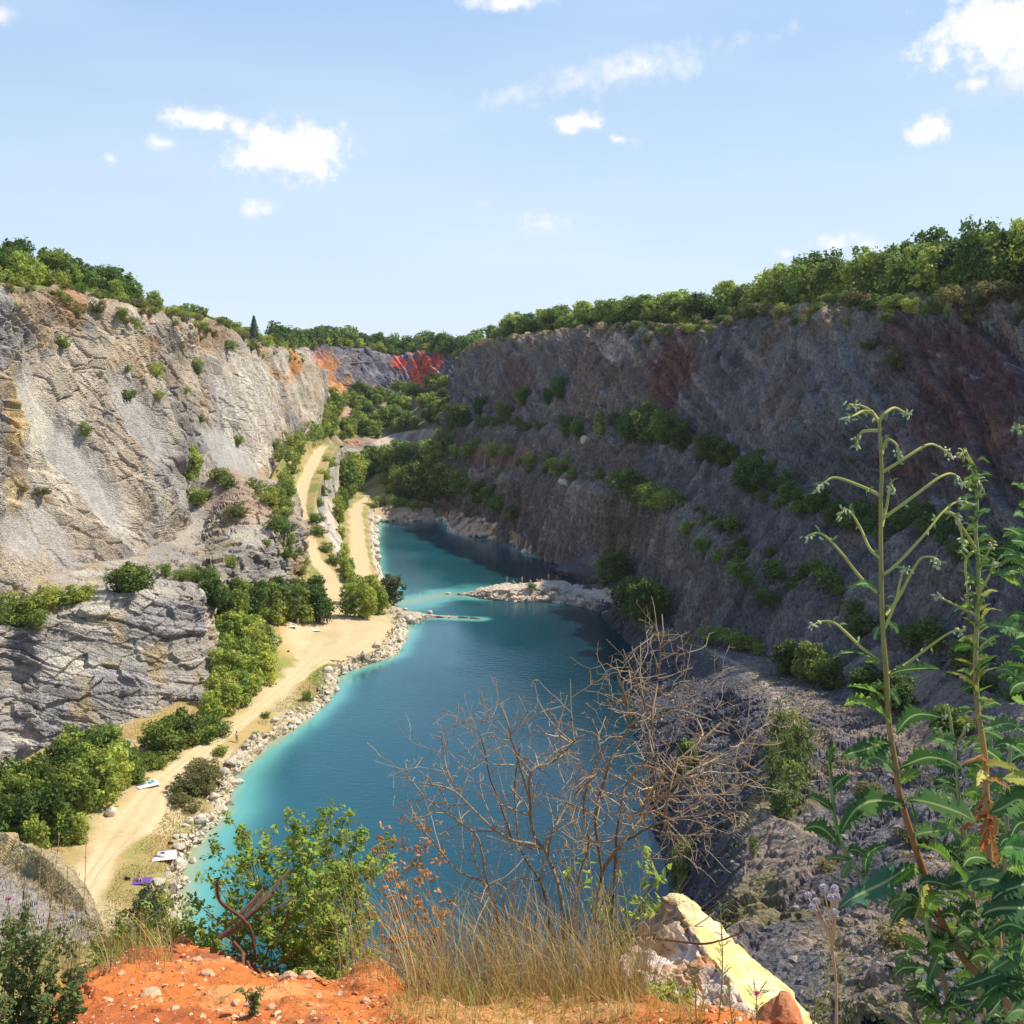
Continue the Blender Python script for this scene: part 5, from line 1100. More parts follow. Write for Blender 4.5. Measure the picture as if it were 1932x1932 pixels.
# ---- grass, shingle and scree too fine to count
rs = np.random.RandomState(71); g = LOFTS['LG']; k = np.where((g.s > 1.85) & (g.p[:, 1] > 95) & ((g.s < 2.8) | (g.s > 4.15)))[0]; k = rs.choice(k, 80000); P_ = g.p[k]; u_, v_ = proj(P_)
keep = ~((np.abs(u_ - 650) < 125) & (np.abs(v_ - 1205) < 48)) & (fbm(P_, (5, 7, 5), 3, seed=171) > -.06); P_ = P_[keep]
P_ = P_ + rs.normal(size=P_.shape) * np.array([.3, .3, 0]) + np.array([0, 0, .06]); Nn = rs.normal(size=P_.shape) * np.array([1, 1, .35]); Nn /= np.linalg.norm(Nn, axis=1, keepdims=True)
gr = sstep(-.05, .12, fbm(P_, (9, 12, 9), 4, seed=97)); V, f, c = leaves(P_, Nn, .10, rs, .35, (.46, .36, .14), .35); c = c * (1 - np.repeat(gr, 4)[:, None] * np.array([.5, .22, .45])[None])
M_SGRASS = leaf_mat('shore_grass_blades', (1, 1, 1), .3); o = npmesh('shore_grass', V, f, M_SGRASS, False, None, {'Col': c}); tag(o, 'dry yellow and green grass on the left shore beside the dirt road', 'grass', kind='stuff')
def rubble(name, pts, r0, r1, cols, mat, label, cat):
    A_ = []; n = len(pts); base8 = np.array([(1, 0, 0), (-1, 0, 0), (0, 1, 0), (0, -1, 0), (0, 0, 1.), (0, 0, -1.)]); F8 = np.array([(0, 2, 4), (2, 1, 4), (1, 3, 4), (3, 0, 4), (2, 0, 5), (1, 2, 5), (3, 1, 5), (0, 3, 5)])
    r = (r0 + (r1 - r0) * rs.rand(n) ** 3)[:, None, None]; V = base8[None] * (.6 + .7 * rs.rand(n, 6, 1)) + rs.normal(size=(n, 6, 3)) * .22; th = rs.rand(n) * 6.28; cx, sx = np.cos(th)[:, None], np.sin(th)[:, None]
    V = np.stack([V[..., 0] * cx - V[..., 1] * sx, V[..., 0] * sx + V[..., 1] * cx, V[..., 2] * .7], -1) * r + pts[:, None, :]
    F_ = (F8[None] + np.arange(n)[:, None, None] * 6).reshape(-1, 3); C = np.repeat(np.array(cols)[rs.randint(len(cols), size=n)] * (.75 + .5 * rs.rand(n, 1)), 6, axis=0)
    return tag(npmesh(name, V.reshape(-1, 3), F_, mat, False, None, {'Col': C}), label, cat, kind='stuff')
k = np.where((g.s > .95) & (g.s < 2.1) & (g.p[:, 1] > 95))[0]; rubble('shingle', g.p[rs.choice(k, 4200)] + rs.normal(size=(4200, 3)) * np.array([.2, .2, 0]), .06, .55, [(.56, .48, .36), (.50, .40, .27), (.62, .55, .44)], M_STONE, 'pale shingle and broken stones along the left waterline', 'shingle')
g = LOFTS['BN']; k = np.where((g.s > 1.0) & (g.s < 4.0) & (g.p[:, 1] < 230))[0]; k = k[fbm(g.p[k], 8, 3, seed=172) > -.03]; rubble('scree', g.p[rs.choice(k, 14000)], .04, .34, [(.24, .19, .16), (.17, .16, .17), (.34, .25, .19), (.13, .125, .135)], M_STONE, 'angular scree covering the near spur and bench', 'scree')
g = LOFTS['BN']; k = np.where((g.s > 1.2) & (g.s < 3.1) & (g.p[:, 1] < 230))[0]; k = k[fbm(g.p[k], 6, 3, seed=173) > .06]; P_ = g.p[rs.choice(k, 9000)] + rs.normal(size=(9000, 3)) * .25; Nn = rs.normal(size=P_.shape) * np.array([1, 1, .4]); Nn /= np.linalg.norm(Nn, axis=1, keepdims=True)
V, f, c = leaves(P_, Nn, .15, rs, .5, (.30, .27, .09), .4); o = npmesh('scrub_grass', V, f, M_SGRASS, False, None, {'Col': c}); tag(o, 'patchy dry scrub on the rubble of the near spur', 'scrub', kind='stuff')
g = LOFTS['LR']; k = np.where(((np.abs(g.s - 3.5) < .5) | (np.abs(g.s - 5.5) < .5)))[0]; rubble('ledge_scree', g.p[rs.choice(k, 2200)], .12, .8, [(.17, .16, .17), (.22, .19, .17), (.13, .125, .135)], M_STONE, 'fallen blocks along the ledges of the shaded cliff', 'scree')
# ================================================================== FOREGROUND BROW
cu = [ #  u   crest(v,d)    back(v,d or None)
    (-500, 1960, 3.0, 1800, 7.5), (-220, 1955, 3.1, 1775, 7.6), (0, 1945, 3.2, 1778, 7.2), (110, 1905, 3.4, 1790, 6.6), (170, 1822, 4.1, 1800, 5.6), (250, 1778, 4.5, 1795, 5.2), (380, 1768, 4.6, None, 0), (440, 1778, 4.55, None, 0), (480, 1812, 4.35, None, 0), (560, 1832, 4.2, None, 0), (630, 1838, 4.1, None, 0), (680, 1802, 4.2, None, 0), (720, 1798, 4.2, None, 0),
    (775, 1845, 3.85, None, 0), (860, 1868, 3.75, None, 0), (1000, 1872, 3.75, None, 0), (1150, 1868, 3.75, None, 0), (1300, 1888, 3.6, None, 0), (1420, 1925, 3.4, None, 0), (1560, 1975, 3.15, None, 0), (1750, 2060, 2.8, None, 0), (2000, 2180, 2.5, None, 0), (2400, 2350, 2.2, None, 0)]
r0 = [PD(c[0] * .8 + 190, 2500, 1.75) for c in cu]; r1 = [PD(c[0], max(1985, c[1] + 60), 2.75 if c[1] < 1930 else c[2] - .35) for c in cu]; r2 = [PD(c[0], c[1], c[2]) for c in cu]
r15 = [a.lerp(b, .55) + Vector((0, 0, .05)) for a, b in zip(r1, r2)]
r3 = [PD(c[0], c[3], c[4]) if c[3] else q + Vector((0, .75, -.62)) for c, q in zip(cu, r2)]
r4 = [q + Vector((q.x * .5, 4.5, -6.5)) for q in r3]; r5 = [q + Vector((q.x * .6, 14, -19)) for q in r4]; r6 = [q + Vector((0, 30, -32)) for q in r5]
LK = Loft([r0, r1, r15, r2, r3, r4, r5, r6], 520, [14, 90, 110, 60, 50, 30, 10]).orient((0, 0, 1)); p = LK.p; s = LK.s
near = sstep(5.2, 4.0, s)
c1, e1 = cells(p, .16, 201); c2, e2 = cells(p, .055, 202)
dz = near * (.10 * fbm(p, .7, 4, seed=203) + .07 * fbm(p, .22, 4, seed=204) + .022 * fbm(p, .05, 3, seed=205) + .018 * (c1 - .5) + .012 * (c2 - .5)) + (1 - near) * .8 * fbm(p, 3, 4, seed=206)
gul = ridged(np.stack([p[:, 0], p[:, 1] * .25, p[:, 2] * .25], 1), .45, 3, seed=207); dz = dz - near * .05 * sstep(.05, .25, gul) * sstep(1.5, 3, s)
LK.p = p + LK.n * dz[:, None]
base = np.tile(np.array([.52, .155, .036]), (len(p), 1))
base = mixc(base, (.38, .10, .03), sstep(-.05, .12, fbm(p, .5, 4, seed=208)))
base = mixc(base, (.60, .26, .085), sstep(.03, .18, fbm(p, .3, 4, seed=209)))
base = mixc(base, (.30, .10, .05), sstep(.08, .2, fbm(p, (.5, .3, .3), 4, seed=210)))
u_, v_ = proj(p)
grass = np.clip(sstep(3.25, 3.7, s + 1.0 * fbm(p, .5, 3, seed=211)) + sstep(130, 60, u_ + 60 * fbm(p, .4, 3, seed=212)), 0, 1)
base = mixc(base, (.27, .23, .08), grass * .9)
gm = np.clip(sstep(1.1, .7, np.sqrt(((u_ - 980) / 230) ** 2 + ((v_ - 1900) / 60) ** 2) + .6 * fbm(p, .25, 3, seed=213)), 0, 1)
base = mixc(base, (.46, .27, .10), gm * .7)
M_SOIL = rock_mat('red_soil', 14, .5, rough=.95, tint=.2, dist=.02, speck=5)
o = LK.mesh('red_soil', M_SOIL, {'Col': base}); tag(o, 'orange red soil of the brow in the foreground', 'ground', kind='structure'); LOFTS['LK'] = LK
BVK = build_bvh(['LK'], 1)
def khit(u, v):
    for k in range(16):
        d = ray(u, v + 8 * k).normalized(); r = BVK.ray_cast(Vector((0, 0, EYE)), d)
        if r[0] is not None and r[0].y < 9: return r[0]
    return None
def kdown(x, y):
    r = BVK.ray_cast(Vector((x, y, 60)), Vector((0, 0, -1))); return r[0]
# grit: far too many to count
A = Acc(); rs = np.random.RandomState(5)
for i in range(1700):
    u = rs.uniform(90, 1500); v = rs.uniform(1775, 1990); q = khit(u, v)
    if q is None or q.y > 4.7 or (u > 760 and rs.rand() < .6): continue
    k = rs.randint(5); V, Fc, C = STONES[k]
    if i % 3: pass
    r = .004 + .014 * rs.rand() ** 4
    th = rs.rand() * 6.28; R_ = np.array([[math.cos(th), -math.sin(th), 0], [math.sin(th), math.cos(th), 0], [0, 0, 1]])
    oc = np.array([(1, 0, 0), (-1, 0, 0), (0, 1, 0), (0, -1, 0), (0, 0, 1.), (.7, .6, .5), (-.6, .7, .4), (.1, -.7, .75)]) * (.7 + .5 * rs.rand(8, 1)) * np.array([1, .8, .65])
    F_ = np.array([(4, 5, 6), (4, 6, 1), (4, 1, 7), (4, 7, 0), (4, 0, 5), (5, 2, 6), (0, 2, 5), (6, 2, 1), (1, 3, 7), (7, 3, 0)])
    cc_ = np.array([(.66, .34, .16), (.72, .50, .32), (.52, .20, .08), (.62, .28, .10)][rs.randint(4)]) * (.8 + .4 * rs.rand())
    A.add(oc @ R_.T * r + np.array(q), F_, cc_)
o = A.obj('grit', M_SOIL, smooth=False); tag(o, 'pale and rusty grit scattered over the red soil', 'gravel', kind='stuff')
BUFF = {}
for (u, v, r, lab) in ((372, 1812, .035, 'pale stone in the upper middle of the red mound'), (390, 1838, .042, 'largest pale stone on the face of the red mound'), (283, 1880, .075, 'broad buff stone half sunk in the left of the red mound'), (470, 1898, .03, 'small white stone below the roots on the red mound'), (512, 1902, .03, 'buff stone right of the white stone on the red mound'), (445, 1893, .028, 'little buff stone left of the white stone on the red mound'), (160, 1822, .05, 'white stone at the left brow of the red mound'), (400, 1840, .022, 'small stone touching the largest pale stone'), (545, 1812, .06, 'buff stone on the brow right of the roots'), (580, 1835, .05, 'rusty stone on the brow below the green bush'), (690, 1890, .035, 'buff stone on the right flank of the red mound'), (600, 1880, .03, 'pale stone between the roots and the dry grass')):
    q = khit(u, v)
    if q:
        kk = len(lab) % 5
        if kk not in BUFF:
            V, Fc, C = stone_mesh(60 + kk, 3, (1, .75, .55), (.62, .38, .22)); o = npmesh('stone', V, Fc, M_SOIL, smooth=False, cols={'Col': C}); BUFF[kk] = o.data
        else:
            o = bpy.data.objects.new('stone', BUFF[kk]); COL.objects.link(o)
        r *= .6; o.location = q + Vector((0, 0, r * .05)); o.scale = (r, r, r); o.rotation_euler = (0, 0, len(lab)); tag(o, lab, 'stone')
# --- rock slab
M_SLAB = rock_mat('yellow_limestone', 9, .6, tint=.18, dist=.03, speck=4)
Lr = [(1195, 1775, 3.95), (1172, 1815, 3.8), (1190, 1850, 3.65), (1230, 1900, 3.45), (1300, 1960, 3.2), (1360, 2020, 3.0)]
Ir = [(1268, 1694, 4.02), (1300, 1745, 3.86), (1340, 1800, 3.68), (1385, 1860, 3.48), (1430, 1925, 3.27), (1480, 2000, 3.05)]
Or = [(1286, 1688, 4.08), (1345, 1738, 3.98), (1412, 1805, 3.86), (1480, 1862, 3.7), (1545, 1928, 3.5), (1620, 2010, 3.3)]
Lp, Ip, Op = [[PD(*q) for q in r] for r in (Lr, Ir, Or)]
Ld = [q + Vector((-.04, .06, -.7)) for q in Lp]; Od = [q + Vector((.02, .3, -.9)) for q in Op]; Mp = [a.lerp(b, .5) + Vector((.02, .07, -.02)) for a, b in zip(Lp, Ip)]
LY = Loft([Ld, Lp, Mp, Ip, Op, Od], 170, [20, 40, 46, 36, 30]).orient((0, -.5, .6)); p = LY.p; s = LY.s
top = sstep(2.85, 3.12, s); c1, e1 = cells(p + .1 * fbm(p, .1, 2)[:, None], (.085, .085, .06), 221); c2, e2 = cells(p, .035, 222)
d = (1 - top) * (.06 * (c1 - .5) + .028 * (c2 - .5) - .018 * sstep(.1, 0, e1)) + .05 * fbm(p, .22, 3, seed=223) + top * (.016 * fbm(p, .05, 4, seed=224) + .012 * saw(p[:, 0] + p[:, 2] + .05 * fbm(p, .1, 3, seed=229), .11, .15) + .012 * (c1 - .5))
tt = LY.t; d = d - .25 * sstep(.05, 0, tt) * 0
LY.p = p + LY.n * d[:, None]
base = np.tile(np.array([.60, .42, .28]), (len(p), 1)); base = mixc(base, (.62, .30, .12), sstep(-.02, .14, fbm(p, .2, 4, seed=225))); base = mixc(base, (.68, .58, .50), sstep(.0, .16, fbm(p, .14, 4, seed=226))); base = mixc(base, (.36, .20, .12), sstep(.55, .8, c2) * .45)
yel = np.tile(np.array([.72, .55, .20]), (len(p), 1)); yel = mixc(yel, (.76, .62, .34), sstep(-.02, .15, fbm(p, .12, 4, seed=227))); yel = mixc(yel, (.48, .34, .14), sstep(.06, .2, fbm(p, (.05, .05, .02), 4, seed=230)) * .8); yel = mixc(yel, (.66, .36, .12), sstep(.02, .2, fbm(p, .3, 4, seed=228) + .5 * (tt - .72)))
base = base * (1 - top)[:, None] + yel * top[:, None]
g_ = LY.p.reshape(LY.nv, LY.nu, 3); n_ = LY.nv * LY.nu; cap = g_[:, 0].mean(0); i = np.arange(n_).reshape(LY.nv, LY.nu)
capf = np.stack([i[:-1, 0], i[1:, 0], np.full(LY.nv - 1, n_)], 1)
o = npmesh('rock_slab', np.vstack([LY.p, cap + np.array([0, .12, -.05])]), [LY.faces(), capf], M_SLAB, cols={'Col': np.vstack([base, base[:1]])})
tag(o, 'wedge of rock with a bright yellow upper face and a rubbly near face at the edge of the drop', 'rock')
V, Fc, C = stone_mesh(93, 4, (1, .75, .95), (.42, .16, .07)); o = npmesh('boulder', V, Fc, M_SOIL, smooth=False, cols={'Col': C}); q = PD(1475, 1935, 3.05); o.location = q; o.scale = (.075, .10, .09); o.rotation_euler = (.2, .75, .9)
tag(o, 'rusty red boulder leaning on the near end of the yellow rock wedge', 'boulder')
V, Fc, C = stone_mesh(95, 3, (1, .75, .8), (.10, .07, .05)); o = npmesh('boulder', V, Fc, M_SOIL, smooth=False, cols={'Col': C}); q = khit(790, 1862); o.location = q + Vector((0, .02, .01)); o.scale = (.05, .05, .035)
tag(o, 'dark clod half under the dry grass on the right of the red mound', 'clod')

# --- outcrop at the lower left, below the brow
oc = [(-260, 1480, 84, 1600, 80, 1700, 76), (-60, 1545, 80, 1625, 76, 1760, 70), (40, 1590, 76, 1665, 72, 1800, 66), (95, 1622, 72, 1700, 68, 1830, 62), (135, 1670, 68, 1720, 65, 1850, 60), (172, 1715, 64, 1745, 62, 1880, 57), (178, 1775, 58, 1800, 57, 1950, 53), (120, 1850, 52, 1900, 51, 2050, 48)]
bk = [PD(c[0], c[1], c[2]) + Vector((-14, 6, -2)) for c in oc]; a1 = [PD(*c[:3]) for c in oc]; a2 = [PD(c[0] + 8, c[3], c[4]) for c in oc]; a3 = [PD(c[0] + 10, c[5], c[6] - 8) for c in oc]; a4 = [q + Vector((2, -2, -14)) for q in a3]
bk2 = [q + Vector((2.5, 5, -13)) for q in a1]
LO = Loft([bk2, a1, a2, a3, a4], 300, [20, 50, 80, 14]).orient((.5, -.4, .6)); p = LO.p; s = LO.s
d, cc = rock_disp(p, LO.n, .6, (1, 1, 1), seed=231, big=.55, grain=.9); LO.p = p + LO.n * d[:, None]
base = np.tile(np.array([.38, .32, .265]), (len(p), 1)); base = mixc(base, (.50, .40, .28), sstep(-.02, .14, fbm(p, 4, 4, seed=232))); base = mixc(base, (.46, .35, .17), sstep(2.1, 1.5, s + 1.2 * fbm(p, 3, 3, seed=233)) * .8)
o = LO.mesh('rock_outcrop', M_ROCK, {'Col': base}); tag(o, 'grey outcrop with dry grass on top, jutting in below the brow at the lower left', 'outcrop', kind='structure'); LOFTS['LO'] = LO

rs = np.random.RandomState(92); k = np.where((LO.s > .75) & (LO.s < 2.3))[0]; P_ = LO.p[rs.choice(k, 7000)]; P_ = P_[fbm(P_, 3, 3, seed=235) > -.08] ; P_ = P_ + rs.normal(size=P_.shape) * .1 + np.array([0, 0, .06]); Nn = rs.normal(size=P_.shape) * np.array([1, 1, .3]); Nn /= np.linalg.norm(Nn, axis=1, keepdims=True)
V, f, c = leaves(P_, Nn, .11, rs, .3, (.50, .38, .15), .35); o = npmesh('outcrop_grass', V, f, M_SGRASS, False, None, {'Col': c}); tag(o, 'dry grass on top of the grey outcrop at the lower left', 'grass', kind='stuff')
# ================================================================== FOREGROUND PLANTS
M_FLEAF = leaf_mat('bush_leaves', (1, 1, 1), .40, .45); M_DRY = plain_mat('dry_wood', (.30, .19, .10), scale=40, var=.4); M_GREY = plain_mat('weathered_wood', (.42, .34, .25), scale=40, var=.3); M_ROOT = plain_mat('dark_root', (.14, .065, .035), scale=40, var=.3)
def vcol_mat(name, rough=.6, transl=.0, spec=.25):
    m, nt, b = material(name); at = nt.nodes.new('ShaderNodeAttribute'); at.attribute_name = 'Col'; nt.links.new(at.outputs['Color'], b.inputs['Base Color']); b.inputs['Roughness'].default_value = rough; b.inputs['Specular IOR Level'].default_value = spec
    if transl:
        tr = nt.nodes.new('ShaderNodeBsdfTranslucent'); nt.links.new(at.outputs['Color'], tr.inputs[0]); ms = nt.nodes.new('ShaderNodeMixShader'); ms.inputs[0].default_value = transl
        nt.links.new(b.outputs[0], ms.inputs[1]); nt.links.new(tr.outputs[0], ms.inputs[2]); nt.links.new(ms.outputs[0], nt.nodes['Material Output'].inputs[0])
    return m
M_TWIG = vcol_mat('twig_bark', .75); M_BLADE = vcol_mat('grass_blades', .6, .35); M_LETT = vcol_mat('weed_leaves', .7, .30, .08); M_STALK = vcol_mat('weed_stalk', .7, 0, .08)
def smooth_pts(P_, n):
    return crom(np.array([tuple(q) for q in P_]), n) if len(P_) > 2 else np.array([np.array(tuple(P_[0])) * (1 - f) + np.array(tuple(P_[-1])) * f for f in np.linspace(0, 1, n)])

# --- dry grasses on the brow (uncountable)
def blades(n, pos, hmin, hmax, cols, rs, w=.0016, lean=.35):
    A = Acc()
    for i in range(n):
        q = pos(rs)
        if q is None: continue
        h = hmin + (hmax - hmin) * rs.rand() ** 2.2; a = rs.rand() * 6.28; l = lean * rs.rand() * h; dx, dy = math.cos(a) * l, math.sin(a) * l
        ww = w * (.6 + .9 * rs.rand()); b = a + 1.57; sx, sy = math.cos(b) * ww, math.sin(b) * ww
        k = 5; P_ = np.array([[q[0] + dx * (t ** 1.8), q[1] + dy * (t ** 1.8), q[2] - .02 + h * (t - .18 * (l / h) * t ** 3)] for t in np.linspace(0, 1, k)])
        wd = np.array([1, .95, .8, .55, .12])[:, None]; sd = np.array([sx, sy, 0])[None]
        V = np.stack([P_ - sd * wd, P_ + sd * wd], 1).reshape(-1, 3); j = np.arange(k - 1) * 2; f = np.stack([j, j + 1, j + 3, j + 2], 1)
        c = np.array(cols[rs.randint(len(cols))]) * (.75 + .5 * rs.rand()); A.add(V, f, np.clip(c, 0, .9))
    return A
def pos_px(u0, u1, v0, v1, back=0.0):
    def f(rs):
        q = khit(rs.uniform(u0, u1), rs.uniform(v0, v1))
        if q is None: return None
        if back:
            y = q.y + back * rs.rand(); g0 = kdown(q.x * y / q.y, y); return g0
        return q
    return f
gold = [(.52, .36, .12), (.46, .30, .10), (.58, .44, .20), (.36, .24, .08), (.40, .38, .10)]; greenish = [(.30, .34, .07), (.24, .30, .06), (.40, .40, .11), (.46, .38, .13)]
rs = np.random.RandomState(21)
A = blades(4600, pos_px(770, 1230, 1870, 1900, .6), .05, .42, gold + [(.34, .20, .08), (.44, .26, .10), (.26, .15, .06)], rs, .0009, 1.1)
A2 = blades(2400, pos_px(730, 1330, 1872, 1940), .02, .12, gold + greenish, rs, .0010, .9)
o = A.obj('dry_grass', M_BLADE, smooth=True); tag(o, 'tall golden dry grass around the foot of the bare shrub', 'grass', kind='stuff')
o = A2.obj('short_grass', M_BLADE, smooth=True); tag(o, 'short yellowish grass in front of the bare shrub', 'grass', kind='stuff')
A3 = blades(2600, pos_px(-40, 330, 1786, 1850, 1.6), .03, .24, greenish + gold, rs, .0012, .9)
o = A3.obj('meadow_grass', M_BLADE, smooth=True); tag(o, 'mixed grass on the brow at the lower left', 'grass', kind='stuff')
A4 = blades(240, pos_px(640, 880, 1845, 1870, .45), .15, .55, gold + [(.60, .50, .34)], rs, .0008, .7)
o = A4.obj('straw_grass', M_BLADE, smooth=True); tag(o, 'thin pale straws between the green bush and the bare shrub', 'grass', kind='stuff')

# --- bare thorny shrub
def bare_shrub():
    rs = np.random.RandomState(33); Z = lambda x, y, d: PD(631.6 + x * .4087, 1184 + y * .4087, d)
    e = empty('bare_shrub', PD(1060, 1872, 4.1)); tag(e, 'leafless thorny shrub with tangled grey brown twigs on the brow', 'shrub')
    inv = -e.location
    stems = [([(1075, 1640), (1045, 1250), (980, 1050), (920, 960), (900, 800), (910, 660), (1000, 620), (1110, 530)], 4.10, .011), ([(985, 1060), (1010, 930), (1120, 760), (1260, 640)], 4.0, .007), ([(925, 1000), (820, 980), (700, 900), (560, 760), (400, 720)], 4.05, .008),
             ([(1205, 1500), (1230, 1150), (1300, 1030), (1400, 900), (1445, 790), (1560, 640), (1780, 440)], 4.12, .012), ([(1190, 1550), (1232, 1160), (1205, 900), (1260, 650), (1360, 450), (1340, 330), (1310, 200)], 4.2, .009), ([(1345, 470), (1430, 380), (1370, 200), (1330, 100)], 4.22, .0055),
             ([(1440, 790), (1462, 560), (1466, 400), (1490, 250), (1502, 80), (1470, 20)], 4.25, .0065), ([(760, 1420), (742, 1290), (700, 1170), (660, 970), (560, 880), (480, 740)], 4.0, .008), ([(1275, 1560), (1290, 1200), (1310, 900), (1360, 700), (1500, 560)], 4.05, .009),
             ([(1350, 980), (1500, 900), (1700, 860), (1850, 850)], 4.0, .006), ([(1400, 900), (1600, 700), (1800, 580), (1960, 490)], 4.15, .007), ([(1445, 790), (1700, 640), (1940, 590)], 4.2, .006), ([(1440, 800), (1600, 780), (1860, 770)], 4.0, .0055), ([(1520, 930), (1545, 760), (1590, 600)], 3.95, .006),
             ([(1110, 530), (1090, 400), (1090, 240)], 4.1, .005), ([(900, 800), (830, 560), (800, 440), (770, 360)], 4.15, .006), ([(560, 760), (520, 660), (500, 570), (495, 500)], 4.05, .0045), ([(820, 980), (720, 700), (690, 560), (660, 470)], 4.1, .005), ([(1110, 540), (1000, 440), (930, 320)], 4.1, .0045), ([(700, 1170), (560, 1120), (430, 960), (330, 880)], 3.95, .005),
             ([(1010, 1500), (960, 1200), (860, 1020), (830, 760), (850, 560)], 4.3, .008), ([(1050, 1600), (1120, 1200), (1170, 1000), (1150, 800), (1220, 560), (1190, 420)], 4.3, .008), ([(1466, 430), (1580, 380), (1740, 430)], 4.2, .0045), ([(560, 880), (440, 800), (340, 690)], 4.0, .0045), ([(1400, 900), (1560, 960), (1740, 950)], 4.05, .005)]
    twigc = [np.array((.33, .245, .15)), np.array((.24, .17, .105)), np.array((.42, .33, .21)), np.array((.33, .205, .08))]
    big = Acc(); tw = Acc(); cnt = [0]
    def grow(pts, r0, lvl, acc):
        n = max(6, len(pts)); T = np.gradient(pts, axis=0)
        acc.add(*tube(pts, np.linspace(r0, r0 * .3 + .0006, len(pts)), 6 if lvl == 0 else (4 if lvl == 1 else 3)), twigc[rs.randint(4)] * (.65 if lvl == 0 else 1.0))
        L_ = np.linalg.norm(np.diff(pts, axis=0), axis=1).sum()
        dens = (11, 16, 26)[lvl] if lvl < 3 else 0
        lens = (.26, .11, .02)[lvl] if lvl < 3 else 0
        m = int(L_ * dens * (1 if lvl else 1.5))
        for k in range(m):
            f = rs.uniform(.28 if lvl == 0 else .1, 1); i = min(int(f * (len(pts) - 1)), len(pts) - 2); b = pts[i] + (pts[i + 1] - pts[i]) * (f * (len(pts) - 1) - i)
            t = T[i] / (np.linalg.norm(T[i]) + 1e-9); r = rs.normal(size=3); r -= (r @ t) * t; r /= np.linalg.norm(r) + 1e-9
            dr = t * rs.uniform(.1, .8) + r * .95 + np.array([0, 0, .12]); dr /= np.linalg.norm(dr); l = lens * rs.uniform(.45, 1.35) * ((1.1 - .65 * f) if lvl == 0 else 1)
            q = [b]; d_ = dr
            for j in range(5 if lvl < 2 else 2):
                d_ = d_ + rs.normal(size=3) * (.3 if j in (2, 3) else .08) + np.array([0, 0, .03]); d_ /= np.linalg.norm(d_); q.append(q[-1] + d_ * l / (5 if lvl < 2 else 2))
            grow(np.array(q), max(r0 * .42, .0011), lvl + 1, tw)
    for pts, d, r in stems:
        P_ = np.array([tuple(Z(x, y, d + .12 * math.sin(i * 1.7 + x * .01))) for i, (x, y) in enumerate(pts)]) + np.array(inv)
        C_ = crom(P_, 6 * len(pts)); C_ = C_ + .012 * np.stack([fbm(C_ + 7, .08, 3, seed=240), fbm(C_, .08, 3, seed=241), fbm(C_, .08, 3, seed=242)], 1)
        grow(C_, r * .8, 0, big)
    big.obj('branch', M_TWIG, e); tw.obj('twig', M_TWIG, e)
    # dead stalks packed at the foot
    st = Acc()
    for k in range(80):
        x = rs.uniform(640, 1300); y0 = rs.uniform(1480, 1660); h = rs.uniform(200, 620); d = rs.uniform(3.85, 4.3); P_ = [Z(x, y0, d), Z(x + rs.uniform(-40, 40), y0 - h * .5, d), Z(x + rs.uniform(-110, 110), y0 - h, d + rs.uniform(-.1, .1))]
        st.add(*tube(smooth_pts(P_, 8) + np.array(inv), np.linspace(.003, .001, 8), 4), twigc[rs.randint(4)] * 1.1)
    st.obj('dead_stalk', M_TWIG, e)
bare_shrub()

# --- leafy stems helper (rose bush and friends)
def leafy(name, label, cat, stems, lsize, lcol, n_per_m, rs, stemcol=(.28, .22, .10), r=.003, spread=.05, lm=None, var=.3, group=None, compound=5):
    b0 = Vector(stems[0][0]); e = empty(name, b0); tag(e, label, cat, group); inv = np.array(-b0); S_ = Acc(); C = []; Nn = []; CV = []
    for pts in stems:
        P_ = smooth_pts(pts, 18); L_ = np.linalg.norm(np.diff(P_, axis=0), axis=1).sum(); S_.add(*tube(P_ + inv, np.linspace(r, r * .35, 18), 5), np.array(stemcol) * (.8 + .4 * rs.rand()))
        for k in range(int(n_per_m * L_)):
            f = rs.rand() ** .8 * .999; i = int(f * 17); b = P_[i] + (P_[min(i + 1, 17)] - P_[i]) * (f * 17 - i); dr = rs.normal(size=3) + np.array([0, -.25, .35]); dr /= np.linalg.norm(dr); l = spread * (.5 + rs.rand())
            S_.add(*tube(np.array([b, b + dr * l]) + inv, [.0011, .0006], 3), np.array(stemcol)); nn = rs.normal(size=3) * .6 + np.array([.3, -.2, .9]); nn /= np.linalg.norm(nn); tone = .75 + .5 * rs.rand()
            sd = np.cross(dr, nn); sd /= np.linalg.norm(sd) + 1e-9
            for j in range(compound):
                a = [(1.0, 0), (.75, .8), (.75, -.8), (.4, .8), (.4, -.8), (.15, .6), (.15, -.6)][j]; C.append(b + dr * l * a[0] + sd * a[1] * lsize * 1.1 + rs.normal(size=3) * .003); Nn.append(nn + rs.normal(size=3) * .25); CV.append(tone)
    S_.obj('stem', M_STALK, e); C = np.array(C) + inv; Nn = np.array(Nn); Nn /= np.linalg.norm(Nn, axis=1, keepdims=True)
    V, f, c = leaves(C, Nn, lsize, rs, .58, lcol, var, np.array(CV)); npmesh('foliage', V, f, lm or M_LETT, False, e, {'Col': c})
    return e
rs = np.random.RandomState(44)
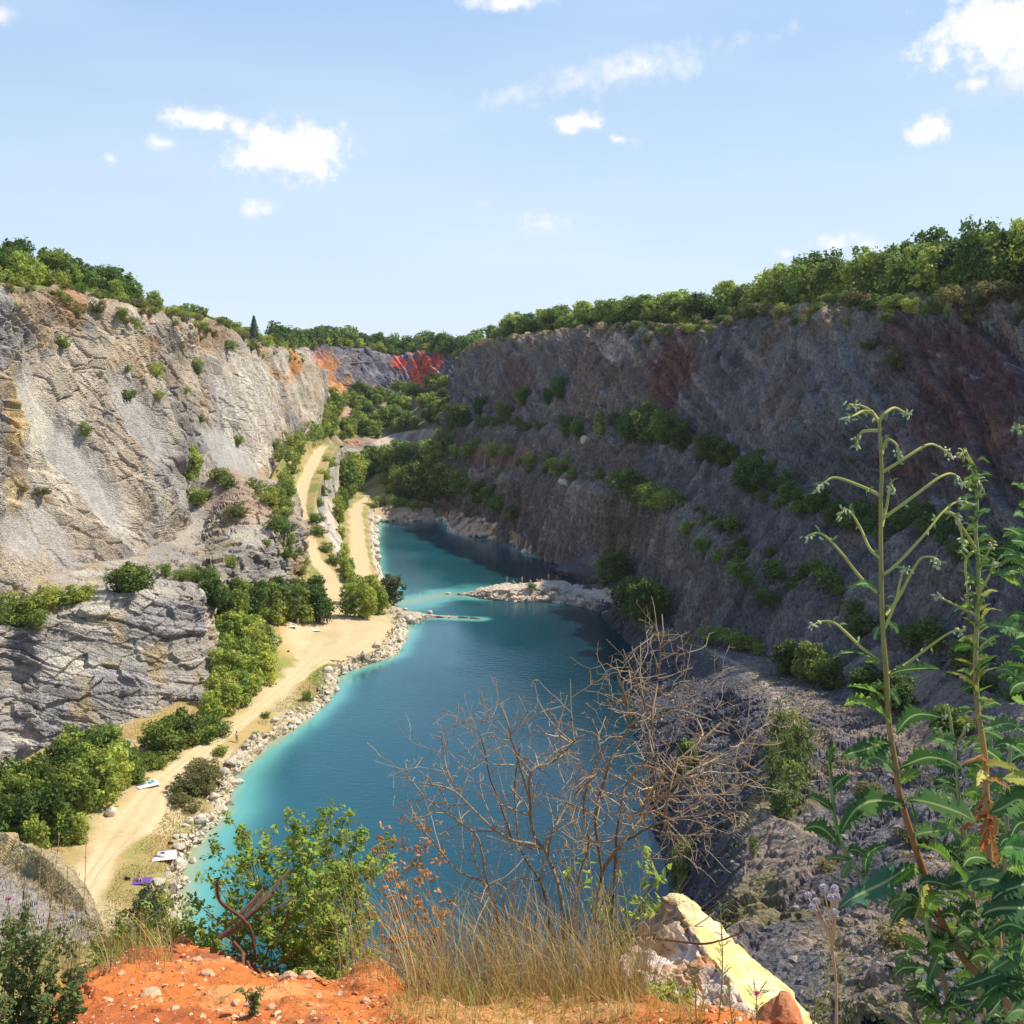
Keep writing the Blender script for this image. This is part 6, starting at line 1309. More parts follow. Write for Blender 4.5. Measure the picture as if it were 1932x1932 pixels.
tips = [(395, 1590, 4.7), (432, 1532, 4.7), (418, 1660, 4.6), (385, 1640, 4.6), (350, 1690, 4.6), (470, 1600, 4.7), (500, 1560, 4.9), (545, 1530, 4.8), (560, 1580, 4.7), (590, 1560, 4.8), (622, 1522, 4.8), (655, 1530, 4.8), (660, 1575, 4.7), (690, 1560, 4.75), (735, 1578, 4.7), (700, 1620, 4.6), (640, 1620, 4.5), (600, 1630, 4.5), (560, 1660, 4.5), (520, 1640, 4.6), (480, 1690, 4.5), (440, 1720, 4.5), (400, 1730, 4.6), (360, 1740, 4.7), (330, 1745, 4.7), (680, 1680, 4.5), (700, 1720, 4.5), (640, 1700, 4.4), (590, 1710, 4.4), (545, 1720, 4.4), (610, 1660, 4.5), (665, 1650, 4.6), (575, 1620, 4.7), (540, 1600, 4.8), (690, 1770, 4.4), (640, 1760, 4.35), (590, 1770, 4.35), (555, 1775, 4.4), (520, 1760, 4.5)]
st = []
for (u, v, d) in tips:
    bu = 590 + (u - 590) * .35 + rs.uniform(-40, 40); b = PD(bu, 1890, 4.85); m_ = PD(bu + (u - bu) * .4 + rs.uniform(-15, 15), 1890 + (v - 1890) * .62, d + .12); st.append([b, m_, PD(u, v, d)])
    if rs.rand() < .7: st.append([m_, PD((bu + u) / 2 + rs.uniform(-60, 60), v + rs.uniform(20, 70), d + rs.uniform(-.2, .2)), PD(u + rs.uniform(-60, 60), v + rs.uniform(10, 60), d + rs.uniform(-.25, .25))])
leafy('rose_bush', 'leafy green wild rose bush spilling over the brow behind the red mound', 'bush', st, .0125, (.25, .33, .055), 44, rs)
st = []
for (u, v) in ((330, 1745), (300, 1735), (270, 1750), (350, 1720), (240, 1760), (210, 1770), (310, 1700), (280, 1715), (370, 1755), (400, 1765), (180, 1780), (225, 1730), (330, 1770)):
    b = PD(u + rs.uniform(-10, 30), 1830, 5.3); st.append([b, PD(u + 10, (v + 1830) / 2, 5.2), PD(u, v, 5.1)])
leafy('low_bush', 'low yellowish bush along the crest of the red mound', 'bush', st, .013, (.26, .29, .06), 90, rs)
st = []
for (u, v) in ((20, 1740), (50, 1720), (80, 1760), (110, 1750), (140, 1790), (60, 1790), (100, 1820), (10, 1800), (130, 1850), (150, 1880), (40, 1850), (90, 1880), (10, 1890), (60, 1900), (110, 1920), (-30, 1770), (-30, 1850), (150, 1830), (30, 1770), (70, 1840)):
    b = PD(u * .6 + 10, 2010, 3.0); st.append([b, PD(u * .85, (v + 2010) / 2, 2.95), PD(u, v, 2.9 + rs.uniform(-.15, .15))])
leafy('thorny_bush', 'dark green small-leaved bush in the lower left corner', 'bush', st, .0075, (.12, .155, .05), 150, rs, spread=.022, compound=5)
st = []
for (u, v) in ((700, 1590), (725, 1560), (760, 1540), (800, 1530), (815, 1560), (790, 1600), (740, 1640), (705, 1650), (760, 1660), (830, 1620), (850, 1660), (700, 1700), (740, 1700), (790, 1690), (840, 1710), (860, 1690)):
    b = PD(770 + rs.uniform(-50, 50), 1880, 4.4); st.append([b, PD((770 + u) / 2, (v + 1880) / 2, 4.35), PD(u, v, 4.3 + rs.uniform(-.1, .1))])
leafy('withered_weed', 'thin weeds with orange brown withered leaves left of the bare shrub', 'weed', st, .010, (.50, .24, .08), 36, rs, stemcol=(.32, .2, .1), spread=.03, compound=3, r=.002)
st = []
for (u, v) in ((1080, 1625), (1110, 1640), (1150, 1650), (1180, 1700), (1190, 1740), (1230, 1620), (1255, 1645), (1150, 1720), (1210, 1700)):
    b = PD(1150, 1870, 4.5); st.append([b, PD((1150 + u) / 2 + 10, (v + 1870) / 2, 4.45), PD(u, v, 4.4)])
leafy('maple_sprout', 'fresh green sprouts showing through the right of the bare shrub', 'sprout', st, .019, (.28, .38, .06), 26, rs, spread=.05, compound=3)
st = [[PD(1262, 1895, 3.4), PD(1270, 1870, 3.38), PD(1275, 1850, 3.36)], [PD(1262, 1895, 3.4), PD(1285, 1880, 3.35), PD(1300, 1868, 3.3)], [PD(1262, 1895, 3.4), PD(1245, 1880, 3.4), PD(1232, 1868, 3.4)]]
leafy('green_tuft', 'small bright green tuft on the rubble left of the yellow rock', 'plant', st, .009, (.34, .42, .06), 160, rs, spread=.03)
q = khit(474, 1915); st = [[q, q + Vector((.01, 0, .03)), q + Vector((a * .03, 0, .055 + .02 * abs(a)))] for a in (-1, -.3, .5, 1)]
leafy('seedling', 'tiny green seedling on the red mound', 'plant', st, .005, (.16, .22, .07), 260, rs, spread=.012)

# --- roots and dead branches on the mound
def stick(pts, r, mat, name, label, cat, group=None, d=4.3, taper=.4):
    P_ = smooth_pts([PD(q[0], q[1], q[2] if len(q) > 2 else d) for q in pts], 8 * len(pts)); P_ = P_ + .008 * np.stack([fbm(P_, .05, 3, seed=251), fbm(P_, .05, 3, seed=252), fbm(P_, .05, 3, seed=253)], 1)
    c0 = P_[0].copy(); V, f = tube(P_ - c0, np.linspace(r, r * taper, len(P_)) * (1 + .3 * fbm(P_, .04, 2, seed=254)), 8); o = npmesh(name, V, f, mat); o.location = c0
    return tag(o, label, cat, group)
stick([(409, 1662), (415, 1699), (457, 1733), (475, 1762), (483, 1812)], .0075, M_ROOT, 'dead_branch', 'dark crooked branch rising from the roots at the mound crest', 'branch', taper=.7)
stick([(440, 1776), (460, 1802), (475, 1819), (486, 1828), (515, 1825), (543, 1805), (553, 1790)], .009, M_ROOT, 'root', 'thick dark root bending over the crest of the red mound', 'root', d=4.22)
stick([(458, 1800, 4.2), (459, 1830, 4.0), (461, 1862, 3.85)], .008, M_ROOT, 'root', 'dark root and its shadow, hanging straight down the mound face as one strand', 'root')  # strand also covers the root's cast shadow on the soil, built solid
stick([(466, 1815, 4.2), (486, 1853, 3.95), (498, 1885, 3.75)], .006, M_ROOT, 'root', 'thin root and its shadow, slanting right down the mound face as one strand', 'root')  # root and the shadow line along it, built as one dark strand
stick([(543, 1719), (538, 1742), (512, 1776), (498, 1812)], .006, M_ROOT, 'dead_branch', 'rust brown curved branch in front of the green bush', 'branch')
stick([(485, 1828, 4.2), (508, 1850, 4.05), (512, 1846, 4.0)], .006, M_ROOT, 'root', 'short root stub right of the hanging root', 'root')
stick([(310, 1772, 4.45), (325, 1782, 4.4), (338, 1795, 4.3)], .008, M_ROOT, 'dead_branch', 'short dark stick lying on the left of the mound crest', 'stick')
for i, (a, b) in enumerate((((499, 1676), (432, 1745)), ((515, 1685), (415, 1768)), ((548, 1640), (418, 1770)), ((560, 1690), (430, 1765)), ((530, 1665), (440, 1760)))):
    stick([(b[0], b[1], 4.65), ((a[0] + b[0]) / 2, (a[1] + b[1]) / 2 + 2, 4.5), (a[0], a[1], 4.35)], .011 if i < 2 else .006, M_GREY, 'dead_branch', 'grey weathered branch of the bundle leaning up over the mound crest', 'branch', 'weathered branches leaning over the crest', taper=.7)
stick([(232, 1772, 4.7), (270, 1740, 4.7), (330, 1695, 4.7)], .004, M_GREY, 'dead_branch', 'thin pale twig above the left of the mound crest', 'branch')
stick([(1240, 1770, 3.7), (1330, 1780, 3.6), (1400, 1760, 3.5)], .005, M_ROOT, 'dead_branch', 'bent dark twig lying over the yellow rock', 'branch')
stick([(1150, 1765, 4.0), (1230, 1762, 3.9), (1300, 1752, 3.85), (1350, 1720, 3.9)], .005, M_DRY, 'dead_branch', 'brown twig reaching from the bare shrub across the yellow rock', 'branch')

# --- tall weeds on the right
def wleaf(b, t, w, roll, rs, sag=.12, col=(.10, .20, .075), teeth=9, rib=(.34, .40, .15), nar=.0):
    b = np.array(tuple(b)); t = np.array(tuple(t)); L_ = np.linalg.norm(t - b); n = 44; s = np.linspace(0, 1, n)
    ax = (t - b) / L_; up = np.array([0, 0, 1.0]); side = np.cross(ax, up); side /= np.linalg.norm(side) + 1e-9; nor = np.cross(side, ax)
    sd = side * math.cos(roll) + nor * math.sin(roll); nr = np.cross(sd, ax)
    mid = b[None] + (t - b)[None] * s[:, None] + nor[None] * (sag * L_ * 4 * s * (1 - s))[:, None] + sd[None] * (.05 * L_ * np.sin(s * 5 + rs.rand() * 6))[:, None]
    env = np.sin(np.pi * np.clip(s, 0, 1) ** .85) ** .7 * (.55 + .45 * s) ; env = np.maximum(env, .06 * (1 - s))
    V = []; C = []
    ph = rs.rand(2) * .5
    for c in (-1, -.55, -.10, -.035, .035, .10, .55, 1):
        sg = 0 if c < 0 else 1; f = (s * teeth + ph[sg]) % 1; lob = 1 - .5 * f ** 1.3 * (.6 + .8 * np.abs(np.sin(s * 7 + ph[sg] * 20))) - .18 * ((s * teeth * 2.3) % 1)
        ww = w * env * (lob if abs(c) == 1 else (.5 + .5 * lob if abs(c) > .3 else 1))
        V.append(mid + sd[None] * (c * ww)[:, None] + nr[None] * (.28 * abs(c) * ww + .10 * w * np.sin(s * 11 + c * 3 + ph[0] * 9) * (abs(c) > .5))[:, None])
        cc = np.array(rib if abs(c) < .05 else col) * (1 if abs(c) < .05 else .85 + .3 * rs.rand()); C.append(np.tile(cc, (n, 1)))
    i = np.arange(8 * n).reshape(8, n); f = np.stack([i[:-1, :-1], i[1:, :-1], i[1:, 1:], i[:-1, 1:]], -1).reshape(-1, 4)
    return np.concatenate(V), f, np.concatenate(C)
UU = lambda x, y, d=2.0: PD(1500 + x * .3269, 710.6 + y * .3269, d)
LL_ = lambda x, y, d=2.0: PD(1500 + x * .3257, 1302.7 + y * .3257, d)
def buds(acc, pts, rs, n=9, size=.0042, col=(.42, .46, .24)):
    P_ = np.array(pts)
    for k in range(n):
        f = .35 + .65 * rs.rand(); i = min(int(f * (len(P_) - 1)), len(P_) - 2); q = P_[i] + (P_[i + 1] - P_[i]) * (f * (len(P_) - 1) - i) + rs.normal(size=3) * .003; dr = rs.normal(size=3) * .6 + np.array([0, 0, -.4]); dr /= np.linalg.norm(dr); l = size * (1.4 + 1.4 * rs.rand())
        acc.add(*tube(np.array([q, q + dr * l * .35, q + dr * l * .75, q + dr * l]), np.array([.35, 1, .8, .12]) * size * .5, 6), np.array(col) * (.8 + .4 * rs.rand()))
LW = 1.5
def tall_weed(label, stem, rs, branches, lv, r0=.0075, r1=.0028, scol=((.36, .16, .06), (.34, .29, .09)), base=None, nb=10, name='tall_weed', bcol=(.42, .46, .24)):
    e = empty(name, base or stem[-1]); tag(e, label, 'weed'); inv = np.array(-e.location); P_ = smooth_pts(stem, 60); A = Acc(); V, f = tube(P_ + inv, np.linspace(r1, r0, 60), 10); g = np.repeat(np.linspace(0, 1, 60), 10)[:, None]; g = np.clip((g - .25) / .4, 0, 1)
    stripe = (.8 + .4 * fbm(V, (.004, .004, .05), 2, seed=260))[:, None]
    A.add(V, f, (np.array(scol[1])[None] * (1 - g) + np.array(scol[0])[None] * g) * stripe); A.obj('stem', M_STALK, e)
    for pts in branches:
        A = Acc(); B_ = Acc(); Q = smooth_pts(pts, 22); A.add(*tube(Q + inv, np.linspace(.0032, .0013, 22), 7), (.38, .35, .10))
        for k in range(5):                                     # small bracts
            i = rs.randint(3, 20); d_ = rs.normal(size=3); A2_ = wleaf(Q[i] + inv, Q[i] + inv + d_ / np.linalg.norm(d_) * .016, .004, rs.rand() * 3, rs, col=(.22, .30, .10), teeth=3); A.add(*A2_)
        buds(A, Q[14:] + inv, rs, nb, col=bcol); A.obj('branch', M_STALK, e)
    for (b, t, w, roll, col) in lv:
        A = Acc(); A.add(*wleaf(np.array(tuple(b)) + inv, np.array(tuple(t)) + inv, w * LW, roll, rs, col=col)); A.obj('leaf', M_LETT, e)
    return e
G1 = (.065, .138, .034); G2 = (.15, .26, .035); G3 = (.115, .20, .065); YG = (.32, .32, .06)
rs = np.random.RandomState(55); px = 2.0 / 2221 * .3257
stemA = [UU(485, 260), UU(500, 550), UU(495, 700), UU(495, 1000), UU(500, 1300), UU(512, 1550), UU(530, 1760), LL_(545, 200), LL_(580, 420), LL_(610, 620), LL_(660, 790), LL_(720, 980), LL_(780, 1150), LL_(835, 1310), LL_(980, 1560, 2.0), LL_(1180, 1760, 2.0), LL_(1400, 2050, 2.02)]
brA = [[(485, 260), (440, 200), (380, 168), (310, 160)], [(440, 205), (390, 200), (340, 225), (290, 240)], [(485, 260), (510, 220), (570, 180), (620, 200), (660, 225)], [(490, 310), (400, 315), (370, 340), (350, 400)], [(500, 450), (520, 380), (550, 365), (590, 400), (595, 455)], [(505, 550), (620, 480), (760, 395), (830, 405), (905, 460)], [(490, 685), (400, 640), (240, 583), (170, 610), (125, 660)],
       [(500, 870), (530, 740), (550, 620), (568, 665)], [(505, 820), (700, 680), (840, 578), (920, 565), (985, 640)], [(490, 1045), (430, 990), (370, 860), (300, 768), (235, 830)], [(480, 1250), (370, 1150), (270, 1020), (150, 905), (55, 930)], [(510, 1140), (580, 1090), (740, 920), (850, 785), (940, 720), (1020, 738)], [(855, 780), (920, 800), (960, 900), (965, 1000)], [(520, 1380), (600, 1270), (690, 1100), (740, 1042), (810, 1050), (825, 1100)],
       [(520, 1450), (580, 1300), (620, 1130), (655, 1105)], [(480, 1640), (380, 1560), (240, 1430), (160, 1412), (95, 1440)], [(530, 1720), (640, 1660), (800, 1540), (900, 1475), (985, 1465)]]
brA = [[UU(x, y, 2.0 + .03 * math.sin(i * 2 + k)) if k else UU(x, y, 2.0) for k, (x, y) in enumerate(b)] for i, b in enumerate(brA)]
lvA = [(UU(485, 1255), UU(295, 1205, 1.96), 30, 1.1, G3), (UU(475, 1640), UU(225, 1632, 1.95), 32, .3, G1), (UU(540, 1740), UU(835, 1690, 1.95), 46, .9, G1), (UU(520, 1880), UU(310, 1805, 1.94), 36, .4, G2), (UU(505, 1440), UU(455, 1520), 24, 1.2, G3), (UU(530, 1400), UU(590, 1490), 22, 1.3, G3), (UU(510, 1140), UU(640, 1105), 18, .5, G3), (UU(490, 1660), UU(400, 1650), 20, .8, G2), (UU(540, 1800), UU(600, 1900), 26, 1.2, G3),
       (LL_(550, 185), LL_(280, 90, 1.93), 60, .7, G2), (LL_(575, 240), LL_(850, 155, 1.93), 72, 1.0, G1), (LL_(575, 345), LL_(265, 390, 1.92), 66, 1.1, G1), (LL_(580, 470), LL_(355, 440, 1.93), 58, 1.2, G3), (LL_(600, 435), LL_(965, 455, 1.92), 84, 1.0, G1), (LL_(660, 650), LL_(1045, 770, 1.9), 120, 1.05, G3), (LL_(620, 630), LL_(262, 825, 1.9), 92, 1.1, G1), (LL_(700, 1035), LL_(265, 1300, 1.88), 96, 1.05, (.07, .17, .10)), (LL_(710, 880), LL_(1020, 1165, 1.88), 84, 1.0, G2), (LL_(690, 860), LL_(890, 825, 1.93), 62, 1.1, G3),
       (LL_(640, 610), LL_(700, 800, 1.95), 40, .9, G3), (LL_(560, 400), LL_(400, 310, 1.95), 40, 1.2, G3), (LL_(740, 1080), LL_(560, 1110, 1.92), 44, 1.0, G2), (LL_(760, 1100), LL_(700, 1330, 1.9), 60, 1.2, YG), (LL_(820, 1290), LL_(560, 1370, 1.9), 46, 1.0, G1), (LL_(830, 1300), LL_(1050, 1420, 1.9), 70, 1.0, G1), (LL_(860, 1380), LL_(780, 1760, 1.88), 66, .9, G3), (LL_(800, 1150), LL_(1326, 1210, 1.9), 110, 1.05, (.055, .115, .05)), (LL_(600, 560), LL_(740, 470, 1.95), 50, .6, G2), (LL_(900, 1440), LL_(1120, 1470, 1.9), 60, 1.1, G3), (LL_(980, 1560), LL_(1230, 1640, 1.88), 70, .8, G1)]
lvA = [(b, t, w * px, ro, c) for (b, t, w, ro, c) in lvA]
tall_weed('tallest prickly weed with arching bud sprays and big toothed leaves on a brown stem', stemA, rs, brA, lvA)
# plant B: denser, with withered brown leaves below
stemB = [UU(985, 430, 2.15), UU(1030, 560, 2.15), UU(1050, 700, 2.15), UU(1042, 900, 2.15), UU(1058, 1100, 2.15), UU(1050, 1400, 2.15), UU(1042, 1650, 2.15), UU(1052, 1900, 2.15), LL_(1080, 250, 2.15), LL_(1100, 400, 2.15), LL_(1105, 560, 2.15), LL_(1120, 900, 2.15), LL_(1160, 1300, 2.15), LL_(1240, 2000, 2.15)]
brB = [[UU(985, 430, 2.15), UU(965, 440, 2.14), UU(950, 455, 2.13)], [UU(1045, 1000, 2.15), UU(1000, 920, 2.13), UU(960, 860, 2.12), UU(930, 800, 2.12)], [UU(1055, 1130, 2.15), UU(1100, 1040, 2.13), UU(1140, 960, 2.13)], [UU(1050, 1380, 2.15), UU(930, 1320, 2.1), UU(810, 1262, 2.1)], [UU(1050, 700, 2.15), UU(1075, 640, 2.14), UU(1050, 580, 2.14)], [UU(1045, 1000, 2.15), UU(985, 1060, 2.12), UU(990, 1190, 2.12), UU(1000, 1300, 2.12)], [UU(1060, 1250, 2.15), UU(1120, 1150, 2.1), UU(1150, 1060, 2.1)]]
lvB = []
for k in range(78):
    y = 480 + 1560 * (k / 78.0) + rs.uniform(-20, 20); x = 1045 + rs.uniform(-12, 12); sgn = rs.choice((-1, 1)); l = rs.uniform(70, 165) * (.6 + y / 2800)
    lvB.append((UU(x, y, 2.15), UU(x + sgn * l * rs.uniform(.5, 1), y - l * rs.uniform(-.4, .9), 2.15 + rs.uniform(-.08, .04)), rs.uniform(12, 26) * px * 1.25, rs.uniform(0, 3), [G1, G2, G3, YG][rs.randint(4)]))
BR = (.42, .15, .05); BR2 = (.50, .24, .08)
for (a, b, w, c) in (((1100, 420), (960, 440), 40, BR2), ((1105, 450), (1300, 470), 52, YG), ((1110, 480), (1060, 560), 36, (.55, .48, .12)), ((1110, 520), (1280, 620), 40, BR2), ((1110, 600), (1020, 760), 46, BR), ((1115, 640), (1170, 830), 40, BR2), ((1118, 700), (1080, 900), 50, BR), ((1120, 760), (1150, 1100), 70, BR), ((1120, 740), (960, 800), 40, BR), ((1125, 850), (1040, 1000), 50, BR)):
    lvB.append((LL_(*a, 2.15), LL_(*b, 2.08), w * px * 1.1, rs.uniform(.6, 2.4), c))
tall_weed('narrow leafy weed with rust brown withered leaves, right of the tallest weed', stemB, rs, brB, lvB, .0075, .0025, scol=((.45, .27, .10), (.34, .38, .15)), nb=9, bcol=(.44, .40, .22))
# plant C: small one on the left
stemC = [LL_(200, 330, 1.95), LL_(215, 600, 1.95), LL_(238, 780, 1.95), LL_(290, 930, 1.95), LL_(380, 1065, 1.96), LL_(480, 1145, 1.97), LL_(700, 1300, 2.0), LL_(1000, 1500, 2.0), LL_(1200, 1800, 2.0), LL_(1330, 2080, 2.02)]
lvC = [((215, 560), (160, 430), 24, G1), ((222, 625), (312, 475), 40, G1), ((228, 720), (70, 620), 40, G1), ((200, 400), (178, 300), 16, G2), ((203, 400), (232, 296), 18, G2), ((200, 420), (255, 340), 16, G1), ((255, 885), (55, 810), 66, G1), ((320, 985), (180, 995), 26, G3), ((250, 830), (330, 740), 20, G2), ((330, 990), (262, 1085), 44, G3), ((400, 1080), (540, 880), 40, G1), ((300, 940), (420, 960), 40, G1), ((210, 500), (160, 380), 20, G1)]
lvC = [(LL_(*a, 1.95), LL_(*b, 1.91), w * px, rs.uniform(.7, 1.5), c) for a, b, w, c in lvC]
tall_weed('short weed with smooth oblong leaves, lowest and leftmost of the weeds at the right', stemC, rs, [], lvC, .005, .003, scol=((.36, .26, .12), (.22, .32, .10)))
# plant D: dark leafy mass at the right picture edge
stemD = [UU(1330, 560, 1.9), UU(1340, 900, 1.9), UU(1350, 1300, 1.9), UU(1360, 1800, 1.9), LL_(1370, 500, 1.9), LL_(1380, 1000, 1.9), LL_(1390, 1500, 1.9), LL_(1400, 2050, 1.9)]
lvD = []
for (a, b, w, c) in (((1340, 700), (1250, 630), 26, G1), ((1340, 850), (1255, 800), 30, G3), ((1340, 1000), (1240, 940), 44, G1), ((1345, 1260), (1120, 1150), 50, G2), ((1350, 1330), (1290, 1100), 40, G1), ((1350, 1560), (1110, 1420), 56, G3), ((1355, 1620), (1230, 1580), 60, G1), ((1340, 760), (1300, 620), 26, G2), ((1360, 1750), (1240, 1850), 50, G1)):
    lvD.append((UU(*a, 1.9), UU(*b, 1.86), w * px, rs.uniform(.7, 1.6), c))
for (a, b, w, c) in (((1370, 180), (1250, 40), 50, G2), ((1370, 300), (1060, 210), 56, G3), ((1370, 420), (1160, 340), 50, G1), ((1372, 560), (1210, 520), 50, YG), ((1375, 680), (1130, 700), 90, G1), ((1378, 930), (1180, 950), 90, (.09, .22, .05)), ((1380, 1020), (1230, 1060), 50, G2), ((1380, 1160), (1000, 1150), 80, (.055, .12, .045)), ((1385, 1260), (1090, 1330), 100, (.05, .11, .045)), ((1388, 1400), (1100, 1440), 70, G1), ((1390, 1500), (1120, 1640), 80, G3), ((1390, 1600), (1200, 1560), 60, G3), ((1395, 1700), (1020, 1860), 70, G1), ((1395, 1800), (1080, 1760), 60, G1), ((1395, 1860), (1210, 1930), 60, G3), ((1390, 1440), (1290, 1530), 40, G1), ((1380, 1100), (1150, 1240), 70, (.05, .10, .04)), ((1390, 1650), (1180, 1480), 60, G3), ((1390, 1750), (950, 1690), 66, (.06, .12, .05)), ((1395, 1850), (900, 1740), 60, (.06, .12, .05))):
    lvD.append((LL_(*a, 1.9), LL_(*b, 1.84), w * px, rs.uniform(.6, 1.6), c))
for k in range(30):
    y = 900 + 1100 * rs.rand(); x = rs.uniform(900, 1400); l = rs.uniform(110, 230); a = rs.uniform(-.6, .6) + (math.pi if rs.rand() < .65 else 0)
    lvD.append((LL_(x, y, 2.05), LL_(x + l * math.cos(a), y - l * math.sin(abs(a)) * .6, 2.0 + rs.uniform(-.08, .08)), rs.uniform(36, 72) * px, rs.uniform(.4, 1.8), [G1, G1, (.045, .10, .04), G3, G2][rs.randint(5)]))
for k in range(20):
    y = 600 + 1250 * rs.rand() ** .8; l = rs.uniform(50, 200); lvD.append((UU(1340, y, 1.92), UU(1340 - l, y - l * rs.uniform(-.3, .7), 1.9 + rs.uniform(-.05, .05)), rs.uniform(20, 44) * px, rs.uniform(.4, 1.8), [G1, G2, G3][rs.randint(3)]))
tall_weed('broad-leaved dark weed cut by the right picture edge', stemD, rs, [[UU(1335, 300, 1.9), UU(1310, 290, 1.9), UU(1275, 305, 1.9)]], lvD, .007, .003, scol=((.36, .26, .12), (.26, .34, .12)))
# second layer of leaves low on the right
stemE = [LL_(900, 160, 2.4), LL_(930, 420, 2.4), LL_(960, 700, 2.4), LL_(1010, 1000, 2.4), LL_(1060, 1500, 2.4), LL_(1100, 2050, 2.4)]; lvE = []
for k in range(40):
    y = 300 + 1500 * k / 40.0; x = 920 + y * .09; sgn = (-1) ** k; l = rs.uniform(110, 230); lvE.append((LL_(x, y, 2.4), LL_(x + sgn * l, y - l * rs.uniform(-.3, .6), 2.4 + rs.uniform(-.1, .1)), rs.uniform(30, 66) * px * 1.2, rs.uniform(.4, 1.8), [G1, (.06, .12, .05), G3, G2][rs.randint(4)]))
brE = [[LL_(900, 170, 2.4), LL_(880, 60 + 20, 2.4), LL_(870, 10 + 150, 2.4)], [LL_(905, 300, 2.4), LL_(860, 260, 2.4), LL_(820, 230, 2.4)], [LL_(915, 350, 2.4), LL_(960, 270, 2.4), LL_(1000, 200, 2.4)]]
tall_weed('leafy weed standing behind between the tallest weed and the withered one', stemE, rs, brE, lvE, .006, .003, scol=((.33, .24, .11), (.30, .34, .13)))
stemF = [LL_(1250, 250, 2.3), LL_(1235, 600, 2.3), LL_(1215, 1000, 2.3), LL_(1200, 1400, 2.3), LL_(1190, 2050, 2.3)]; lvF = []
for k in range(44):
    y = 260 + 1650 * k / 44.0; x = 1248 - y * .03; sgn = (-1) ** k; l = rs.uniform(120, 260); lvF.append((LL_(x, y, 2.3), LL_(x + sgn * l, y - l * rs.uniform(-.4, .6), 2.3 + rs.uniform(-.1, .1)), rs.uniform(34, 70) * px * 1.1, rs.uniform(.4, 1.8), [G1, (.045, .10, .04), G3, G2, G1][rs.randint(5)]))
tall_weed('bushy broad-leaved weed between the withered weed and the right picture edge', stemF, rs, [], lvF, .006, .003, scol=((.33, .24, .11), (.28, .34, .12)))
stemG = [LL_(720, 1060, 1.95), LL_(760, 1350, 1.95), LL_(840, 1600, 1.96), LL_(960, 2080, 1.98)]; lvG = []
for k in range(34):
    f = rs.rand(); y = 1080 + 950 * f; x = 722 + 200 * f * f; a = rs.uniform(-.7, .7) + (math.pi if k % 2 else 0); l = rs.uniform(110, 250)
    lvG.append((LL_(x, y, 1.95), LL_(x + l * math.cos(a), y - l * .6 * math.sin(abs(a) if k % 2 == 0 else a), 1.92 + rs.uniform(-.1, .1)), rs.uniform(30, 60) * px, rs.uniform(.4, 1.8), [G1, (.045, .10, .04), G3, G2, G1][rs.randint(5)]))
tall_weed('low broad-leaved weed filling the foot of the tallest weed', stemG, rs, [], lvG, .006, .003, scol=((.33, .24, .11), (.28, .34, .12)))
# --- globe thistle
def globe_thistle():
    rs = np.random.RandomState(66); D = 2.6; e = empty('globe_thistle', LL_(240, 1990, D)); tag(e, 'globe thistle with round pale violet heads left of the tall weeds', 'thistle'); inv = np.array(-e.location); A = Acc()
    heads = [(75, 1190), (165, 1145), (230, 1150), (240, 1195), (205, 1200), (150, 1290), (100, 1255), (225, 1282), (120, 1225)]
    main = smooth_pts([LL_(240, 1990, D), LL_(238, 1700, D), LL_(215, 1480, D)], 14); A.add(*tube(main + inv, np.linspace(.004, .0025, 14), 6), (.46, .30, .14))
    for (x, y) in heads:
        A.add(*tube(smooth_pts([LL_(215 + rs.uniform(-8, 8), rs.uniform(1440, 1540), D), LL_((215 + x) / 2 + 8, (y + 1480) / 2, D), LL_(x, y + 8, D)], 8) + inv, np.linspace(.0022, .0014, 8), 5), (.50, .36, .20))
    A.obj('stem', M_STALK, e)
    for (x, y) in heads:
        H = Acc(); c = np.array(LL_(x, y, D + rs.uniform(-.03, .03))) + inv; R_ = .0088 * rs.uniform(.8, 1.15); d = rs.normal(size=(130, 3)); d /= np.linalg.norm(d, axis=1, keepdims=True)
        for q in d: H.add(*tube(np.array([c + q * R_ * .3, c + q * R_ * .8, c + q * R_ * 1.1]), [.0012, .0014, .0002], 4), np.array((.52, .47, .47) if rs.rand() < .75 else (.42, .36, .50)) * (.8 + .4 * rs.rand()))
        H.obj('flower_head', M_STALK, e)
    B_ = Acc()
    for k in range(26):
        f = k / 26.0; y = 1400 + 540 * f; x = 215 + 22 * f; sg = (-1) ** k; l = 60 + 90 * f * rs.rand(); b = np.array(LL_(x, y, D)); t = np.array(LL_(x + sg * l, y - 20 * rs.rand() + 12, D + rs.uniform(-.06, .06)))
        for j in range(7):
            q = b + (t - b) * (.25 + .11 * j); s2 = np.array([0, rs.uniform(-.004, .004), .011 * (1 - .08 * j) * (1 if j % 2 else -1)]); B_.add(*wleaf(q + inv, q + inv + s2 + (t - b) * .10, .0022, rs.rand() * 2, rs, col=(.42, .40, .07) if rs.rand() < .6 else (.26, .32, .07), teeth=3))
    B_.obj('foliage', M_LETT, e)
globe_thistle()
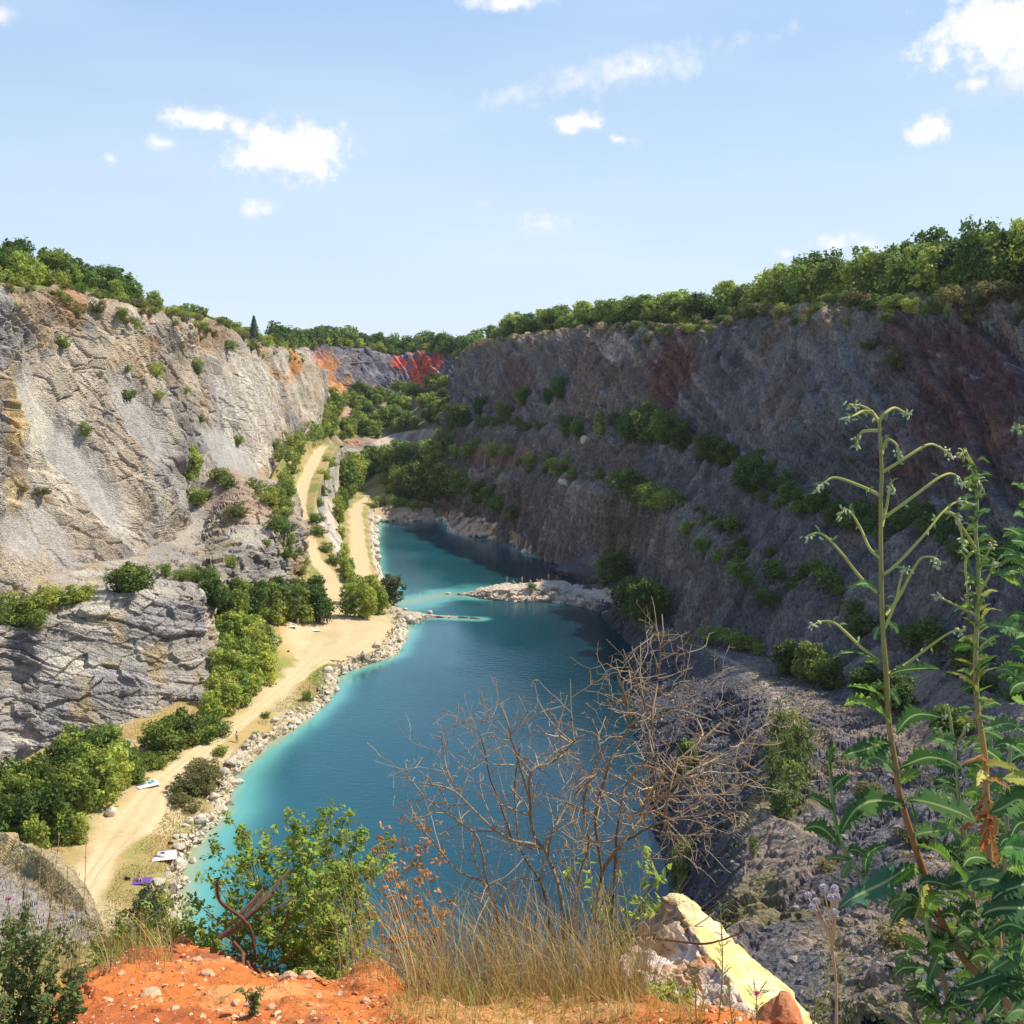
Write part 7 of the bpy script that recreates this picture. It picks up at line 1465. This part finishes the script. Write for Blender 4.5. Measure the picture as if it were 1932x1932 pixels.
# --- small weeds in front of the yellow rock
def weed_sprig(label, pts, d, n, rs, col, flower=None):
    P_ = smooth_pts([PD(u, v, d) for u, v in pts], 20); e = empty('weed_sprig', tuple(P_[0])); tag(e, label, 'weed'); inv = -P_[0]; A = Acc(); A.add(*tube(P_ + inv, np.linspace(.0022, .0010, 20), 5), (.26, .26, .10)); B_ = Acc()
    for k in range(n):
        i = rs.randint(2, 19); t = np.array([rs.uniform(-1, 1), rs.uniform(-.5, .5), rs.uniform(.2, 1.0)]); l = rs.uniform(.012, .045); A.add(*tube(np.array([P_[i], P_[i] + t * l * .6]) + inv, [.0009, .0006], 3), (.26, .28, .10)); B_.add(*wleaf(P_[i] + inv + t * l * .3, P_[i] + inv + t * l, .0032, rs.rand() * 3, rs, col=col, teeth=3))
    A.obj('stem', M_STALK, e); B_.obj('foliage', M_LETT, e)
    if flower:
        H = Acc(); c = P_[-1] + inv
        for q in rs.normal(size=(60, 3)):
            q = q / np.linalg.norm(q); q[2] = abs(q[2]) * .8 + .1; H.add(*tube(np.array([c, c + q * .011]), [.0010, .0003], 3), np.array(flower) * (.7 + .6 * rs.rand()))
        H.obj('flower_head', M_STALK, e)
weed_sprig('tall dry weed stalk rising in front of the yellow rock', [(1355, 1940), (1363, 1836), (1362, 1768), (1358, 1702)], 3.0, 46, rs, (.24, .27, .08))
weed_sprig('grey green weed left of the tall stalk before the yellow rock', [(1315, 1950), (1312, 1880), (1310, 1830)], 2.95, 34, rs, (.22, .28, .11))
weed_sprig('weed with one magenta thistle flower before the rusty boulder', [(1430, 1960), (1428, 1910), (1427, 1876)], 2.8, 26, rs, (.22, .28, .11), (.55, .05, .35))
weed_sprig('thin weed left of the magenta thistle', [(1385, 1950), (1378, 1900), (1372, 1850)], 2.9, 30, rs, (.25, .30, .09))
weed_sprig('small weed at the right foot of the rusty boulder', [(1530, 1960), (1540, 1905), (1535, 1855)], 2.8, 30, rs, (.28, .32, .09))
weed_sprig('thistle with one magenta flower over the grey outcrop at the left edge', [(20, 1840), (22, 1760), (16, 1698)], 3.6, 26, rs, (.16, .21, .08), (.55, .05, .35))
# tall straws at the left
A5 = Acc()
for (u0, v0, u1, v1) in ((60, 1790, 78, 1600), (80, 1800, 112, 1575), (95, 1790, 88, 1650), (110, 1800, 128, 1640), (70, 1800, 40, 1660), (128, 1800, 150, 1690), (40, 1800, 55, 1690), (140, 1810, 118, 1700), (85, 1800, 100, 1620), (118, 1800, 90, 1680), (150, 1800, 163, 1560)):
    P_ = smooth_pts([PD(u0, v0, 4.6), PD((u0 + u1) / 2 + 3, (v0 + v1) / 2, 4.6), PD(u1, v1, 4.6)], 12); A5.add(*tube(P_, np.linspace(.0022, .0012, 12), 4), (.60, .45, .22)); 
    for k in range(16): 
        i = 8 + k % 4; dd = rs.normal(size=3) * .006 + np.array([0, 0, .012]); A5.add(*tube(np.array([P_[i], P_[i] + dd]), [.0016, .0004], 3), (.58, .44, .20))
o = A5.obj('straw_grass', M_BLADE); tag(o, 'tall straw coloured grass stalks in front of the grey outcrop', 'grass', kind='stuff')
# grass and reeds on the near end of the shore
rs = np.random.RandomState(88); A6 = Acc(); C = []
for k in range(2200):
    q = at_px(rs.uniform(190, 340), rs.uniform(1600, 1800))
    if q is not None and (q.x < -32 or rs.rand() < .3): continue
    if q is None or q.z > 8: continue
    C.append((q.x, q.y, q.z + .25 * rs.rand()))
C = np.array(C); Nn = rs.normal(size=C.shape) * .5 + np.array([0, -.3, .8]); Nn /= np.linalg.norm(Nn, axis=1, keepdims=True); V, f, c = leaves(C, Nn, .2, rs, .5, (.26, .28, .08), .4); o = npmesh('ground_cover', V, f, M_LETT, False, None, {'Col': c}); tag(o, 'rough green ground cover on the near end of the shore', 'ground cover', kind='stuff')
spots('willow', [(290, 1740, 90, .7), (270, 1760, 80, .7)], 'grey green bush on the grass at the near end of the shore', 'bush', 'grey green bushes at the near shore end')

# ================================================================== light summer haze
def haze(x0, x1, y0, y1, z0, z1, dens):
    V = [(x, y, z) for x in (x0, x1) for y in (y0, y1) for z in (z0, z1)]
    o = npmesh('haze', V, np.array([(0, 1, 3, 2), (4, 6, 7, 5), (0, 4, 5, 1), (2, 3, 7, 6), (0, 2, 6, 4), (1, 5, 7, 3)]), None, False)
    m = bpy.data.materials.new('haze'); m.use_nodes = True; nt = m.node_tree; nt.nodes.clear(); out = nt.nodes.new('ShaderNodeOutputMaterial'); v = nt.nodes.new('ShaderNodeVolumePrincipled')
    v.inputs['Color'].default_value = (.86, .92, 1.0, 1); v.inputs['Density'].default_value = dens; v.inputs['Anisotropy'].default_value = .2; nt.links.new(v.outputs[0], out.inputs['Volume']); o.data.materials.append(m)
    tag(o, 'thin summer haze over the quarry', 'haze', kind='stuff')
haze(-5200, 5200, -400, 5300, -60, 105, .00005)
